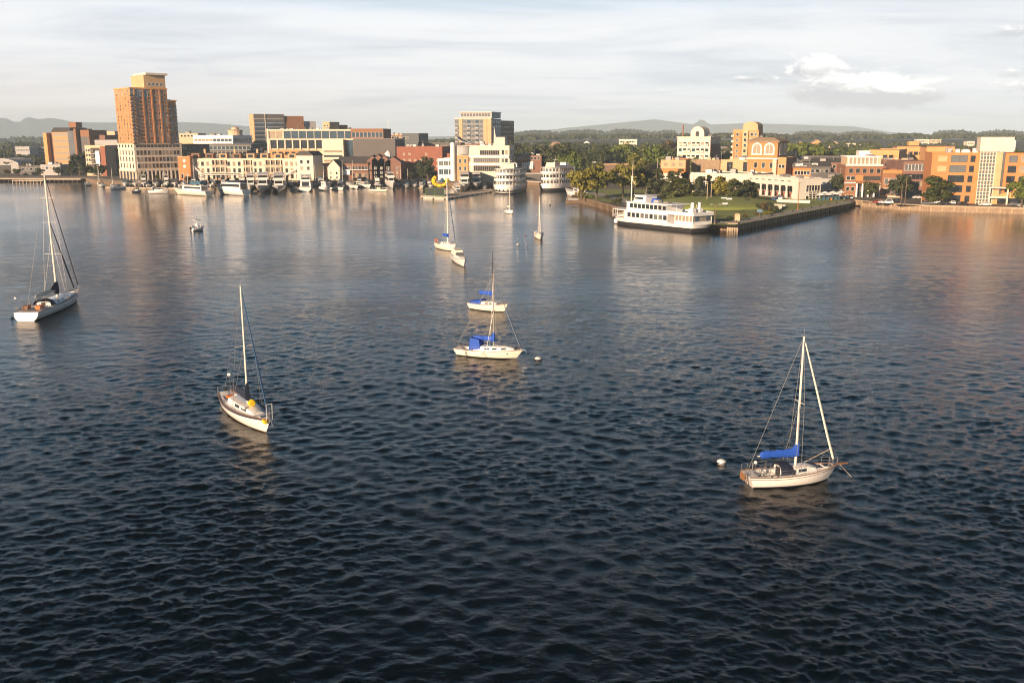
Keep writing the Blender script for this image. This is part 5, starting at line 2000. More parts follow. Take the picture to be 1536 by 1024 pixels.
for i in range(10):
    px = 598 + i * 9
    T1('round', 'small dark street tree along the shaded marina street', px, 632 - (i % 3) * 4, 253 + (i * 7 % 5), 1, group='street trees behind the shaded marina', wide=1.1)
# shrubs in the park
for i, (px, py, w, hh, lf, lab) in enumerate(((872, 297, 4.6, 3.0, 0, 'rounded olive shrub on the point by the timber dock'), (884, 298, 3.6, 2.2, 2, 'low green shrub beside the rounded olive shrub on the point'), (862, 297, 3.0, 1.8, 3, 'rusty brown shrub at the tip of the point'),
                                              (912, 299, 2.2, 2.0, 1, 'small dark clipped bush by the path, left of the ferry'), (926, 306, 4.4, 3.4, 1, 'large dark domed bush by the path, left of the ferry'), (941, 306, 2.4, 1.6, 1, 'low dark bush just above the ferry roof'),
                                              (975, 289, 4.0, 4.2, 1, 'dark shrub below the dense conifer'), (990, 288, 5.0, 4.0, 0, 'wide olive shrub right of the dark shrub in the park'), (1000, 290, 3.4, 2.6, 3, 'brown leafless shrub beside the wide olive shrub'), (958, 282, 2.4, 2.6, 0, 'small olive shrub right of the flagpole'),
                                              (1094, 329, 2.0, 1.5, 1, 'low dark bush at the near foot of the mound'), (1118, 326, 2.2, 1.4, 3, 'small brown bush on the mound edge by the path'), (1152, 322, 3.0, 1.2, 0, 'low yellow green bush at the right foot of the mound'), (1136, 322, 2.4, 1.2, 3, 'rusty ground bush between the mound and the path'),
                                              (1448, 304, 2.6, 1.8, 4, 'row shrub in front of the orange building, right of the big tree'), (1460, 305, 3.4, 2.2, 2, 'larger shrub in front of the gridded stair tower'), (1416, 304, 2.8, 2.2, 1, 'round dark shrub beside the white van'), (1432, 305, 2.0, 1.2, 4, 'low shrub by the parked cars at the orange building'))):
    p = gp(px, py, LAND)
    o = tree('shrub', lab, p.x, p.y, LAND - .05, hh, lf)
    for c in o.children:
        c.scale = (w * .62, w * .62, hh)
# dark planted bank on the right flank of the mound: many small bushes, one mass
V = MB()
sh = TREE['shrub', 0][1]
rg = random.Random(3)
for i in range(34):
    s_ = rg.random()
    px = 1112 + 52 * s_ + rg.uniform(-7, 7)
    py = 300 + 17 * s_ + rg.uniform(-5, 4)
    p = gp(px, py, LAND + .5)
    r_ = rg.uniform(1.3, 2.2)
    j = len(V.v)
    for v in sh.vertices:
        V.v.append((p.x + v.co.x * r_, p.y + v.co.y * r_, LAND + 2.3 * (1 - s_) + v.co.z * r_ * .9))
    k = V.mi(LEAF[1 if i % 3 else 3])
    for f in sh.polygons:
        V.f.append(tuple(j + a_ for a_ in f.vertices))
        V.m.append(k)
tag(V.build('ground_cover'), kind='stuff')

# ------------------------------------------------------------------ boats
def hull_shape(L, B, fb, n=18, stern=.74, bowflare=0.0, sheer=.35, full=2.2, keel=.45, rake=.10, counter=.05, zl=None):
    """station rings (port deck edge -> keel -> starboard deck edge), and the deck edge lists"""
    rings, edges = [], []
    for i in range(n + 1):
        t = i / n
        if t < .42:
            hb = stern + (1 - stern) * math.sin(math.pi / 2 * t / .42)
        else:
            hb = max(0.012, 1 - ((t - .42) / .58) ** full)
        hb *= B / 2
        s = fb * (1.0 - sheer * .9 * t + sheer * 2.0 * t * t)
        levels = [s, s - .16 * fb, s * .62, s * .34, .12, -.12, -keel * (0.25 + 0.75 * math.sin(math.pi * min(max(t, .05), .95)))]
        half = []
        for z in levels:
            r = (s - z) / (s + keel + .05)
            yy = hb * max(0.0, 1 - r ** 2.4) ** .62 * (1 + 0) if z > levels[-1] + 1e-6 else 0.0
            if bowflare and t > .5:
                yy *= 1 - bowflare * ((t - .5) / .5) * r
            q = (s - z) / s
            xx = -L / 2 + t * L - L * rake * min(q, 1.2) * t ** 3 + L * counter * min(q, 1.2) * (1 - t) ** 4
            half.append((xx, yy, z))
        ring = [(x, y, z) for x, y, z in half] + [(x, -y, z) for x, y, z in half[-2::-1]]
        rings.append(ring)
        edges.append((half[0][0], half[0][1], s))
    return rings, edges


def add_hull(b, rings, m_top, m_stripe, m_bot, transom=None):
    n = len(rings[0])
    i0 = len(b.v)
    for r in rings:
        b.v += [tuple(p) for p in r]
    h = (n - 1) // 2
    bandm = [m_stripe, m_top, m_top, m_top, m_bot, m_bot]
    for a in range(len(rings) - 1):
        for k in range(n - 1):
            band = k if k < h else n - 2 - k
            b.f.append((i0 + a * n + k, i0 + (a + 1) * n + k, i0 + (a + 1) * n + k + 1, i0 + a * n + k + 1))
            b.m.append(b.mi(bandm[band]))
    b.f.append(tuple(i0 + k for k in range(n)))
    b.m.append(b.mi(transom or m_top))
    j = i0 + (len(rings) - 1) * n
    b.f.append(tuple(j + n - 1 - k for k in range(n)))
    b.m.append(b.mi(m_top))


def edge_at(edges, t):
    i = min(int(t * (len(edges) - 1)), len(edges) - 2)
    f = t * (len(edges) - 1) - i
    a, c = edges[i], edges[i + 1]
    return tuple(a[k] + (c[k] - a[k]) * f for k in range(3))


def deck_mesh(edges, well=None, camber=.05, m=DECKM, mw=TEAK, inset=.02):
    b = MB()
    fr = [-1, -.66, -.33, 0, .33, .66, 1]
    n = len(edges)
    for i in range(n - 1):
        for j in range(len(fr) - 1):
            tmid = (i + .5) / (n - 1)
            if well and well[0] < tmid < well[1] and abs((fr[j] + fr[j + 1]) / 2) < .55:
                continue
            pts = []
            for (e, q) in ((edges[i], fr[j]), (edges[i + 1], fr[j]), (edges[i + 1], fr[j + 1]), (edges[i], fr[j + 1])):
                pts.append((e[0], e[1] * q * .97, e[2] - inset + camber * e[1] * (1 - q * q)))
            b.face(pts[::-1] if False else pts, m)
    if well:
        idx = [i for i in range(n - 1) if well[0] < (i + .5) / (n - 1) < well[1]]
        e0, e1 = edges[idx[0]], edges[idx[-1] + 1]
        y0, y1 = e0[1] * .66 * .97, e1[1] * .66 * .97
        zt0, zt1 = e0[2] + .02, e1[2] + .02
        zb = min(e0[2], e1[2]) - .55
        P = [(e0[0], -y0), (e1[0], -y1), (e1[0], y1), (e0[0], y0)]
        b.face([(p[0], p[1], zb) for p in P], mw)  # floor given a dark colour to carry the shade inside the well
        for (p, q_) in zip(P, P[1:] + P[:1]):
            b.face([(p[0], p[1], zb), (p[0], p[1], zt0), (q_[0], q_[1], zt1), (q_[0], q_[1], zb)], m)
        for sg in (-1, 1):                       # seats
            b.box(e0[0] + .05, e1[0] - .05, min(sg * y0 * .98, sg * y0 * .45), max(sg * y0 * .98, sg * y0 * .45), zb + .003, zb + .30, WHITE)
    return b


def sailboat(name, label, stern, bow, B, fb, mast_h, P=None, group=None, hero=True):
    """stern, bow: waterline points on the water"""
    P = P or {}
    s_, w_ = Vector(stern), Vector(bow)
    LW = (w_ - s_).length
    L = LW * 1.14
    c = (s_ + w_) / 2
    hd = math.atan2(w_.y - s_.y, w_.x - s_.x)
    root = thing(name, label, 'sailboat', (c.x, c.y, P.get('z', 0.0)), hd, group)
    top = P.get('hull', WHITE)
    rings, edges = hull_shape(L, B, fb, n=20 if hero else 12, stern=P.get('stern', .72), rake=P.get('rake', .10), counter=P.get('counter', .05), sheer=P.get('sheer', .35))
    b = MB()
    add_hull(b, rings, top, P.get('stripe', top), P.get('bottom', ANTIF), P.get('transom'))
    hull = b.build('hull', root, smooth=True)
    well = P.get('well', (.10, .34)) if hero else None
    deck = deck_mesh(edges, well).build('deck', root)
    rub = P.get('rub', TEAK)
    if hero:
        for sg in (1, -1):
            b = MB()
            b.path([(e[0], sg * e[1] * .985, e[2] + .03) for e in edges], .045, rub, n=5)
            b.build('toe_rail', root)
    zd = lambda t: edge_at(edges, t)[2]
    hbt = lambda t: edge_at(edges, t)[1]
    xt = lambda t: -L / 2 + t * L
    # cabin trunk
    c0, c1 = P.get('cabin', (.35, .74))
    hc = P.get('cabin_h', .48)
    b = MB()
    rr = []
    for i in range(9):
        q = i / 8
        t = c0 + (c1 - c0) * q
        w0 = hbt(t) * (.66 - .12 * q)
        w1 = w0 * .82
        z0 = zd(t) - .03
        hh = hc * (1 - .15 * q) * (1 if q < .8 else max(.25, 1 - (q - .8) * 3.4))
        rr.append([(xt(t), w0, z0), (xt(t), w1, z0 + hh), (xt(t), w1 * .5, z0 + hh + .09), (xt(t), 0, z0 + hh + .11), (xt(t), -w1 * .5, z0 + hh + .09), (xt(t), -w1, z0 + hh), (xt(t), -w0, z0)])
    b.loft(rr, P.get('cabin_m', WHITE), closed=False)
    cab = b.build('cabin', root, smooth=True)
    zc = lambda t: zd(t) + hc + .05

    def side_window(t0, t1, lo=.32, hi=.80, sg=1, gl=GLASS):
        b = MB()
        pts = []
        for t, f in ((t0, lo), (t1, lo), (t1, hi), (t0, hi)):
            q = (t - c0) / (c1 - c0)
            w0 = hbt(t) * (.66 - .12 * q)
            w1 = w0 * .82
            hh = hc * (1 - .15 * q)
            pts.append((xt(t), sg * (w0 + (w1 - w0) * f + .03), zd(t) - .03 + hh * f))
        inn = [(p[0], p[1] - sg * .06, p[2]) for p in pts]
        if sg > 0:
            pts, inn = pts[::-1], inn[::-1]
        b.loft([inn, pts], gl)
        b.build('window', cab)

    if hero:
        for (a_, e_) in P.get('windows', ((.43, .51), (.54, .62))):
            side_window(a_, e_, sg=1)
            side_window(a_, e_, sg=-1)
        for t in P.get('hatches', (.70, .80)):
            b = MB()
            z = (zd(t) - .03 + hc * (1 - .15 * (t - c0) / (c1 - c0)) + .06) if t < c1 - .06 else zd(t) + .04
            hs_ = P.get('hatch_s', 1.0) if t < c1 else 1.0
            b.box(xt(t) - .32 * hs_, xt(t) + .32 * hs_, -.32 * hs_, .32 * hs_, z - .04, z + .06, GLASS)
            b.box(xt(t) - .38 * hs_, xt(t) + .38 * hs_, -.38 * hs_, .38 * hs_, z - .05, z + .02, WHITE2)
            b.build('hatch', root)
        b = MB()
        b.box(xt(c0) - .03, xt(c0) + .06, -.38, .38, zd(c0) - .4, zc(c0) - .05, P.get('companion', DARK))
        b.build('companionway', cab)
    # mast and rig
    tm = P.get('mast_t', .56)
    xm = xt(tm)
    zm = zc(tm) - .1
    mr = P.get('mast_r', .085)
    mm = P.get('mast_m', ALU)
    b = MB()
    b.tube((xm, 0, zm), (xm, 0, mast_h), mr, mm, mr * .7, n=8)
    mast = b.build('mast', root, smooth=True)
    if hero:
        for f in P.get('spreaders', (.5, .75)):
            z = zm + (mast_h - zm) * f
            b = MB()
            ww = B * .30 * (1.15 - f * .4)
            b.tube((xm, -ww, z), (xm, ww, z), .03, mm, n=5)
            b.build('spreader', mast)
        b = MB()
        b.tube((xm, 0, mast_h), (xm, 0, mast_h + .7), .015, WIRE, n=4)
        b.tube((xm - .25, 0, mast_h + .1), (xm + .25, 0, mast_h + .1), .02, WIRE, n=4)
        b.build('masthead_antenna', mast)
    wr = P.get('wire_r', .011)
    if hero:
        for sg in (-1, 1):
            ch = (xt(tm - .015), sg * hbt(tm) * .95, zd(tm))
            for f, f2 in ((1.0, .75), (.52, None)):
                b = MB()
                z = zm + (mast_h - zm) * (f - .02)
                if f2:
                    zs = zm + (mast_h - zm) * .5
                    ww = B * .30 * (1.15 - .5 * .4)
                    b.tube(ch, (xm, sg * ww, zs), wr, WIRE, n=4)
                    b.tube((xm, sg * ww, zs), (xm, sg * .03, z), wr, WIRE, n=4)
                else:
                    b.tube((ch[0] - .5, ch[1], ch[2]), (xm, sg * .03, z), wr, WIRE, n=4)
                b.build('shroud', root)
        b = MB()
        b.tube((xm - .05, 0, mast_h - .1), (xt(.02), 0, zd(0.02) + .3), wr, WIRE, n=4)
        b.build('backstay', root)
    # furled headsails
    for (fx, fz, rad, m) in P.get('furl', ((.965, .96, .085, SAILW),)):
        b = MB()
        p0 = Vector((xt(fx), 0, zd(min(fx, 1)) + .35))
        p1 = Vector((xm + .12, 0, zm + (mast_h - zm) * fz))
        a_ = p0 + (p1 - p0) * .02
        e_ = p0 + (p1 - p0) * .985
        mid = p0 + (p1 - p0) * .25
        b.tube(a_, mid, rad * .85, m, rad, n=7)
        b.tube(mid, e_, rad, m, rad * .45, n=7)
        b.tube(p0 - Vector((0, 0, .3)), p1, .018, WIRE, n=4)
        b.build('furled_headsail', root, smooth=True)
    # boom and cover
    zb = zc(tm) + P.get('boom_z', .75)
    tb = P.get('boom_t', .13)
    b = MB()
    b.tube((xm - mr, 0, zb), (xt(tb), 0, zb + .05), .06, mm, n=6)
    b.build('boom', root)
    cv = P.get('cover', BLUE)
    if cv:
        rr = []
        nS = 22
        rgc = random.Random(int(L * 100))
        for i in range(nS + 1):
            q = i / nS
            x = xm + .16 + (xt(tb + .02) - xm - .16) * q
            hgt = (.30 - .06 * q) * P.get('cover_s', 1.0) * (1 + rgc.uniform(-.12, .12))
            wdt = (.20 - .05 * q) * P.get('cover_s', 1.0)
            lift = .10 + (.75 * P.get('hump', 1.0) * max(0, 1 - q / .16))
            if q == 1:
                hgt, wdt = hgt * .3, wdt * .3
            zc_ = zb + .12
            ring = []
            for k in range(10):
                a_ = 2 * math.pi * k / 10
                zz = math.sin(a_)
                ring.append((x, math.cos(a_) * wdt * (1 - .25 * max(0, zz)), zc_ + zz * hgt * (1 + .10 * math.sin(3 * a_ + i * 1.9)) * (1 + (lift if zz > 0 else 0) / max(hgt, .05) * .9)))
            rr.append(ring)
        b = MB()
        b.loft(rr, cv)
        sc_ = b.build('sail_cover', root, smooth=True)
    if not hero:
        return root, dict(xt=xt, zd=zd, hbt=hbt, zc=zc, L=L, edges=edges, xm=xm, zb=zb)
    # rails
    def rail(t0, t1, hgt, name_, n, closed_end):
        b = MB()
        up = []
        for sg in (1, -1):
            row = []
            for i in range(n):
                t = t0 + (t1 - t0) * i / (n - 1)
                e = edge_at(edges, t)
                row.append(Vector((e[0], sg * e[1] * .93, e[2] + hgt)))
                b.tube((e[0], sg * e[1] * .93, e[2]), row[-1], .022, STEEL, n=5)
            b.path(row, .022, STEEL)
            b.path([r - Vector((0, 0, hgt * .48)) for r in row], .014, STEEL)
            up.append(row)
        k = -1 if closed_end == 'bow' else 0
        b.tube(up[0][k], up[1][k], .022, STEEL, n=5)
        b.tube(up[0][k] - Vector((0, 0, hgt * .48)), up[1][k] - Vector((0, 0, hgt * .48)), .014, STEEL, n=5)
        b.build(name_, root)
    rail(.86, 1.0, .62, 'pulpit', 3, 'bow')
    rail(.0, .14, .65, 'pushpit', 3, 'stern')
    for sg in (1, -1):
        b = MB()
        row = []
        for i in range(6):
            t = .14 + .72 * i / 5
            e = edge_at(edges, t)
            p = Vector((e[0], sg * e[1] * .93, e[2] + .60))
            b.tube((e[0], sg * e[1] * .93, e[2]), p, .016, STEEL, n=4)
            row.append(p)
        b.path(row, .008, WIRE, n=4)
        b.path([r - Vector((0, 0, .28)) for r in row], .008, WIRE, n=4)
        b.build('lifeline', root)
    # anchor on the bow roller
    b = MB()
    xb = xt(1.0)
    zbw = zd(1.0)
    b.box(xb - .5, xb + .45, -.09, .09, zbw - .02, zbw + .06, STEEL)
    b.tube((xb + .4, 0, zbw), (xb + .55, 0, zbw - .5), .035, STEEL, n=5)
    b.tube((xb + .35, -.22, zbw - .5), (xb + .35, .22, zbw - .5), .04, STEEL, n=5)
    b.build('anchor', root)
    # winches and steering pedestal
    b = MB()
    for sg in (1, -1):
        e = edge_at(edges, .28)
        b.lathe([(.09, 0), (.07, .12), (.085, .18), (.02, .19)], STEEL, (e[0], sg * e[1] * .8, e[2]), n=8)
        e = edge_at(edges, .22)
        b.lathe([(.07, 0), (.055, .1), (.065, .15), (.02, .16)], STEEL, (e[0], sg * e[1] * .8, e[2]), n=8)
    b.build('winch', root)
    wh = P.get('wheel', .18)
    if wh:
        b = MB()
        xw, zw = xt(wh), zd(wh) + .30
        b.tube((xw, 0, zw - .8), (xw, 0, zw), .07, WHITE2, n=6)
        pts = [(xw - .12, .38 * math.cos(a_), zw + .38 * math.sin(a_)) for a_ in np.linspace(0, 2 * math.pi, 15)]
        b.path(pts, .022, STEEL, n=5)
        for a_ in (0, 1.05, 2.09):
            b.tube((xw - .12, .38 * math.cos(a_), zw + .38 * math.sin(a_)), (xw - .12, -.38 * math.cos(a_), zw - .38 * math.sin(a_)), .012, STEEL, n=4)
        b.build('steering_wheel', root)
    return root, dict(xt=xt, zd=zd, hbt=hbt, zc=zc, L=L, edges=edges, xm=xm, zb=zb)


def dodger(root, D, t, w, hgt, ln, m, name='dodger', front=True):
    x = D['xt'](t)
    z = D['zd'](t) + .05
    rr = []
    for q, hh in ((0, .55), (.25, .9), (.6, 1.0), (1.0, .96)):
        xx = x + ln * (1 - q)
        rr.append([(xx, w * math.cos(a_) * (1 - .12 * math.sin(a_)), z + hgt * hh * max(0, math.sin(a_)) ** .6) for a_ in np.linspace(0, math.pi, 11)])
    b = MB()
    b.loft(rr, m, cap=False, closed=False)
    b.loft([[(p[0], p[1] * .97, p[2] - .02) for p in r] for r in rr], m, cap=False, closed=False)
    o = b.build(name, root, smooth=True)
    b = MB()
    b.face([(p[0] + .02, p[1] * .8, p[2] + .02) for p in rr[0][2:9]][::-1], GLASSG)
    b.build('windscreen', o)
    return o


def wl(px, py):
    p = gp(px, py, 0)
    return (p.x, p.y, 0)


def lerp(a, c, t):
    return tuple(a[k] + (c[k] - a[k]) * t for k in range(3))


# hero sloop, right
r1, D = sailboat('sailboat', 'white sloop with a royal blue boom cover and pale furled headsail, lower right', wl(1126, 727), wl(1246, 718), 2.9, 1.02, 13.2,
                 dict(cover=BLUE, hull=WHITE, stripe=WHITE, bottom=ANTIF, mast_r=.115, mast_m=ALU, furl=((.955, .965, .115, SAILW),), boom_z=.95, boom_t=.12, cabin_h=.52, mast_t=.535,
                      windows=((.42, .50), (.53, .62)), hatches=(.78, .88), spreaders=(.5,), cover_s=1.15, hump=1.0, stern=.70, wire_r=.02))
dodger(r1, D, .33, 1.0, .95, 1.35, NAVY)
b = MB()
for sg in (1, -1):
    b.path([(e[0], sg * e[1] * .995, e[2] - .14) for e in D['edges']], .028, BROWNSTR, n=4)
b.build('rubbing_stripe', r1)
b = MB()                                           # wooden boarding ladder / rudder gear on the transom
zt_ = D['zd'](0)
for sg in (-.22, .22):
    b.tube((-D['L'] / 2 - .10, sg - .3, zt_ + .25), (-D['L'] / 2 + .1, sg - .3, .2), .035, STEEL, n=5)
for k in range(4):
    z = .35 + k * .25
    b.tube((-D['L'] / 2 - .02, -.52, z), (-D['L'] / 2 - .02, -.08, z), .03, TEAK, n=5)
b.build('stern_ladder', r1)
b = MB()
b.box(-D['L'] / 2 - .06, -D['L'] / 2 + .02, .15, 1.0, .35, zt_ - .05, TEAK)
b.build('transom_board', r1)
b = MB()
b.tube((D['xt'](.05), -.9, D['zd'](0)), (D['xt'](.05), -.9, D['zd'](0) + 1.3), .03, STEEL, n=5)
b.lathe([(.12, 0), (.16, .1), (.1, .22), (.02, .25)], WHITE2, (D['xt'](.05), -.9, D['zd'](0) + 1.3), n=8)
b.build('stern_light', r1)
b = MB()
xb = D['xt'](1.0)
b.box(xb - .1, xb + .95, -.16, .16, D['zd'](1.0) - .02, D['zd'](1.0) + .07, TEAK)
b.build('bowsprit', r1)
b = MB()
b.tube((xb + .2, 0, D['zd'](1) - .05), (xb + 1.7, .2, -.1), .02, ROPE, n=5)
b.build('mooring_line', r1)
b = MB()
b.tube((D['xt'](.93), 0, D['zd'](.93) + 1.6), (D['xt'](.63), 0, D['zc'](.63) + .1), .025, ROPE, n=5)
b.build('headsail_sheet', r1)
b = MB()
for sg in (-1, 1):
    b.path([(D['xt'](.12), sg * .9, D['zd'](.1)), (D['xt'](.12), sg * .9, D['zd'](.1) + .8), (D['xt'](.27), sg * .9, D['zd'](.1) + .8), (D['xt'](.27), sg * .9, D['zd'](.2))], .03, STEEL)
b.build('cockpit_frame', r1)

# hero yacht, lower left
r2, D = sailboat('sailboat', 'white yacht with navy boom cover and a yellow bag on its foredeck', wl(341, 604), wl(402, 651), 3.5, 1.15, 14.6,
                 dict(cover=NAVY, hull=WHITE, stripe=STRIPE, rub=TEAK, bottom=ANTIFR, mast_r=.12, mast_m=ALU, furl=((.97, .97, .10, SAILB),), boom_z=.55, boom_t=.20, cabin_h=.62, cabin=(.30, .76), mast_t=.55,
                      windows=((.46, .54), (.58, .66)), hatches=(.70, .87), hatch_s=1.7, spreaders=(.5,), stern=.45, hump=1.9, cover_s=1.5, well=(.08, .27), wire_r=.018, sheer=.5))
b = MB()
rr = []
for i in range(7):
    q = i / 6
    w_ = .50 * math.sin(math.pi * (.06 + .88 * q)) ** .3
    rr.append([(D['xt'](.62) + q * .62, w_ * math.cos(a_) + .05 * math.sin(7 * a_ + q * 5), D['zc'](.62) + .28 + .32 * math.sin(a_) + .04 * math.cos(5 * a_)) for a_ in np.linspace(0, 2 * math.pi, 10)[:-1]])
b.loft(rr, YELLOW)
b.build('yellow_sail_bag', r2, smooth=True)
b = MB()
b.box(D['xt'](.93), D['xt'](.985), -.5, -.25, D['zd'](.95) - .35, D['zd'](.95) - .02, YELLOW)
b.build('yellow_fender', r2)
b = MB()
b.tube((D['xt'](.03), .6, D['zd'](.03)), (D['xt'](.03), .6, D['zd'](.03) + 1.9), .035, STEEL, n=5)
b.lathe([(.05, 0), (.26, .06), (.26, .26), (.05, .34)], WHITE2, (D['xt'](.03), .6, D['zd'](.03) + 1.9), n=10)
b.build('radar', r2)
b = MB()
b.box(-D['L'] / 2 - .5, -D['L'] / 2 - .1, .1, .42, .7, 1.35, BLACK)
b.box(-D['L'] / 2 - .42, -D['L'] / 2 - .2, .18, .34, -.3, .7, BLACK)
b.build('outboard_motor', r2)
b = MB()
b.lathe([(.20, 0), (.20, .18), (.05, .24)], WHITE2, (D['xt'](.66), -.95, D['zc'](.6) - .1), n=10)
b.build('deck_ventilator', r2)
b = MB()
b.box(D['xt'](.17), D['xt'](.21), -.6, .2, D['zd'](.2) + .1, D['zd'](.2) + .35, ORANGE)
b.build('orange_cushion', r2)
b = MB()
for sg in (-1, 1):
    e = edge_at(D['edges'], .985)
    b.tube((e[0], sg * .3, e[2]), (e[0] + .15, sg * .3, e[2] + 1.7), .025, WHITE2, n=5)
b.tube((D['xt'](.985) + .15, -.3, D['zd'](.985) + 1.7), (D['xt'](.985) + .15, .3, D['zd'](.985) + 1.7), .025, WHITE2, n=5)
b.build('bow_frame', r2)

# big cutter, far left
r3, D = sailboat('sailboat', 'large white cutter with navy dodger and twin dark furled headsails at the left edge', wl(46, 479), wl(116, 450), 4.6, 1.45, 23.4,
                 dict(cover=SAILW, hull=WHITE, stripe=WHITE, rub=TEAK, bottom=ANTIF, mast_r=.20, mast_m=ALU, furl=((.985, .99, .10, NAVY), (.90, .62, .15, NAVY)), boom_z=1.1, boom_t=.16, cabin_h=.6, cabin=(.30, .80), mast_t=.56,
                      windows=((.42, .47), (.50, .55), (.60, .65)), hatches=(.68, .76, .88), spreaders=(.36, .62, .82), stern=.86, hump=.2, cover_s=1.3, well=(.06, .26), counter=-.02, rake=.07, wire_r=.022))
dodger(r3, D, .28, 1.55, 1.25, 1.9, NAVY)
rr = []
for i in range(6):
    q = i / 5
    x = D['xm'] + .3 - 2.6 * q
    rr.append([(x, .34 * (1 - .4 * q) * math.cos(a_), D['zb'] + .35 + (1.15 * (1 - q) ** 1.3 + .3) * math.sin(a_)) for a_ in np.linspace(0, 2 * math.pi, 11)[:-1]])
b = MB()
b.loft(rr, NAVY)
b.build('sail_bag', r3, smooth=True)
b = MB()
for sg in (-1, 1):
    b.path([(D['xt'](.09), sg * 1.5, D['zd'](.09)), (D['xt'](.09), sg * 1.4, D['zd'](.09) + 1.7), (D['xt'](.20), sg * 1.4, D['zd'](.09) + 1.75), (D['xt'](.22), sg * 1.5, D['zd'](.2))], .04, STEEL)
b.tube((D['xt'](.09), -1.4, D['zd'](.09) + 1.7), (D['xt'](.09), 1.4, D['zd'](.09) + 1.7), .04, STEEL)
b.build('stern_arch', r3)
for sg, mt in ((1.2, TEAK), (-1.0, ORANGE)):
    b = MB()
    b.box(D['xt'](.10), D['xt'](.17), sg - .4, sg + .4, D['zd'](.1) + .05, D['zd'](.1) + .7, mt)
    b.build('deck_locker', r3)
b = MB()
b.lathe([(.05, 0), (.28, .06), (.28, .26), (.05, .34)], WHITE2, (D['xt'](.02), 1.6, D['zd'](.02) + 2.2), n=10)
b.tube((D['xt'](.02), 1.6, D['zd'](.02)), (D['xt'](.02), 1.6, D['zd'](.02) + 2.2), .04, STEEL)
b.build('radar', r3)
for t in (.45, .62, .80):
    for sg in (1, -1):
        e = edge_at(D['edges'], t)
        b = MB()
        b.lathe([(.13, 0), (.13, .03), (.02, .035)], BLACK, n=9)
        o = b.build('porthole', r3, loc=(e[0], sg * e[1] * .985, e[2] - .5))
        o.rotation_euler.x = -sg * math.pi / 2
b = MB()
b.lathe([(.05, -.3), (.24, -.15), (.28, 0), (.22, .16), (.05, .24)], NAVY, n=10)
tag(b.build('mooring_buoy', loc=wl(18, 477), smooth=True), 'small navy buoy floating beside the stern of the big cutter', 'buoy')

# mid boats with blue covers
r4, D = sailboat('sailboat', 'white sloop with blue boom cover and a square blue cockpit tent', wl(690, 531), wl(778, 538), 2.9, 0.95, 11.4,
                 dict(cover=BLUE, hull=CREAMHULL, stripe=CREAMHULL, mast_r=.085, mast_m=ALUG, furl=((.97, .95, .06, SAILB),), boom_z=.75, boom_t=.24, cabin_h=.6, cabin=(.30, .88), mast_t=.57,
                      windows=((.46, .54), (.57, .64), (.70, .77)), hatches=(.52,), cover_s=1.1, hump=1.2, wheel=None, stern=.66))
b = MB()
x0, x1 = D['xt'](.24), D['xt'](.40)
zz = D['zd'](.3)
b.loft([[(x0 - .1, -1.0, zz), (x0 - .1, 1.0, zz), (x0 + .1, .85, zz + 1.75), (x0 + .1, -.85, zz + 1.75)], [(x1, -.95, zz + .25), (x1, .95, zz + .25), (x1 - .2, .8, zz + 1.55), (x1 - .2, -.8, zz + 1.55)]], BLUE)
b.build('cockpit_tent', r4)
b = MB()
for sg in (-1, 1):
    b.tube((D['xt'](.03), sg * .7, D['zd'](0)), (D['xt'](.02), sg * .7, D['zd'](0) + 1.6), .03, STEEL)
b.box(D['xt'](.02) - .3, D['xt'](.02) + .3, -.8, .8, D['zd'](0) + 1.6, D['zd'](0) + 1.65, TEALC)
b.build('solar_arch', r4)
for t in (.2, .45, .8):
    for sg in (1, -1):
        e = edge_at(D['edges'], t)
        b = MB()
        b.lathe([(.09, 0), (.09, .03), (.02, .035)], BLACK, n=8)
        o = b.build('porthole', r4, loc=(e[0], sg * e[1] * .97, e[2] - .35))
        o.rotation_euler.x = -sg * math.pi / 2

r5, D = sailboat('sailboat', 'cream sloop with a dark mast behind the boat with the square blue tent', wl(709, 462), wl(758, 468), 2.9, 1.05, 10.6,
                 dict(cover=BLUE, hull=CREAMHULL, stripe=CREAMHULL, mast_r=.085, mast_m=ALUD, furl=(), boom_z=1.2, boom_t=.22, cabin_h=.5, mast_t=.60, windows=((.46, .54), (.57, .64)), hatches=(.72,), cover_s=1.2, hump=.3, wheel=None))
b = MB()
zz = D['zd'](.2)
rr = []
for i in range(6):
    q = i / 5
    x = D['xt'](.06) + (D['xt'](.36) - D['xt'](.06)) * q
    rr.append([(x, 1.05 * math.cos(a_), zz + .1 + (.42 + .4 * q) * max(0, math.sin(a_)) ** .7) for a_ in np.linspace(0, math.pi, 9)])
b.loft(rr, BLUE)
b.build('cockpit_cover', r5, smooth=True)

# sloop with stubby blue cover, centre
r6, D = sailboat('sailboat', 'tall masted cream sloop with a short blue boom cover and an orange life ring', wl(659, 372), wl(682, 377), 3.6, 1.5, 19.4,
                 dict(cover=BLUE, hull=CREAMHULL, stripe=CREAMHULL, mast_r=.16, mast_m=ALU, furl=((.985, .93, .10, SAILB),), boom_z=1.5, boom_t=.25, cabin_h=.6, hump=.5, cover_s=1.3, windows=((.46, .52), (.56, .62)), hatches=(.8,)))
b = MB()
xr = D['xt'](.12)
pts = [(xr, -1.2 + .45 * math.cos(a_), D['zd'](.1) + .75 + .45 * math.sin(a_)) for a_ in np.linspace(0, 2 * math.pi, 13)]
b.path(pts, .12, ORANGE, n=6)
b.build('life_ring', r6)
r7, D = sailboat('sailboat', 'small distant white sloop with a bare pale mast in front of the left tour ship', wl(759.5, 319), wl(768.5, 321), 2.7, 1.1, 11.6,
                 dict(cover=SAILW, hull=WHITE, stripe=WHITE, mast_r=.13, mast_m=ALU, furl=(), windows=((.45, .6),), hatches=(.8,), hump=.4))
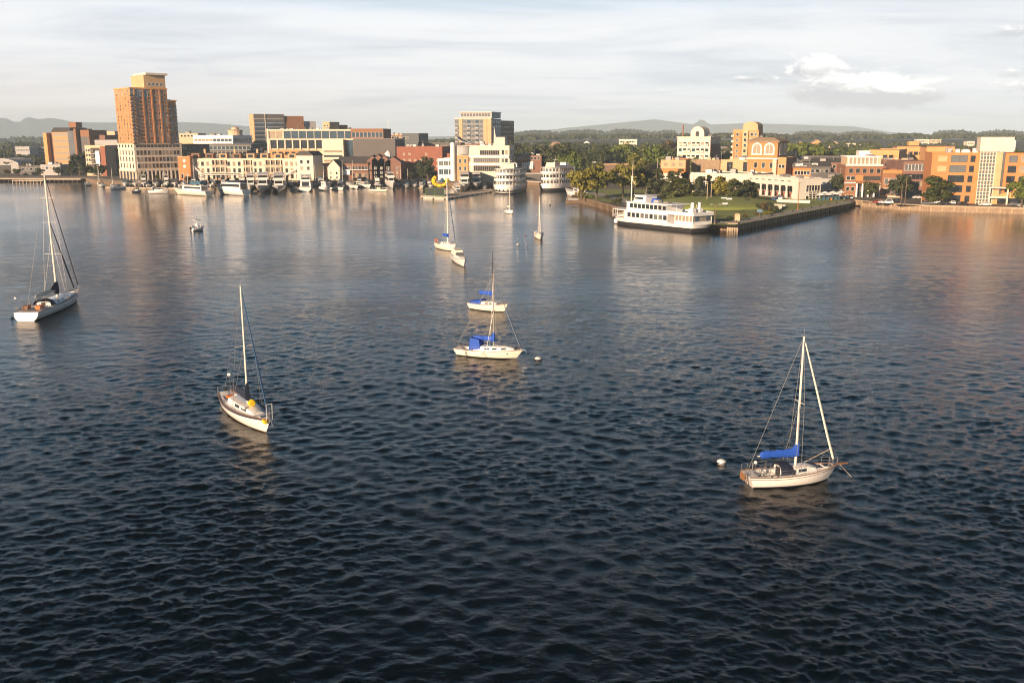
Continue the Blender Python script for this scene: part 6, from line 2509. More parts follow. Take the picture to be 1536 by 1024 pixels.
r8, D = sailboat('sailboat', 'small cream sloop seen nearly end on, alone right of the white buoys', wl(806, 353.5), wl(810.5, 360), 2.9, 1.25, 12.5,
                 dict(cover=None, hull=CREAMHULL, stripe=CREAMHULL, mast_r=.12, mast_m=ALU, furl=((.96, .96, .11, SAILW),), windows=((.45, .6),), hatches=(.8,), cabin_m=WHITE2))


# ------------------------------------------------------------------ motor boats
def frustum(b, x0, x1, w, z0, z1, rf, rb, m, tw=.88, wf=None):
    """deckhouse block: raked front (rf) and back (rb)"""
    wf = w if wf is None else wf
    lo = [(x0, -w / 2, z0), (x1, -wf / 2, z0), (x1, wf / 2, z0), (x0, w / 2, z0)]
    hi = [(x0 + rb, -w / 2 * tw, z1), (x1 - rf, -wf / 2 * tw, z1), (x1 - rf, wf / 2 * tw, z1), (x0 + rb, w / 2 * tw, z1)]
    b.loft([lo, hi], m)


def motorboat(name, label, stern, bow, B, fb, style, P=None, group=None, cat='motorboat'):
    P = P or {}
    s_, w_ = Vector(stern), Vector(bow)
    L = (w_ - s_).length * 1.06
    c = (s_ + w_) / 2
    root = thing(name, label, cat, (c.x, c.y, 0), math.atan2(w_.y - s_.y, w_.x - s_.x), group)
    top = P.get('hull', WHITE)
    rings, edges = hull_shape(L, B, fb, n=12, stern=.88, bowflare=.45, sheer=.42, full=2.6, rake=.12, counter=0.0, keel=.35)
    b = MB()
    add_hull(b, rings, top, P.get('stripe', top), P.get('bottom', ANTIF))
    b.build('hull', root, smooth=True)
    deck_mesh(edges, (.05, .25) if style in ('open', 'cuddy') else None).build('deck', root)
    zd = lambda t: edge_at(edges, t)[2]
    xt = lambda t: -L / 2 + t * L
    hw = P.get('house', WHITE)
    if style in ('cruiser', 'fly', 'trawler'):
        h1 = P.get('h1', 1.9)
        z0 = fb * .96
        x0, x1 = xt(P.get('x0', .14)), xt(P.get('x1', .70))
        b = MB()
        frustum(b, x0, x1, B * .78, z0, z0 + h1, h1 * .9 if style != 'trawler' else .3, .1, hw, .9, B * .6)
        cab = b.build('cabin', root)
        for sg in (-1, 1):
            b = MB()
            za, zb_ = z0 + h1 * .42, z0 + h1 * .80
            yy = B * .39
            b.loft([[(x0 + .5, sg * yy * .955, za), (x1 - h1 * .55, sg * yy * .80, za), (x1 - h1 * .85, sg * yy * .79, zb_), (x0 + .7, sg * yy * .93, zb_)], [(x0 + .5, sg * (yy * .955 + .07), za), (x1 - h1 * .55, sg * (yy * .80 + .09), za), (x1 - h1 * .85, sg * (yy * .79 + .08), zb_), (x0 + .7, sg * (yy * .93 + .07), zb_)]], GLASS)
            b.build('side_window', cab)
        b = MB()
        rk = h1 * .9 if style != 'trawler' else .3
        p = lambda f: (x1 - rk * f + .03, z0 + h1 * f)
        (xa, za), (xb_, zb_) = p(.42), p(.86)
        b.face([(xa, -B * .25, za), (xa, B * .25, za), (xb_, B * .24, zb_), (xb_, -B * .24, zb_)], GLASS)
        b.build('windscreen', cab)
        b = MB()
        b.box(x0 - .04, x0 + .04, -B * .26, B * .26, z0 + .25, z0 + h1 * .86, GLASS)
        b.build('aft_window', cab)
        if style == 'fly':
            z1 = z0 + h1
            b = MB()
            b.box(x0 - .9, x1 - h1 * .75, -B * .40, B * .40, z1 + .003, z1 + .14, hw)
            frustum(b, x0 + .2, x1 - h1 * .9, B * .74, z1 + .14, z1 + 1.0, .9, 0, hw, .92)
            b.build('flybridge', root)
            b = MB()
            frustum(b, x0 + 1.0, x1 - h1 * 1.25, B * .6, z1 + 1.003, z1 + 1.55, .5, .1, GLASS, .9)
            b.build('flybridge_screen', root)
            b = MB()
            for sx in (x0 + .5, x1 - h1 * 1.5):
                for sg in (-1, 1):
                    b.tube((sx, sg * B * .32, z1 + .9), (sx, sg * B * .32, z1 + 2.4), .05, STEEL, n=5)
            b.box(x0 + .1, x1 - h1 * 1.3, -B * .36, B * .36, z1 + 2.4, z1 + 2.52, P.get('top', WHITE2))
            b.build('hardtop', root)
            b = MB()
            b.tube((x0 + .8, 0, z1 + 2.5), (x0 + .6, 0, z1 + 4.2), .05, WHITE2, n=5)
            b.lathe([(.05, 0), (.3, .06), (.3, .28), (.05, .34)], WHITE2, (x0 + .8, 0, z1 + 2.9), n=9)
            b.build('radar_mast', root)
        elif style == 'cruiser':
            z1 = z0 + h1
            b = MB()
            b.box(x0 - .7, x1 - h1 * .85, -B * .38, B * .38, z1 + .003, z1 + .14, hw)
            b.build('cabin_roof', root)
            if P.get('canvas'):
                b = MB()
                frustum(b, x0 + .4, x0 + (x1 - x0) * .55, B * .7, z1 + .15, z1 + 1.1, .8, .2, P['canvas'], .85)
                b.build('canvas_cover', root)
        elif style == 'trawler':
            z1 = z0 + h1
            b = MB()
            b.box(x0 - .4, x1, -B * .42, B * .42, z1 + .003, z1 + .16, hw)
            b.build('cabin_roof', root)
            if P.get('canvas'):
                b = MB()
                frustum(b, x0 + .9, x0 + (x1 - x0) * .6, B * .66, z1 + .9, z1 + 2.3, .4, .1, P['canvas'], .85)
                b.build('canvas_cover', root)
            b = MB()
            xm = (x0 + x1) / 2
            b.tube((xm, 0, z1), (xm, 0, z1 + P.get('mast', 6)), .12, ALU, .07, n=6)
            b.tube((xm, 0, z1 + 1.2), (xm - 3.2, 0, z1 + 2.6), .07, ALU, n=5)
            b.build('mast', root)
    elif style == 'pilot':                        # centre console with hard top
        z0 = fb * .9
        b = MB()
        frustum(b, xt(.40), xt(.62), B * .5, z0, z0 + 1.35, .35, 0, hw, .85)
        b.build('console', root)
        b = MB()
        for sx in (xt(.36), xt(.62)):
            for sg in (-1, 1):
                b.tube((sx, sg * B * .26, z0), (sx - .05, sg * B * .28, z0 + 2.5), .05, WHITE2, n=5)
        b.box(xt(.26), xt(.68), -B * .36, B * .36, z0 + 2.5, z0 + 2.66, WHITE2)
        b.build('hardtop', root)
        b = MB()
        b.tube((xt(.3), 0, z0 + 2.66), (xt(.3) - .3, 0, z0 + 3.1), .03, BLACK, n=4)
        b.box(xt(.3) - .5, xt(.3) + .5, -.06, .06, z0 + 2.72, z0 + 2.86, BLACK)
        b.build('radar_bar', root)
        b = MB()
        b.box(xt(.12), xt(.20), -.5, .5, z0 + .2, z0 + .75, TEALC)
        b.build('seat', root)
    elif style == 'cuddy':
        z0 = fb * .95
        b = MB()
        frustum(b, xt(.30), xt(.80), B * .72, z0, z0 + .75, 1.2, .05, hw, .8, B * .45)
        b.build('cabin', root)
        b = MB()
        frustum(b, xt(.32), xt(.55), B * .66, z0 + .76, z0 + 1.35, .7, .0, GLASSG, .82)
        b.build('windscreen', root)
        if P.get('canvas'):
            b = MB()
            frustum(b, xt(.06), xt(.46), B * .74, z0 + .4, z0 + 1.75, .4, .25, P['canvas'], .75)
            b.build('canvas_cover', root)
    if style in ('open', 'cuddy', 'pilot'):
        b = MB()
        b.box(-L / 2 - .55, -L / 2 - .1, -.22, .22, .55, 1.25, BLACK)
        b.box(-L / 2 - .45, -L / 2 - .2, -.1, .1, -.3, .55, BLACK)
        b.build('outboard_motor', root)
    b = MB()
    row = {1: [], -1: []}
    for sg in (1, -1):
        for i in range(5):
            t = .62 + .38 * i / 4
            e = edge_at(edges, t)
            p_ = Vector((e[0], sg * e[1] * .92, e[2] + .7))
            row[sg].append(p_)
            b.tube((e[0], sg * e[1] * .92, e[2]), p_, .025, STEEL, n=4)
        b.path(row[sg], .028, STEEL, n=4)
    b.tube(row[1][-1], row[-1][-1], .028, STEEL, n=4)
    b.build('bow_rail', root)
    return root


motorboat('motorboat', 'small white hardtop fishing boat floating alone left of centre', wl(288, 346.5), wl(306, 345), 2.6, .95, 'pilot')
motorboat('motorboat', 'white cabin cruiser with a pale canvas shelter moored just behind the tall sloop', (gp(683, 389).x, gp(683, 389).y, 0), (gp(697, 401.5).x, gp(697, 401.5).y, 0), 3.0, 1.35, 'cuddy', dict(canvas=SAILW, house=WHITE))


def buoy(label, px, py, r, m, group=None):
    b = MB()
    b.lathe([(.1, -r * .6), (r * .85, -r * .3), (r, 0), (r * .9, r * .35), (r * .5, r * .62), (.06, r * .7)], m, n=12)
    b.lathe([(r * 1.01, -.04), (r * 1.02, .02), (r * 1.01, .08)], STRIPE, n=12)
    b.tube((0, 0, r * .68), (0, 0, r * .95), .05, STEEL, n=5)
    p = gp(px, py, 0)
    tag(b.build('mooring_buoy', loc=(p.x, p.y, 0.03), smooth=True), label, 'buoy', group)


buoy('white mooring buoy just left of the nearest sloop with the blue cover', 1082, 693.5, .46, WHITE)
buoy('white mooring buoy in front of the bow of the boat with the square blue tent', 807, 539, .50, CREAMHULL)
buoy('pinkish mooring buoy, largest of four left of the end on sloop', 776.7, 367.5, .52, CREAMHULL)
buoy('white buoy between the pinkish buoy and the end on sloop', 789.8, 368.8, .34, WHITE)
buoy('tiny white buoy just above the pinkish buoy', 777, 359, .3, WHITE)
buoy('tiny orange tinted buoy nearest the end on sloop', 788, 353.4, .34, mat('orange_buoy', (.6, .35, .15), .5))
buoy('small dark buoy on open water below the rusty boat bow', 825, 308, .5, BLACK)
buoy('tiny dark buoy left of the centre pier corner', 597.6, 300, .4, BLACK)
buoy('tiny pale buoy left of the tall masted sloop', 646.5, 371.5, .3, CREAMHULL)


# ------------------------------------------------------------------ marina boats
def mb(label, px0, py0, px1, py1, B, fb, style, P=None, g=None):
    return motorboat({'fly': 'motor_yacht', 'cruiser': 'motor_yacht', 'trawler': 'trawler_yacht'}.get(style, 'motorboat'), label, wl(px0, py0), wl(px1, py1), B, fb, style, P, g)


mb('white runabout with a low cabin moored left of the tower foot', 186, 283.5, 164, 285, 3.6, 1.5, 'cuddy', dict(house=WHITE))
mb('white sports cruiser at the dock below the tower', 225, 290, 253, 290, 4.0, 1.6, 'cuddy', dict(house=WHITE))
mb('long cream trawler yacht with a teal bimini at the left end of the marina', 313, 294, 262, 291, 6.0, 2.5, 'trawler', dict(canvas=TEALC, x0=.12, x1=.66, hull=CREAMHULL, mast=12, h1=2.6))
mb('big white motor yacht with a dark canvas top, second of the large marina boats', 369, 293.5, 327, 291, 6.4, 3.0, 'cruiser', dict(canvas=NAVY, h1=3.6, x0=.08, x1=.84))
mb('white motor yacht seen bow on, just right of the dark canvas topped yacht', 379, 279, 375, 288.5, 6.0, 2.8, 'fly', dict(h1=3.3))
mb('tall white flybridge yacht in the middle of the marina below the apartments', 397, 280, 393, 291.5, 9.0, 3.2, 'fly', dict(h1=3.6, bottom=ANTIF))
mb('wide white flybridge yacht just right of the tall one in the middle of the marina', 421, 280, 417, 291, 8.6, 3.0, 'fly', dict(bottom=STRIPE, h1=3.5))
mb('white cabin cruiser seen stern on below the gable block', 458, 287.5, 462, 279, 7.6, 2.5, 'fly', dict(h1=3.0))
mb('small white boat with a navy canvas left of the stern on cruiser', 438, 286, 449, 287, 2.8, 1.1, 'cuddy', dict(canvas=NAVY))
mb('cream fishing boat with a high wheelhouse below the yellow gable', 480, 286, 495, 286, 5.0, 2.3, 'trawler', dict(x0=.2, x1=.65, mast=9, hull=WHITE, h1=2.9))
mb('low white sailing dinghy hull left of the veranda house boats', 498, 284.5, 515, 285.5, 3.0, 1.2, 'cuddy', dict(house=WHITE))
mb('grey white cruiser in shade with a dark canopy, left of a shaded pair', 522, 281.5, 537, 284, 4.0, 1.5, 'cuddy', dict(canvas=GREYL))
mb('long white cruiser in shade with a dark windscreen, right of a shaded pair', 536, 280.5, 556, 282.5, 4.4, 1.6, 'cruiser', dict(h1=1.8))
mb('low speedboat catching the sun in front of the shaded brick houses', 557, 286.5, 581, 287.5, 3.2, 1.0, 'pilot', dict(house=CREAM, hull=CREAMHULL))
mb('tall white fishing boat with a high cabin at the edge of the shaded docks', 582, 277, 590, 284, 5.6, 2.8, 'fly', dict(h1=3.6))
mb('white flybridge yacht on the centre pier, the left of two side by side', 696, 276, 697, 288, 7.4, 3.0, 'fly', dict(h1=3.2))
mb('white flybridge yacht on the centre pier, the right of two side by side', 714, 274, 715, 285.5, 6.6, 2.8, 'fly', dict(h1=3.0))
mb('small white cabin boat at the inner corner of the centre pier', 684, 284, 688, 291, 3.8, 1.6, 'trawler', dict(x0=.15, x1=.7, mast=2))
mb('small white dinghy tied right of the two pier yachts', 727, 279, 727, 286, 3.2, 1.2, 'cuddy', dict())
mb('blue grey workboat moored in the inner corner of the stone quay', 1260, 306.5, 1278, 306.0, 4.4, 1.5, 'cruiser', dict(hull=mat('slate_blue_hull', (.12, .2, .27), .5), house=mat('slate_blue_house', (.18, .26, .32), .5), h1=2.0))
names = ('leftmost', 'second', 'third', 'fourth', 'fifth', 'sixth', 'seventh', 'eighth', 'ninth', 'rightmost')
for i in range(10):
    px = 600 + i * 6.2
    mb('%s of the small shaded boats packed between the shaded houses and the pier' % names[i], px, 277 + (i % 3) * 1.2, px + (3 if i % 2 else -3), 281.5 + (i % 3) * 1.2, 3.0, 1.2, 'cuddy', dict(canvas=(NAVY, GREYL, TEALC, WHITE2)[i % 4], hull=(WHITE, WHITE2, CREAMHULL)[i % 3]), g='small boats in the shaded marina')
lab6 = ('small white boat on the far left shore, nearest the left edge', 'second small white boat from the left edge on the far left shore', 'third small white boat on the far left shore', 'fourth small boat on the far left shore, by the timber jetty', 'fifth small boat on the far left shore', 'small white boat at the right end of the far left shore')
for i in range(6):
    px = 8 + i * 20
    mb(lab6[i], px, 262.3, px + 9, 263.0, 3.0, 1.2, 'cuddy', dict(canvas=(NAVY, None, TEALC)[i % 3]), g='small boats hauled along the left shore')
for i, (p0, p1, lab) in enumerate((((136, 270), (128, 271), 'little sunlit launch at the left end of the tower quay'), ((158, 272), (148, 272.5), 'white launch left of the low cabin runabout'), ((200, 281), (212, 281), 'dark low launch between the runabout and the sports cruiser'))):
    mb(lab, p0[0], p0[1] + 8, p1[0], p1[1] + 8, 2.8, 1.1, 'cuddy', dict(hull=STRIPE if i == 2 else WHITE))
# masts of moored sailing boats behind the first row
ms = [(293, 281, 196, 'moored sailboat with the tall leaning mast beside the orange end house'), (303, 280, 178, 'moored sailboat with the tallest mast in front of the marina apartments'), (277, 281, 242, 'moored sailboat with a short mast by the tower corner'), (283, 283, 247, 'moored sailboat behind the trawler yacht bow'),
      (271, 280, 240, 'moored sailboat nearest the tower arcade'), (384, 279, 219, 'moored sailboat with a thin mast behind the middle yachts'), (486, 281, 249, 'moored sailboat in front of the dark brick house'), (601, 276, 236, 'moored sailboat at the left end of the shaded docks'), (231, 284, 252, 'moored sailboat below the tower with a pale mast'),
      (150, 277, 236, 'moored sailboat with a slanting mast left of the tower'), (683, 283, 250, 'moored sailboat behind the yellow inflatable')]
for i, (px, py, mt, lab) in enumerate(ms):
    p = gp(px, py)
    hh = Zt(min(mt + 12, 262), p.y)
    L_ = 10
    sailboat('moored_sailboat', lab, (p.x - 1.2, p.y + 4.4, 0), (p.x + .8, p.y - 4.4, 0), 3.0, 1.1, max(9.0, min(hh, 17)), dict(cover=(NAVY, SAILW, BLUE, TEALC)[i % 4], mast_r=.11, furl=((.97, .95, .07, SAILW),) if i % 2 else (), hull=(WHITE, CREAMHULL)[i % 2]), group='sailing boats moored along the left marina', hero=False)

# crowded second row along the bulkhead, and their masts
rg = random.Random(12)
for i in range(27):
    px = 188 + i * 14.6 + rg.uniform(-3, 3)
    mb('white boat in the crowded second row against the left marina bulkhead', px, 276.8, px + rg.uniform(-1.5, 1.5), 280.6, rg.uniform(3.2, 5.0), rg.uniform(1.4, 2.2), rg.choice(('cuddy', 'fly', 'cruiser', 'cuddy')), dict(canvas=rg.choice((NAVY, None, TEALC, WHITE2)), h1=rg.uniform(1.9, 2.6)), g='boats in the second row of the left marina')
for i in range(20):
    px = (196, 210, 246, 258, 170, 223, 292, 313, 318, 339, 352, 366, 390, 412, 437, 452, 474, 515, 530, 612)[i]
    p = gp(px, 279 + (i % 3) * .6)
    sailboat('moored_sailboat', 'moored sailboat with a slender mast among the second row of boats', (p.x - 1, p.y + 4.2, 0), (p.x + .6, p.y - 4.2, 0), 2.9, 1.1, rg.uniform(9, 17), dict(cover=(NAVY, SAILW, TEALC)[i % 3], mast_r=.10, furl=()), group='slender masted sailboats in the left marina', hero=False)
for i in range(22):
    px = 284 + i * 14.6
    if i % 4 == 3:
        continue
    T1('shrub', 'low dark planting along the marina promenade', px, 606, 264.5 + (i * 5 % 3), 1 + 3 * (i % 2), group='promenade planting behind the marina', wide=1.0)
# floating docks
def dock(label, pts, w=2.4, z=.55, name='floating_dock', piles=True, m=TIMBERL):
    root = thing(name, label, 'dock', (pts[0][0], pts[0][1], 0))
    P = [Vector((p[0] - pts[0][0], p[1] - pts[0][1], 0)) for p in pts]
    b = MB()
    for a, c in zip(P[:-1], P[1:]):
        d_ = (c - a).normalized()
        n_ = Vector((-d_.y, d_.x, 0)) * w / 2
        b.prism([tuple((a - n_)[:2]), tuple((c - n_)[:2]), tuple((c + n_)[:2]), tuple((a + n_)[:2])], -.15, z, m)
    b.build('deck', root)
    if piles:
        for p, d_ in along([(q.x, q.y) for q in P], 9.0, 1.0):
            n_ = Vector((-d_.y, d_.x, 0)) * (w / 2 + .2)
            b = MB()
            b.tube((0, 0, -2), (0, 0, 2.6), .16, TIMBER, n=6)
            b.build('pile', root, loc=(p.x + n_.x, p.y + n_.y, 0))
    return root


def W(px, py):
    p = gp(px, py)
    return (p.x, p.y)


dock('long floating dock behind the first row of marina boats', [W(160, 281.5), W(300, 283.5), W(480, 282), W(560, 281)], 2.6)
dock('short finger dock beside the trawler yacht', [W(320, 283), W(318, 290)], 2)
dock('short finger dock between the tower cruisers', [W(205, 283), W(200, 288)], 2)
dock('short finger dock beside the tall flybridge yacht of the marina', [W(385, 283), W(382, 291)], 2)
dock('short finger dock left of the stern on cruiser', [W(447, 283), W(444, 288)], 2)
dock('floating dock among the small shaded boats', [W(596, 281), W(660, 283)], 2.2)
# centre pier: wide pale pontoon
root = thing('pontoon_pier', 'wide pale pontoon pier with white edge rail running out from the cream waterfront building', 'pier', (0, 0, 0))
poly = [W(631, 297.5), W(672, 299.3), W(738, 288.5), W(736, 284.5), W(680, 292), W(634, 292.5)]
b = MB()
b.prism(poly, -.2, .75, CONCL, TIMBERL)
b.build('deck', root)
b = MB()
for k in range(2):
    e0, e1 = poly[k], poly[k + 1]
    for z in (.95, 1.35):
        b.tube((e0[0], e0[1], z), (e1[0], e1[1], z), .06, WHITE2, n=5)
    for p, d_ in along([e0, e1], 3.0, .3):
        b.tube((p.x, p.y, .7), (p.x, p.y, 1.4), .06, WHITE2, n=5)
b.build('rail', root)
for p, d_ in along(poly[:3], 7.0, 1.0):
    b = MB()
    b.box(-.5, .5, -.16, -.003, -.1, .5, DARK)
    b.build('fender', root, loc=(p.x, p.y, 0), rz=math.atan2(d_.y, d_.x))
for i, (px, py, lab) in enumerate(((646, 294, 'dark green trimmed container on the pier, left of the pair'), (659, 294, 'dark container under the yellow inflatable on the pier'))):
    p = gp(px, py, .75)
    r_ = thing('pier_container', lab, 'container', (p.x, p.y, .75), R(4))
    b = MB()
    b.box(-2.5, 2.5, -1.4, 1.4, .1, 3.9, mat('dark_green_box', (.03, .045, .035), .6))
    b.build('body', r_)
    b = MB()
    for x in (-2.5, 2.38):
        b.box(x, x + .12, -1.5, -1.403, 0, 4.0, GREENF)
    b.box(-2.38, 2.38, -1.5, -1.403, 0, .14, GREENF)
    b.box(-2.6, 2.6, -1.52, 1.5, 3.903, 4.05, ROOFG)
    b.build('trim', r_)
p = gp(661, 290.5, .75)
r_ = thing('yellow_inflatable', 'bright yellow curled inflatable slide with red dots on the pier containers', 'inflatable', (p.x, p.y, 4.85))
b = MB()
pts = [(3.6 * math.cos(a_), .4 * math.sin(a_ * 2), 2.6 + 2.6 * math.sin(a_)) for a_ in np.linspace(R(130), R(380), 13)]
for i in range(12):
    b.tube(pts[i], pts[i + 1], .95 + .25 * math.sin(i * .6), YELLOW, .95 + .25 * math.sin((i + 1) * .6), n=9)
b.build('tube_slide', r_, smooth=True)
for i in range(6):
    b = MB()
    q_ = pts[1 + i * 2]
    b.lathe([(.42, 0), (.36, .12), (.05, .18)], ORANGE, n=8)
    o = b.build('red_dot', r_, loc=(q_[0], q_[1] - 1.0, q_[2]))
    o.rotation_euler.x = math.pi / 2
b = MB()
b.lathe([(.9, 0), (1.1, .8), (.8, 1.7), (.1, 2.1)], TEALC, (.8, .2, 2.0), n=9)
b.build('blue_cushion', r_)


# ------------------------------------------------------------------ tour ships
def capsule(L, B, n=10, bow=1.0, stern=.9):
    """plan outline, counter-clockwise from the stern: rounded stern at -L/2, pointed-round bow at +L/2"""
    pts = []
    rb = B / 2
    for i in range(n + 1):                        # stern arc
        a_ = math.pi / 2 + math.pi * i / n
        pts.append((-L / 2 + rb * stern + rb * stern * math.cos(a_), rb * math.sin(a_)))
    for i in range(n + 1):                        # bow arc
        a_ = -math.pi / 2 + math.pi * i / n
        pts.append((L / 2 - rb * bow * 1.6 + rb * bow * 1.6 * math.cos(a_), rb * math.sin(a_)))
    return pts


def scale_poly(poly, d_):
    sx = max(p[0] for p in poly)
    sy = max(p[1] for p in poly)
    return [(p[0] * (sx - d_) / sx, p[1] * (sy - d_) / sy) for p in poly]


def walk_windows(root, poly, z, step, w, h, fr, gl, nmax=60, name='window'):
    n = len(poly)
    acc = step * .5
    cnt = 0
    for i in range(n):
        a, c = Vector(poly[i]), Vector(poly[(i + 1) % n])
        L_ = (c - a).length
        if L_ < 1e-4:
            continue
        d_ = (c - a) / L_
        while acc < L_:
            if cnt < nmax:
                p = a + d_ * acc
                o = bpy.data.objects.new(name, win_mesh(w, h, fr, gl, 1))
                COL.objects.link(o)
                o.parent = root
                o.location = (p.x, p.y, z)
                o.rotation_euler.z = math.atan2(d_.y, d_.x)
                cnt += 1
            acc += step
        acc -= L_


def tour_ship(label, loc, rz, L, B, decks, dh=3.0, free=2.6, hullm=WHITE, band=True, stripe=STRIPE, dark=.6):
    root = thing('tour_ship', label, 'ship', loc, rz)
    pl = capsule(L, B)
    b = MB()
    rr = []
    for z, s_ in ((-.6, .80), (.05, .88), (dark, .91), (1.9, .96), (free, 1.0)):
        rr.append([(p[0] * (.5 + s_ / 2), p[1] * s_, z) for p in pl])
    i = len(b.v)
    b.loft(rr[:3], ANTIF, cap=False)
    b.loft(rr[2:], hullm, cap=False)
    b.build('hull', root, smooth=True)
    if band:
        walk_windows(root, [(p[0] * .975, p[1] * .965) for p in pl], 1.75, 2.3, 1.95, 1.1, FRD, GLASS, 60, 'porthole')
    ins = 0.0
    for k in range(decks):
        z = free + k * dh
        outl = [(p[0] * (1 - .045 * k), p[1] * (1 - .015 * k)) for p in pl]
        b = MB()
        b.prism(outl, z + .003, z + .22, WHITE2, DECKM)
        b.build('deck', root)
        # bulwark
        inn = scale_poly(outl, .12)
        b = MB()
        n = len(outl)
        for i in range(n):
            j = (i + 1) % n
            o0, o1, i0, i1 = outl[i], outl[j], inn[i], inn[j]
            b.face([(o0[0], o0[1], z + .225), (o1[0], o1[1], z + .225), (o1[0], o1[1], z + 1.15), (o0[0], o0[1], z + 1.15)], WHITE2)
            b.face([(i1[0], i1[1], z + .225), (i0[0], i0[1], z + .225), (i0[0], i0[1], z + 1.15), (i1[0], i1[1], z + 1.15)], WHITE2)
            b.face([(o0[0], o0[1], z + 1.15), (o1[0], o1[1], z + 1.15), (i1[0], i1[1], z + 1.15), (i0[0], i0[1], z + 1.15)], WHITE2)
        b.build('bulwark', root)
        house = [(p[0] * .86, p[1] * .86) for p in outl]
        b = MB()
        b.prism(house, z + .225, z + dh, WHITE2)
        hs = b.build('deckhouse', root)
        walk_windows(hs, house, z + dh * .62, 2.0, 1.5, dh * .46, FRW, GLASS if (k % 2) else GLASSG, 56)
        for i in range(0, n, 2):
            p_ = inn[i]
            b = MB()
            b.tube((p_[0], p_[1], z + 1.15), (p_[0], p_[1], z + dh), .06, WHITE2, n=5)
            b.build('stanchion', root)
    z = free + decks * dh
    outl = [(p[0] * .87, p[1] * .93) for p in pl]
    b = MB()
    b.prism(outl, z + .004, z + .3, WHITE2, ROOFG)
    b.build('top_deck', root)
    b = MB()
    frustum(b, L * .08, L * .26, B * .5, z + .303, z + 2.7, .8, 0, CREAML, .9)
    wh = b.build('wheelhouse', root)
    b = MB()
    b.box(L * .075, L * .2, -B * .235, B * .235, z + 1.3, z + 2.1, GLASS)
    b.build('window_band', wh)
    b = MB()
    frustum(b, -L * .3, -L * .18, B * .34, z + .305, z + 2.6, .3, .3, WHITE2, .8)
    b.build('funnel', root)
    b = MB()
    b.tube((L * .1, 0, z + 2.6), (L * .08, 0, z + 5.2), .12, WHITE2, .06, n=6)
    b.tube((L * .09, -1.4, z + 4.2), (L * .09, 1.4, z + 4.2), .06, WHITE2, n=5)
    b.build('mast', root)
    return root


p = gp(760, 291)
tour_ship('large white three deck tour ship seen end on, beside the centre pier', (p.x + 2.0, p.y + 21, 0), R(262), 46, 15.0, 3, 3.1, 3.6)
p = gp(832, 287.5)
tour_ship('white three deck tour ship with a dark hull bottom, right of the other tour ship', (p.x + 2.0, p.y + 11, 0), R(233), 29, 13.0, 3, 3.3, 3.2, band=False, dark=1.7)

# ------------------------------------------------------------------ ferry
a_, c_ = gp(1058, 350), gp(927, 336)
ctr = (a_ + c_) / 2
hd = math.atan2(c_.y - a_.y, c_.x - a_.x)
L = (c_ - a_).length
root = thing('ferry', 'white two deck passenger ferry with a black hull bottom, moored at the park point', 'ferry', (ctr.x + 0.4, ctr.y + 3.4, 0), hd)
B = 9.6
pl = capsule(L, B, 10, 1.15, .25)
b = MB()
lo = [[(p[0] * (.5 + s_ / 2), p[1] * s_, z) for p in pl] for z, s_ in ((-.6, .86), (.1, .9), (1.3, .93))]
b.loft(lo, ANTIF, cap=False)
hi = [[(p[0] * (.5 + s_ / 2) + (.8 * max(0, p[0] / (L / 2)) ** 4 * (z - 1.3) * 1.3), p[1] * s_, z + .7 * max(0, p[0] / (L / 2)) ** 3 * (z - 1.3) / 1.1) for p in pl] for z, s_ in ((1.3, .93), (1.9, .97), (2.4, 1.0))]
b.loft(hi, WHITE, cap=False)
b.build('hull', root, smooth=True)
b = MB()
b.prism(scale_poly(pl, .1), 2.2, 2.4, WHITE2, DECKM)
b.build('deck', root)
w = B / 2 - .15
b = MB()                                            # main deck house, closed sides forward, open stern
b.box(-L * .20, L * .30, -w, w, 2.403, 5.2, WHITE)
m1 = b.build('main_deckhouse', root)
b = MB()
fx = L * .30
bowp = [(fx, -w), (fx + 4.0, -w * .92), (fx + 8.2, -w * .52), (fx + 9.4, 0), (fx + 8.2, w * .52), (fx + 4.0, w * .92), (fx, w)]
b.prism([(fx, -w), (fx + 4.0, -w * .92), (fx + 8.2, -w * .52), (fx + 9.4, 0), (fx + 8.2, w * .52), (fx + 4.0, w * .92), (fx, w)], 5.203, 5.45, WHITE2)
b.build('foredeck_roof', root)
for p_ in bowp[1:-1]:
    b = MB()
    b.tube((p_[0], p_[1], 2.4), (p_[0], p_[1], 5.2), .09, WHITE2, n=6)
    b.build('stanchion', root)
b = MB()
for i in range(len(bowp) - 1):
    for z in (3.1, 3.6):
        b.tube((bowp[i][0], bowp[i][1], z), (bowp[i + 1][0], bowp[i + 1][1], z), .06, WHITE2, n=5)
b.build('bow_rail', root)
b = MB()
b.prism([(p_[0] * .0 + p_[0] - .0, p_[1] * .8) for p_ in [(fx - .5, -3), (fx + 3.2, -2.6), (fx + 3.2, 2.6), (fx - .5, 3)]], 2.405, 5.2, TAN)
b.build('forward_saloon', root)
for sg in (-1, 1):
    rz = 0 if sg < 0 else math.pi
    for i in range(9):
        x = -L * .175 + (L * .45) * i / 8.6
        o = bpy.data.objects.new('window', win_mesh(1.35, 1.35, FRD, GLASS if i > 6 or i % 3 == 0 else GLASSG, 1))
        COL.objects.link(o)
        o.parent = m1
        o.location = (x, sg * w, 3.95)
        o.rotation_euler.z = rz
b = MB()                                            # upper deck slab
b.box(-L * .485, L * .305, -B / 2, B / 2, 5.203 + .002, 5.45, WHITE2)
b.build('upper_deck', root)
b = MB()
b.box(-L * .485, L * .22, -B / 2, -B / 2 + .1, 5.453, 6.35, WHITE2)
b.box(-L * .485, L * .22, B / 2 - .1, B / 2, 5.453, 6.35, WHITE2)
b.box(-L * .485, -L * .485 + .1, -B / 2 + .1, B / 2 - .1, 5.453, 6.35, WHITE2)
b.build('bulwark', root)
b = MB()
w2 = w - .55
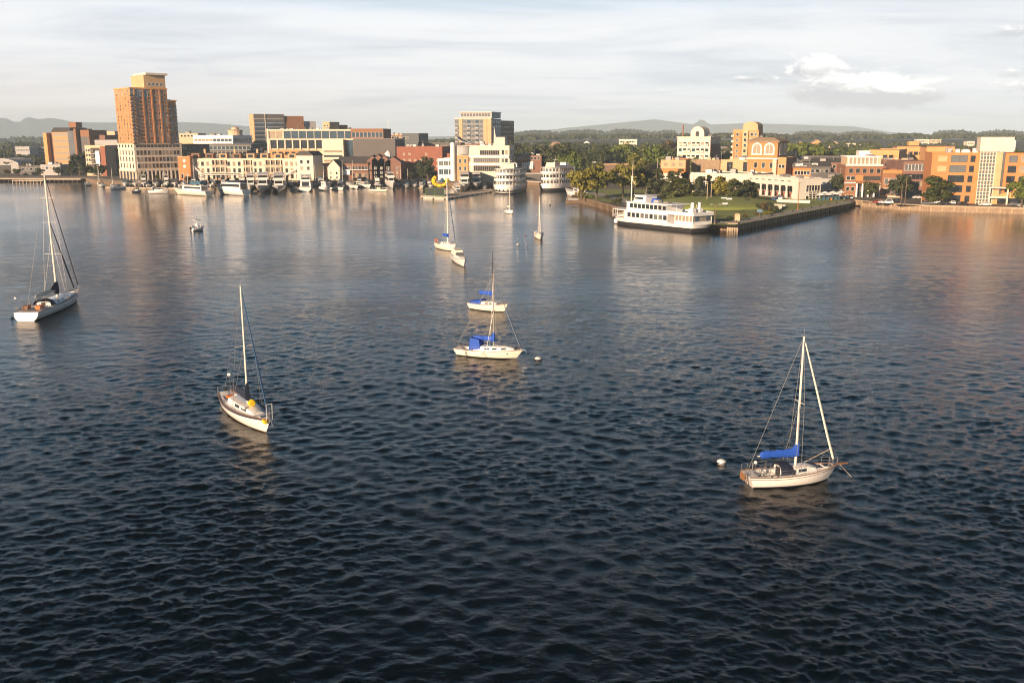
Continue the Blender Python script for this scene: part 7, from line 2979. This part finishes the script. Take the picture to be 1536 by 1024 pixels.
b.box(-L * .17, L * .29, -w2, w2, 5.455, 8.1, WHITE)
m2 = b.build('upper_deckhouse', root)
for sg in (-1, 1):
    for i in range(9):
        x = -L * .15 + (L * .40) * i / 8.4
        o = bpy.data.objects.new('window', win_mesh(1.35, 1.3, FRD, GLASS, 1))
        COL.objects.link(o)
        o.parent = m2
        o.location = (x, sg * w2, 7.05)
        o.rotation_euler.z = 0 if sg < 0 else math.pi
b = MB()
b.box(-L * .24, L * .295, -w2 - .35, w2 + .35, 8.103, 8.35, WHITE2)
b.build('roof', root)
b = MB()
frustum(b, L * .10, L * .245, 5.6, 8.353, 10.4, .7, 0, WHITE, .9)
wh = b.build('wheelhouse', root)
b = MB()
b.box(L * .13, L * .225, -2.72, 2.72, 9.2, 9.9, GLASS)
b.build('window_band', wh)
b = MB()
b.box(L * .09, L * .235, -3.0, 3.0, 10.403, 10.6, WHITE2)
b.build('wheelhouse_roof', root)
b = MB()
frustum(b, L * .02, L * .075, 2.4, 8.36, 9.7, .3, .3, BLUE, .7)
b.build('blue_tarpaulin', root)
for i, (x, y, z, m) in enumerate(((L * .0, 1.2, .9, GREYL), (-L * .05, -1, .35, TEALC), (-L * .1, 0.6, .5, ROOFG), (L * .05, -1.6, .7, ROOFD))):
    b = MB()
    b.box(x - 1.2, x + 1.0, y - .8, y + .8, 8.36, 8.36 + z, m)
    b.build('deck_locker', root)
b = MB()
b.tube((L * .17, 0, 10.6), (L * .16, 0, 13.2), .1, ALUG, .05, n=6)
b.tube((L * .165, -1.2, 12), (L * .165, 1.2, 12), .05, ALUG, n=5)
b.build('mast', root)
b = MB()                                            # stern lounge
b.box(-L * .47, -L * .28, -w + .3, w - .3, 2.405, 5.2, GLASSW)
for x in np.linspace(-L * .47, -L * .28, 6):
    for sg in (-1, 1):
        b.box(x - .14, x + .14, sg * (w - .3) - .1, sg * (w - .3) + .1, 2.406, 5.19, WHITE2)
b.box(-L * .473, -L * .277, -w + .16, w - .16, 2.407, 3.4, WHITE2)
b.build('stern_lounge', root)
for sg in (-1, 1):
    b = MB()
    b.box(-L * .472 - .12, -L * .472 - .01, sg * 2.6 - .75, sg * 2.6 + .75, 3.45, 5.0, GLASSB)
    b.build('stern_window', root)
    b = MB()
    b.tube((-L * .40, sg * 1.6, 5.45), (-L * .40, sg * 1.6, 9.3), .55, WHITE2, .45, n=10)
    b.box(-L * .40 - .9, -L * .40 + .9, sg * 1.6 - .8, sg * 1.6 + .8, 5.455, 7.4, WHITE2)
    b.tube((-L * .40, sg * 1.6, 9.3), (-L * .40, sg * 1.6, 9.6), .35, BLACK, n=10)
    b.build('funnel', root)
for i in range(5):
    x = -L * (.22 + .05 * i)
    b = MB()
    b.box(x - .25, x + .25, -2.5 + (i % 2), -1.6 + (i % 2), 5.455, 6.2, TEALC)
    b.build('deck_bench', root)
b = MB()
b.tube((-L * .30, -w, 5.45), (-L * .30, -w, 8.1), .06, WHITE2, n=5)
b.tube((-L * .30, w, 5.45), (-L * .30, w, 8.1), .06, WHITE2, n=5)
b.tube((-L * .24, -w + .2, 5.45), (-L * .24, -w + .2, 8.1), .06, WHITE2, n=5)
b.build('stanchion', root)
b = MB()
b.lathe([(.1, -1.0), (.75, -.6), (.9, 0), (.75, .6), (.1, 1.0)], WHITE2, (L * .5 - 1.2, 2.0, 1.0), n=10)
b.build('fender', root, smooth=True)

# old white boat with a rusty waterline nosing out behind the point
motorboat('old_boat', 'old white boat with a rusty lower hull moored at the tip of the park point', wl(874, 297), wl(849, 293), 5.5, 2.6, 'trawler', dict(stripe=WHITE2, hull=WHITE2, bottom=RUST, x0=.1, x1=.4, h1=2.0, mast=3), cat='boat')

# timber jetties
dock('short timber jetty with a handrail at the park point', [W(849.5, 304.8), W(884, 304.2)], 2.0, 1.2, 'timber_jetty', True, TIMBER)
root = thing('shore_jetty', 'long low pale pier along the far left shore on dark piles', 'pier', (0, 0, 0))
e0, e1 = (X(-60, 646, 0), 646), (X(124, 641, 0), 641)
b = MB()
b.prism([(e0[0], e0[1] - 3), (e1[0], e1[1] - 3), (e1[0], e1[1] + 4), (e0[0], e0[1] + 4)], 1.6, 2.2, CONCL)
b.build('deck', root)
for p, d_ in along([(e0[0], e0[1] - 2.5), (e1[0], e1[1] - 2.5)], 3.2):
    b = MB()
    b.tube((0, 0, -2), (0, 0, 1.6), .22, TIMBER, n=6)
    b.build('pile', root, loc=(p.x, p.y, 0))
root = thing('timber_platform', 'timber platform on stout piles standing out from the far left shore', 'platform', (0, 0, 0))
e0, e1 = (X(20, 615, 0), 615), (X(67, 610, 0), 610)
b = MB()
b.prism([(e0[0], e0[1] - 1.5), (e1[0], e1[1] - 1.5), (e1[0], e1[1] + 2), (e0[0], e0[1] + 2)], 2.0, 2.45, TIMBERL)
b.build('deck', root)
for p, d_ in along([e0, e1], 2.6):
    b = MB()
    b.tube((0, 0, -2), (0, 0, 2.0), .3, TIMBERL, n=7)
    b.build('pile', root, loc=(p.x, p.y - 1.2, 0))
root = thing('corner_dock', 'small sunlit timber corner dock at the near end of the stone quay', 'dock', (0, 0, 0))
poly = [(X(1091, 303.5, 0), 303.5), (X(1106, 303, 0), 303), (X(1107, 306.5, 0), 306.5), (X(1089, 308.0, 0), 308.0)]
b = MB()
b.prism(poly, 2.25, 2.7, TIMBERL)
b.build('deck', root)
for k in range(5):
    f = k / 4
    x = poly[0][0] + (poly[1][0] - poly[0][0]) * f
    b = MB()
    b.box(x - .22, x + .22, 303.2, 303.6, -2, 2.25, TIMBERL)
    b.build('pile', root)
b = MB()
b.box(poly[0][0], poly[1][0], 303.3, 303.5, .7, 1.1, TIMBERL)
b.build('brace', root)

# ------------------------------------------------------------------ poles, lamps, flagpole
def lamp(label, px, py, ytop, z=LAND, m=TIMBER, arm=True, heads=1):
    p = gp(px, py, z)
    h = Zt(ytop, p.y) - z
    root = thing('lamp_post', label, 'lamp post', (p.x, p.y, z), 0)
    b = MB()
    b.tube((0, 0, -.3), (0, 0, h), .17, m, .11, n=8)
    b.lathe([(.3, 0), (.3, .5), (.18, .7)], m, n=8)
    b.build('pole', root)
    if arm:
        for s_ in ((-1, 1) if heads == 2 else (1,)):
            b = MB()
            b.tube((0, 0, h - .2), (s_ * 1.4, 0, h), .06, m, n=5)
            b.box(s_ * 1.4 - .45, s_ * 1.4 + .45, -.2, .2, h - .1, h + .12, GREYL)
            b.build('lamp_head', root)
    return root


lamp('dark lamp post with a flat double head at the ferry stern', 1072, 336, 306.5, heads=2)
lamp('rusty banded lamp post on the path below the columned porch', 1196.5, 316, 273.5, m=RUST)
lamp('left of the slim twin poles behind the mound', 1060, 310, 273, m=TIMBERL, arm=False)
lamp('right of the slim twin poles behind the mound', 1066, 308, 274, m=TIMBERL, arm=False)
lamp('tall slim light pole in front of the light green tree', 985, 290, 238, m=TIMBERL, arm=False)
lamp('tall wooden pole with a lamp arm in front of the brick corner house', 1357, 307, 264, m=TIMBER)
lamp('shorter wooden pole on the right quay beside the tall one', 1351, 307, 277, m=TIMBER, arm=False)
lamp('slim lamp pole at the street mouth by the right quay', 1382, 305, 288, m=TIMBERL)
p = gp(947, 302, LAND)
root = thing('flagpole', 'white ship mast style flagpole with a gaff in the park behind the ferry bow', 'flagpole', (p.x, p.y, LAND))
hp = Zt(241, p.y) - LAND
b = MB()
b.tube((0, 0, -.3), (0, 0, hp * .62), .26, ALU, .2, n=8)
b.build('lower_mast', root)
b = MB()
b.tube((.28, 0, hp * .50), (.28, 0, hp), .14, ALU, .07, n=7)
b.build('topmast', root)
b = MB()
b.tube((-.1, 0, hp * .60), (1.6, 0, hp * .40), .09, ALU, n=6)
b.box(-.7, .9, -.3, .3, hp * .60, hp * .60 + .12, ALU)
b.build('gaff', root)
for s_ in (-1, 1):
    b = MB()
    b.tube((s_ * 2.2, 1, 0), (0, 0, hp * .6), .03, WIRE, n=4)
    b.build('stay', root)
p = (X(584, 900), 900)
r_ = mast_pole('radio_mast', 'very thin tall white radio mast behind the grey hall', 'mast', p[0], p[1], 3, Zt(176, 900) - 3, .28, WHITE2)
p = gp(1139, 327, LAND)
r_ = thing('map_stand', 'small blue visitor sign on a post beside the mound path', 'sign', (p.x, p.y, LAND))
b = MB()
b.tube((0, 0, 0), (0, 0, 2.2), .09, TIMBER, n=6)
b.build('post', r_)
b = MB()
b.box(-.9, .9, -.08, .08, 2.0, 2.9, mat('sign_blue', (.12, .22, .35), .5))
b.build('sign_board', r_)
p = gp(1105.5, 331, LAND)
r_ = thing('donation_box', 'small sunlit cream kiosk box with a dark top beside the path at the mound foot', 'kiosk', (p.x, p.y, LAND))
b = MB()
b.box(-.8, .8, -.6, .6, 0, 1.9, CREAM)
b.xprism([(-.95, 1.902), (.95, 1.902), (.2, 2.5), (-.6, 2.4)], -.7, .7, TAN, axis='y')
b.build('body', r_)
for i, (px, py, h, lab) in enumerate(((1092, 298, 2.2, 'left stone post on the crest of the mound'), (1101, 298, 2.4, 'right stone post on the crest of the mound'))):
    p = gp(px, py, LAND)
    b = MB()
    b.loft([[(-.5, -.5, -.3), (.5, -.5, -.3), (.5, .5, -.3), (-.5, .5, -.3)], [(-.38, -.38, h + 2.4), (.38, -.38, h + 2.4), (.38, .38, h + 2.4), (-.38, .38, h + 2.4)], [(-.1, -.1, h + 2.8), (.1, -.1, h + 2.8), (.1, .1, h + 2.8), (-.1, .1, h + 2.8)]], CONCL)
    tag(b.build('stone_post', loc=(p.x, p.y, LAND)), lab, 'post')

def bench(label, px, py, z, rz=0):
    p = gp(px, py, z)
    r_ = thing('park_bench', label, 'bench', (p.x, p.y, z), rz)
    b = MB(); b.box(-1.1, 1.1, -.3, .3, .42, .50, WHITE2); b.build('seat', r_)
    b = MB(); b.box(-1.1, 1.1, .28, .36, .52, 1.0, WHITE2); b.build('backrest', r_)
    for s_ in (-.9, .9):
        b = MB(); b.box(s_ - .05, s_ + .05, -.28, .34, -.4, .418, FRD); b.build('leg', r_)


bench('white bench on the crest of the mound by the stone posts', 1086, 300, LAND + 2.6)
bench('second white bench on the mound, beside the stone posts', 1094, 301, LAND + 2.6)
bench('white bench alone on the sunny face of the mound', 1088, 308.5, LAND + 3.0, R(15))
bench('white bench on the grass right of the dark planted bank', 1175, 311, LAND, R(20))
# concrete steps through the bank and retaining wall
p = gp(1166, 315, LAND)
r_ = thing('garden_steps', 'pale concrete steps climbing through the dark planted bank', 'steps', (p.x, p.y, LAND), R(-18))
b = MB()
for k in range(7):
    b.box(-1.5, 1.5, k * 1.3, 7 * 1.3, k * .25 + .003, (k + 1) * .25, CONCL)
b.build('flight', r_)
p = gp(1190, 304, LAND)
b = MB()
b.box(-7, 7, -.4, .4, -.2, 1.2, OFFW)
tag(b.build('garden_wall', loc=(p.x, p.y, LAND), rz=R(-28)), 'low white retaining wall in front of the columned porch', 'wall')

# cafe umbrellas by the inner corner
ulab = ('leftmost white cafe umbrella by the columned building', 'second white cafe umbrella from the left', 'third white cafe umbrella from the left', 'fourth white cafe umbrella from the left', 'fifth white cafe umbrella, beside the blue workboat', 'rightmost white cafe umbrella, near the brown brick office')
for i in range(6):
    p = gp(1231 + i * 6.0, 301 - (i % 2) * 2.5 - i * .3, LAND)
    r_ = thing('cafe_umbrella', ulab[i], 'umbrella', (p.x, p.y, LAND), i * .4, 'white cafe umbrellas at the inner corner')
    b = MB(); b.tube((0, 0, 0), (0, 0, 3.3), .06, ALUG, n=6); b.lathe([(.4, 0), (.4, .1), (.08, .12)], ALUG, n=8); b.build('pole', r_)
    b = MB(); b.lathe([(2.0, 2.5), (2.0, 2.62), (1.0, 3.05), (.05, 3.4)], WHITE2, n=8); b.build('canopy', r_)
    for k in range(3):
        a_ = k * 2.1
        b = MB(); b.box(1.1 * math.cos(a_) - .25, 1.1 * math.cos(a_) + .25, 1.1 * math.sin(a_) - .25, 1.1 * math.sin(a_) + .25, 0, .9, ORANGE if k == 0 and i == 2 else TEALC)
        tag(b.build('cafe_chair', loc=(p.x, p.y, LAND)), 'small cafe chair under the white umbrellas', 'chair', 'cafe chairs under the white umbrellas')

# ------------------------------------------------------------------ cars
def make_car(m, van=False):
    r_ = thing('parked_car', 'car', 'car', (0, 0, 0))
    Lc, Wc = 4.5, 1.8
    b = MB()
    hh = .95 if not van else 1.2
    prof = [(-2.25, .35), (-2.2, .85), (-1.9, hh), (1.2, hh - .05), (2.1, .75), (2.25, .55), (2.25, .35)]
    b.xprism([(p_[0], p_[1]) for p_ in prof][::-1], -Wc / 2, Wc / 2, m, axis='y')
    top = 1.45 if not van else 2.1
    b.loft([[(-1.9, -.82, hh - .02), (1.1, -.82, hh - .06), (1.1, .82, hh - .06), (-1.9, .82, hh - .02)], [(-1.5, -.68, top), (.35, -.68, top), (.35, .68, top), (-1.5, .68, top)]], m)
    b.build('body', r_)
    b = MB()
    for sg in (-1, 1):
        pts = [(-1.6, sg * .80, hh + .06), (.85, sg * .80, hh + .02), (.32, sg * .715, top - .1), (-1.35, sg * .715, top - .1)]
        o_ = [(p_[0], p_[1] + sg * .03, p_[2]) for p_ in pts]
        b.loft([pts, o_], GLASS)
    b.face([(1.06, -.7, hh + .02), (1.06, .7, hh + .02), (.45, .62, top - .08), (.45, -.62, top - .08)], GLASS)
    b.face([(-1.90, -.7, hh + .05), (-1.90, .7, hh + .05), (-1.56, .62, top - .08), (-1.56, -.62, top - .08)], GLASS)
    b.build('window', r_)
    for sx in (-1.4, 1.4):
        for sg in (-1, 1):
            b = MB()
            b.tube((sx, sg * .72, .33), (sx, sg * .93, .33), .33, BLACK, n=12)
            b.tube((sx, sg * .931, .33), (sx, sg * .95, .33), .19, STEEL, n=10)
            b.build('wheel', r_)
    return r_


CARM = [mat('car_white', (.7, .7, .7), .3, .03, coat=.5), mat('car_silver', (.35, .36, .37), .3, .05, metal=.6), mat('car_dark', (.03, .03, .035), .25, .1, coat=.5), mat('car_red', (.3, .03, .02), .3, .05, coat=.5), mat('car_blue', (.05, .1, .2), .3, .05, coat=.5)]
protos = {}
cars = [(1404, 306, 0, 1, 'white van beside the big dense tree on the right quay'), (1413, 306.5, 2, 0, 'dark car just right of the white van'), (1390, 307, 1, 0, 'silver car left of the white van by the quay'), (1428, 306, 0, 0, 'white car among shrubs in front of the orange building'),
        (1444, 307.5, 2, 0, 'dark car among shrubs below the orange building'), (1477, 309, 0, 0, 'white car in front of the gridded stair tower'), (1522, 309, 1, 0, 'silver car at the right edge by the arched porch'), (1532, 311, 0, 0, 'white car at the very right edge of the quay'),
        (1322, 305.5, 0, 0, 'white car on the shaded quay below the brown brick office, left of two'), (1331, 306, 0, 1, 'white van on the shaded quay below the corner house'), (1376, 298, 0, 0, 'white car far up the shaded street'), (1370, 290, 1, 0, 'silver car far up the shaded street'),
        (1346, 303, 2, 0, 'dark car parked by the wooden poles'), (1316, 305, 3, 0, 'reddish car on the shaded quay, left of the white car'), (895, 279, 0, 0, 'white car parked behind the olive tree pair in the park'), (905, 278, 3, 0, 'red car parked behind the olive trees'),
        (1172, 299, 0, 0, 'white car in front of the columned porch'), (1162, 301, 4, 0, 'blue car in front of the columned porch'), (870, 262, 0, 0, 'white car on the upper road left of the park'), (890, 266, 2, 0, 'dark car on the upper road left of the park'), (920, 256, 0, 0, 'white car near the retail building, left'), (937, 253, 1, 0, 'silver car near the retail building, right')]
for i, (px, py, ci, van, lab) in enumerate(cars):
    p = gp(px, py, LAND)
    rz = R((95, 170, 10, 80)[i % 4]) if px > 1300 else R(20 + 40 * (i % 3))
    k = (ci, van)
    if k not in protos:
        protos[k] = r_ = make_car(CARM[ci], van)
        r_.location = (p.x, p.y, LAND + .02)
        r_.rotation_euler.z = rz
        r_['label'] = lab
    else:
        dup(protos[k], (p.x, p.y, LAND + .02), rz, lab)

# bollards along the stone quay
for i, (p, d_) in enumerate(along(shore[14:17], 11.0, 4.0)):
    n_ = Vector((d_.y, -d_.x, 0))
    q_ = p - n_ * .5
    b = MB()
    b.lathe([(.22, 0), (.16, .35), (.26, .45), (.26, .58), (.05, .62)], BLACK, n=9)
    tag(b.build('bollard', loc=(q_.x, q_.y, LAND + .14)), 'black iron mooring bollard on the stone quay edge', 'bollard', 'iron bollards along the stone quay')

# ------------------------------------------------------------------ morning haze
b = MB()
hm = bpy.data.materials.new('morning_haze')
hm.use_nodes = True
t = NT(hm.node_tree)
t.n.clear()
vo = t.node('ShaderNodeVolumePrincipled')
vo.inputs['Color'].default_value = (0.62, 0.82, 1.0, 1)
vo.inputs['Density'].default_value = 0.00012
vo.inputs['Anisotropy'].default_value = -0.12
out = t.node('ShaderNodeOutputMaterial')
t.l.new(vo.outputs[0], out.inputs['Volume'])
b.box(-9500, 9500, -1500, 11700, -4.0, 222, hm)
hz = b.build('haze')
tag(hz, kind='stuff')
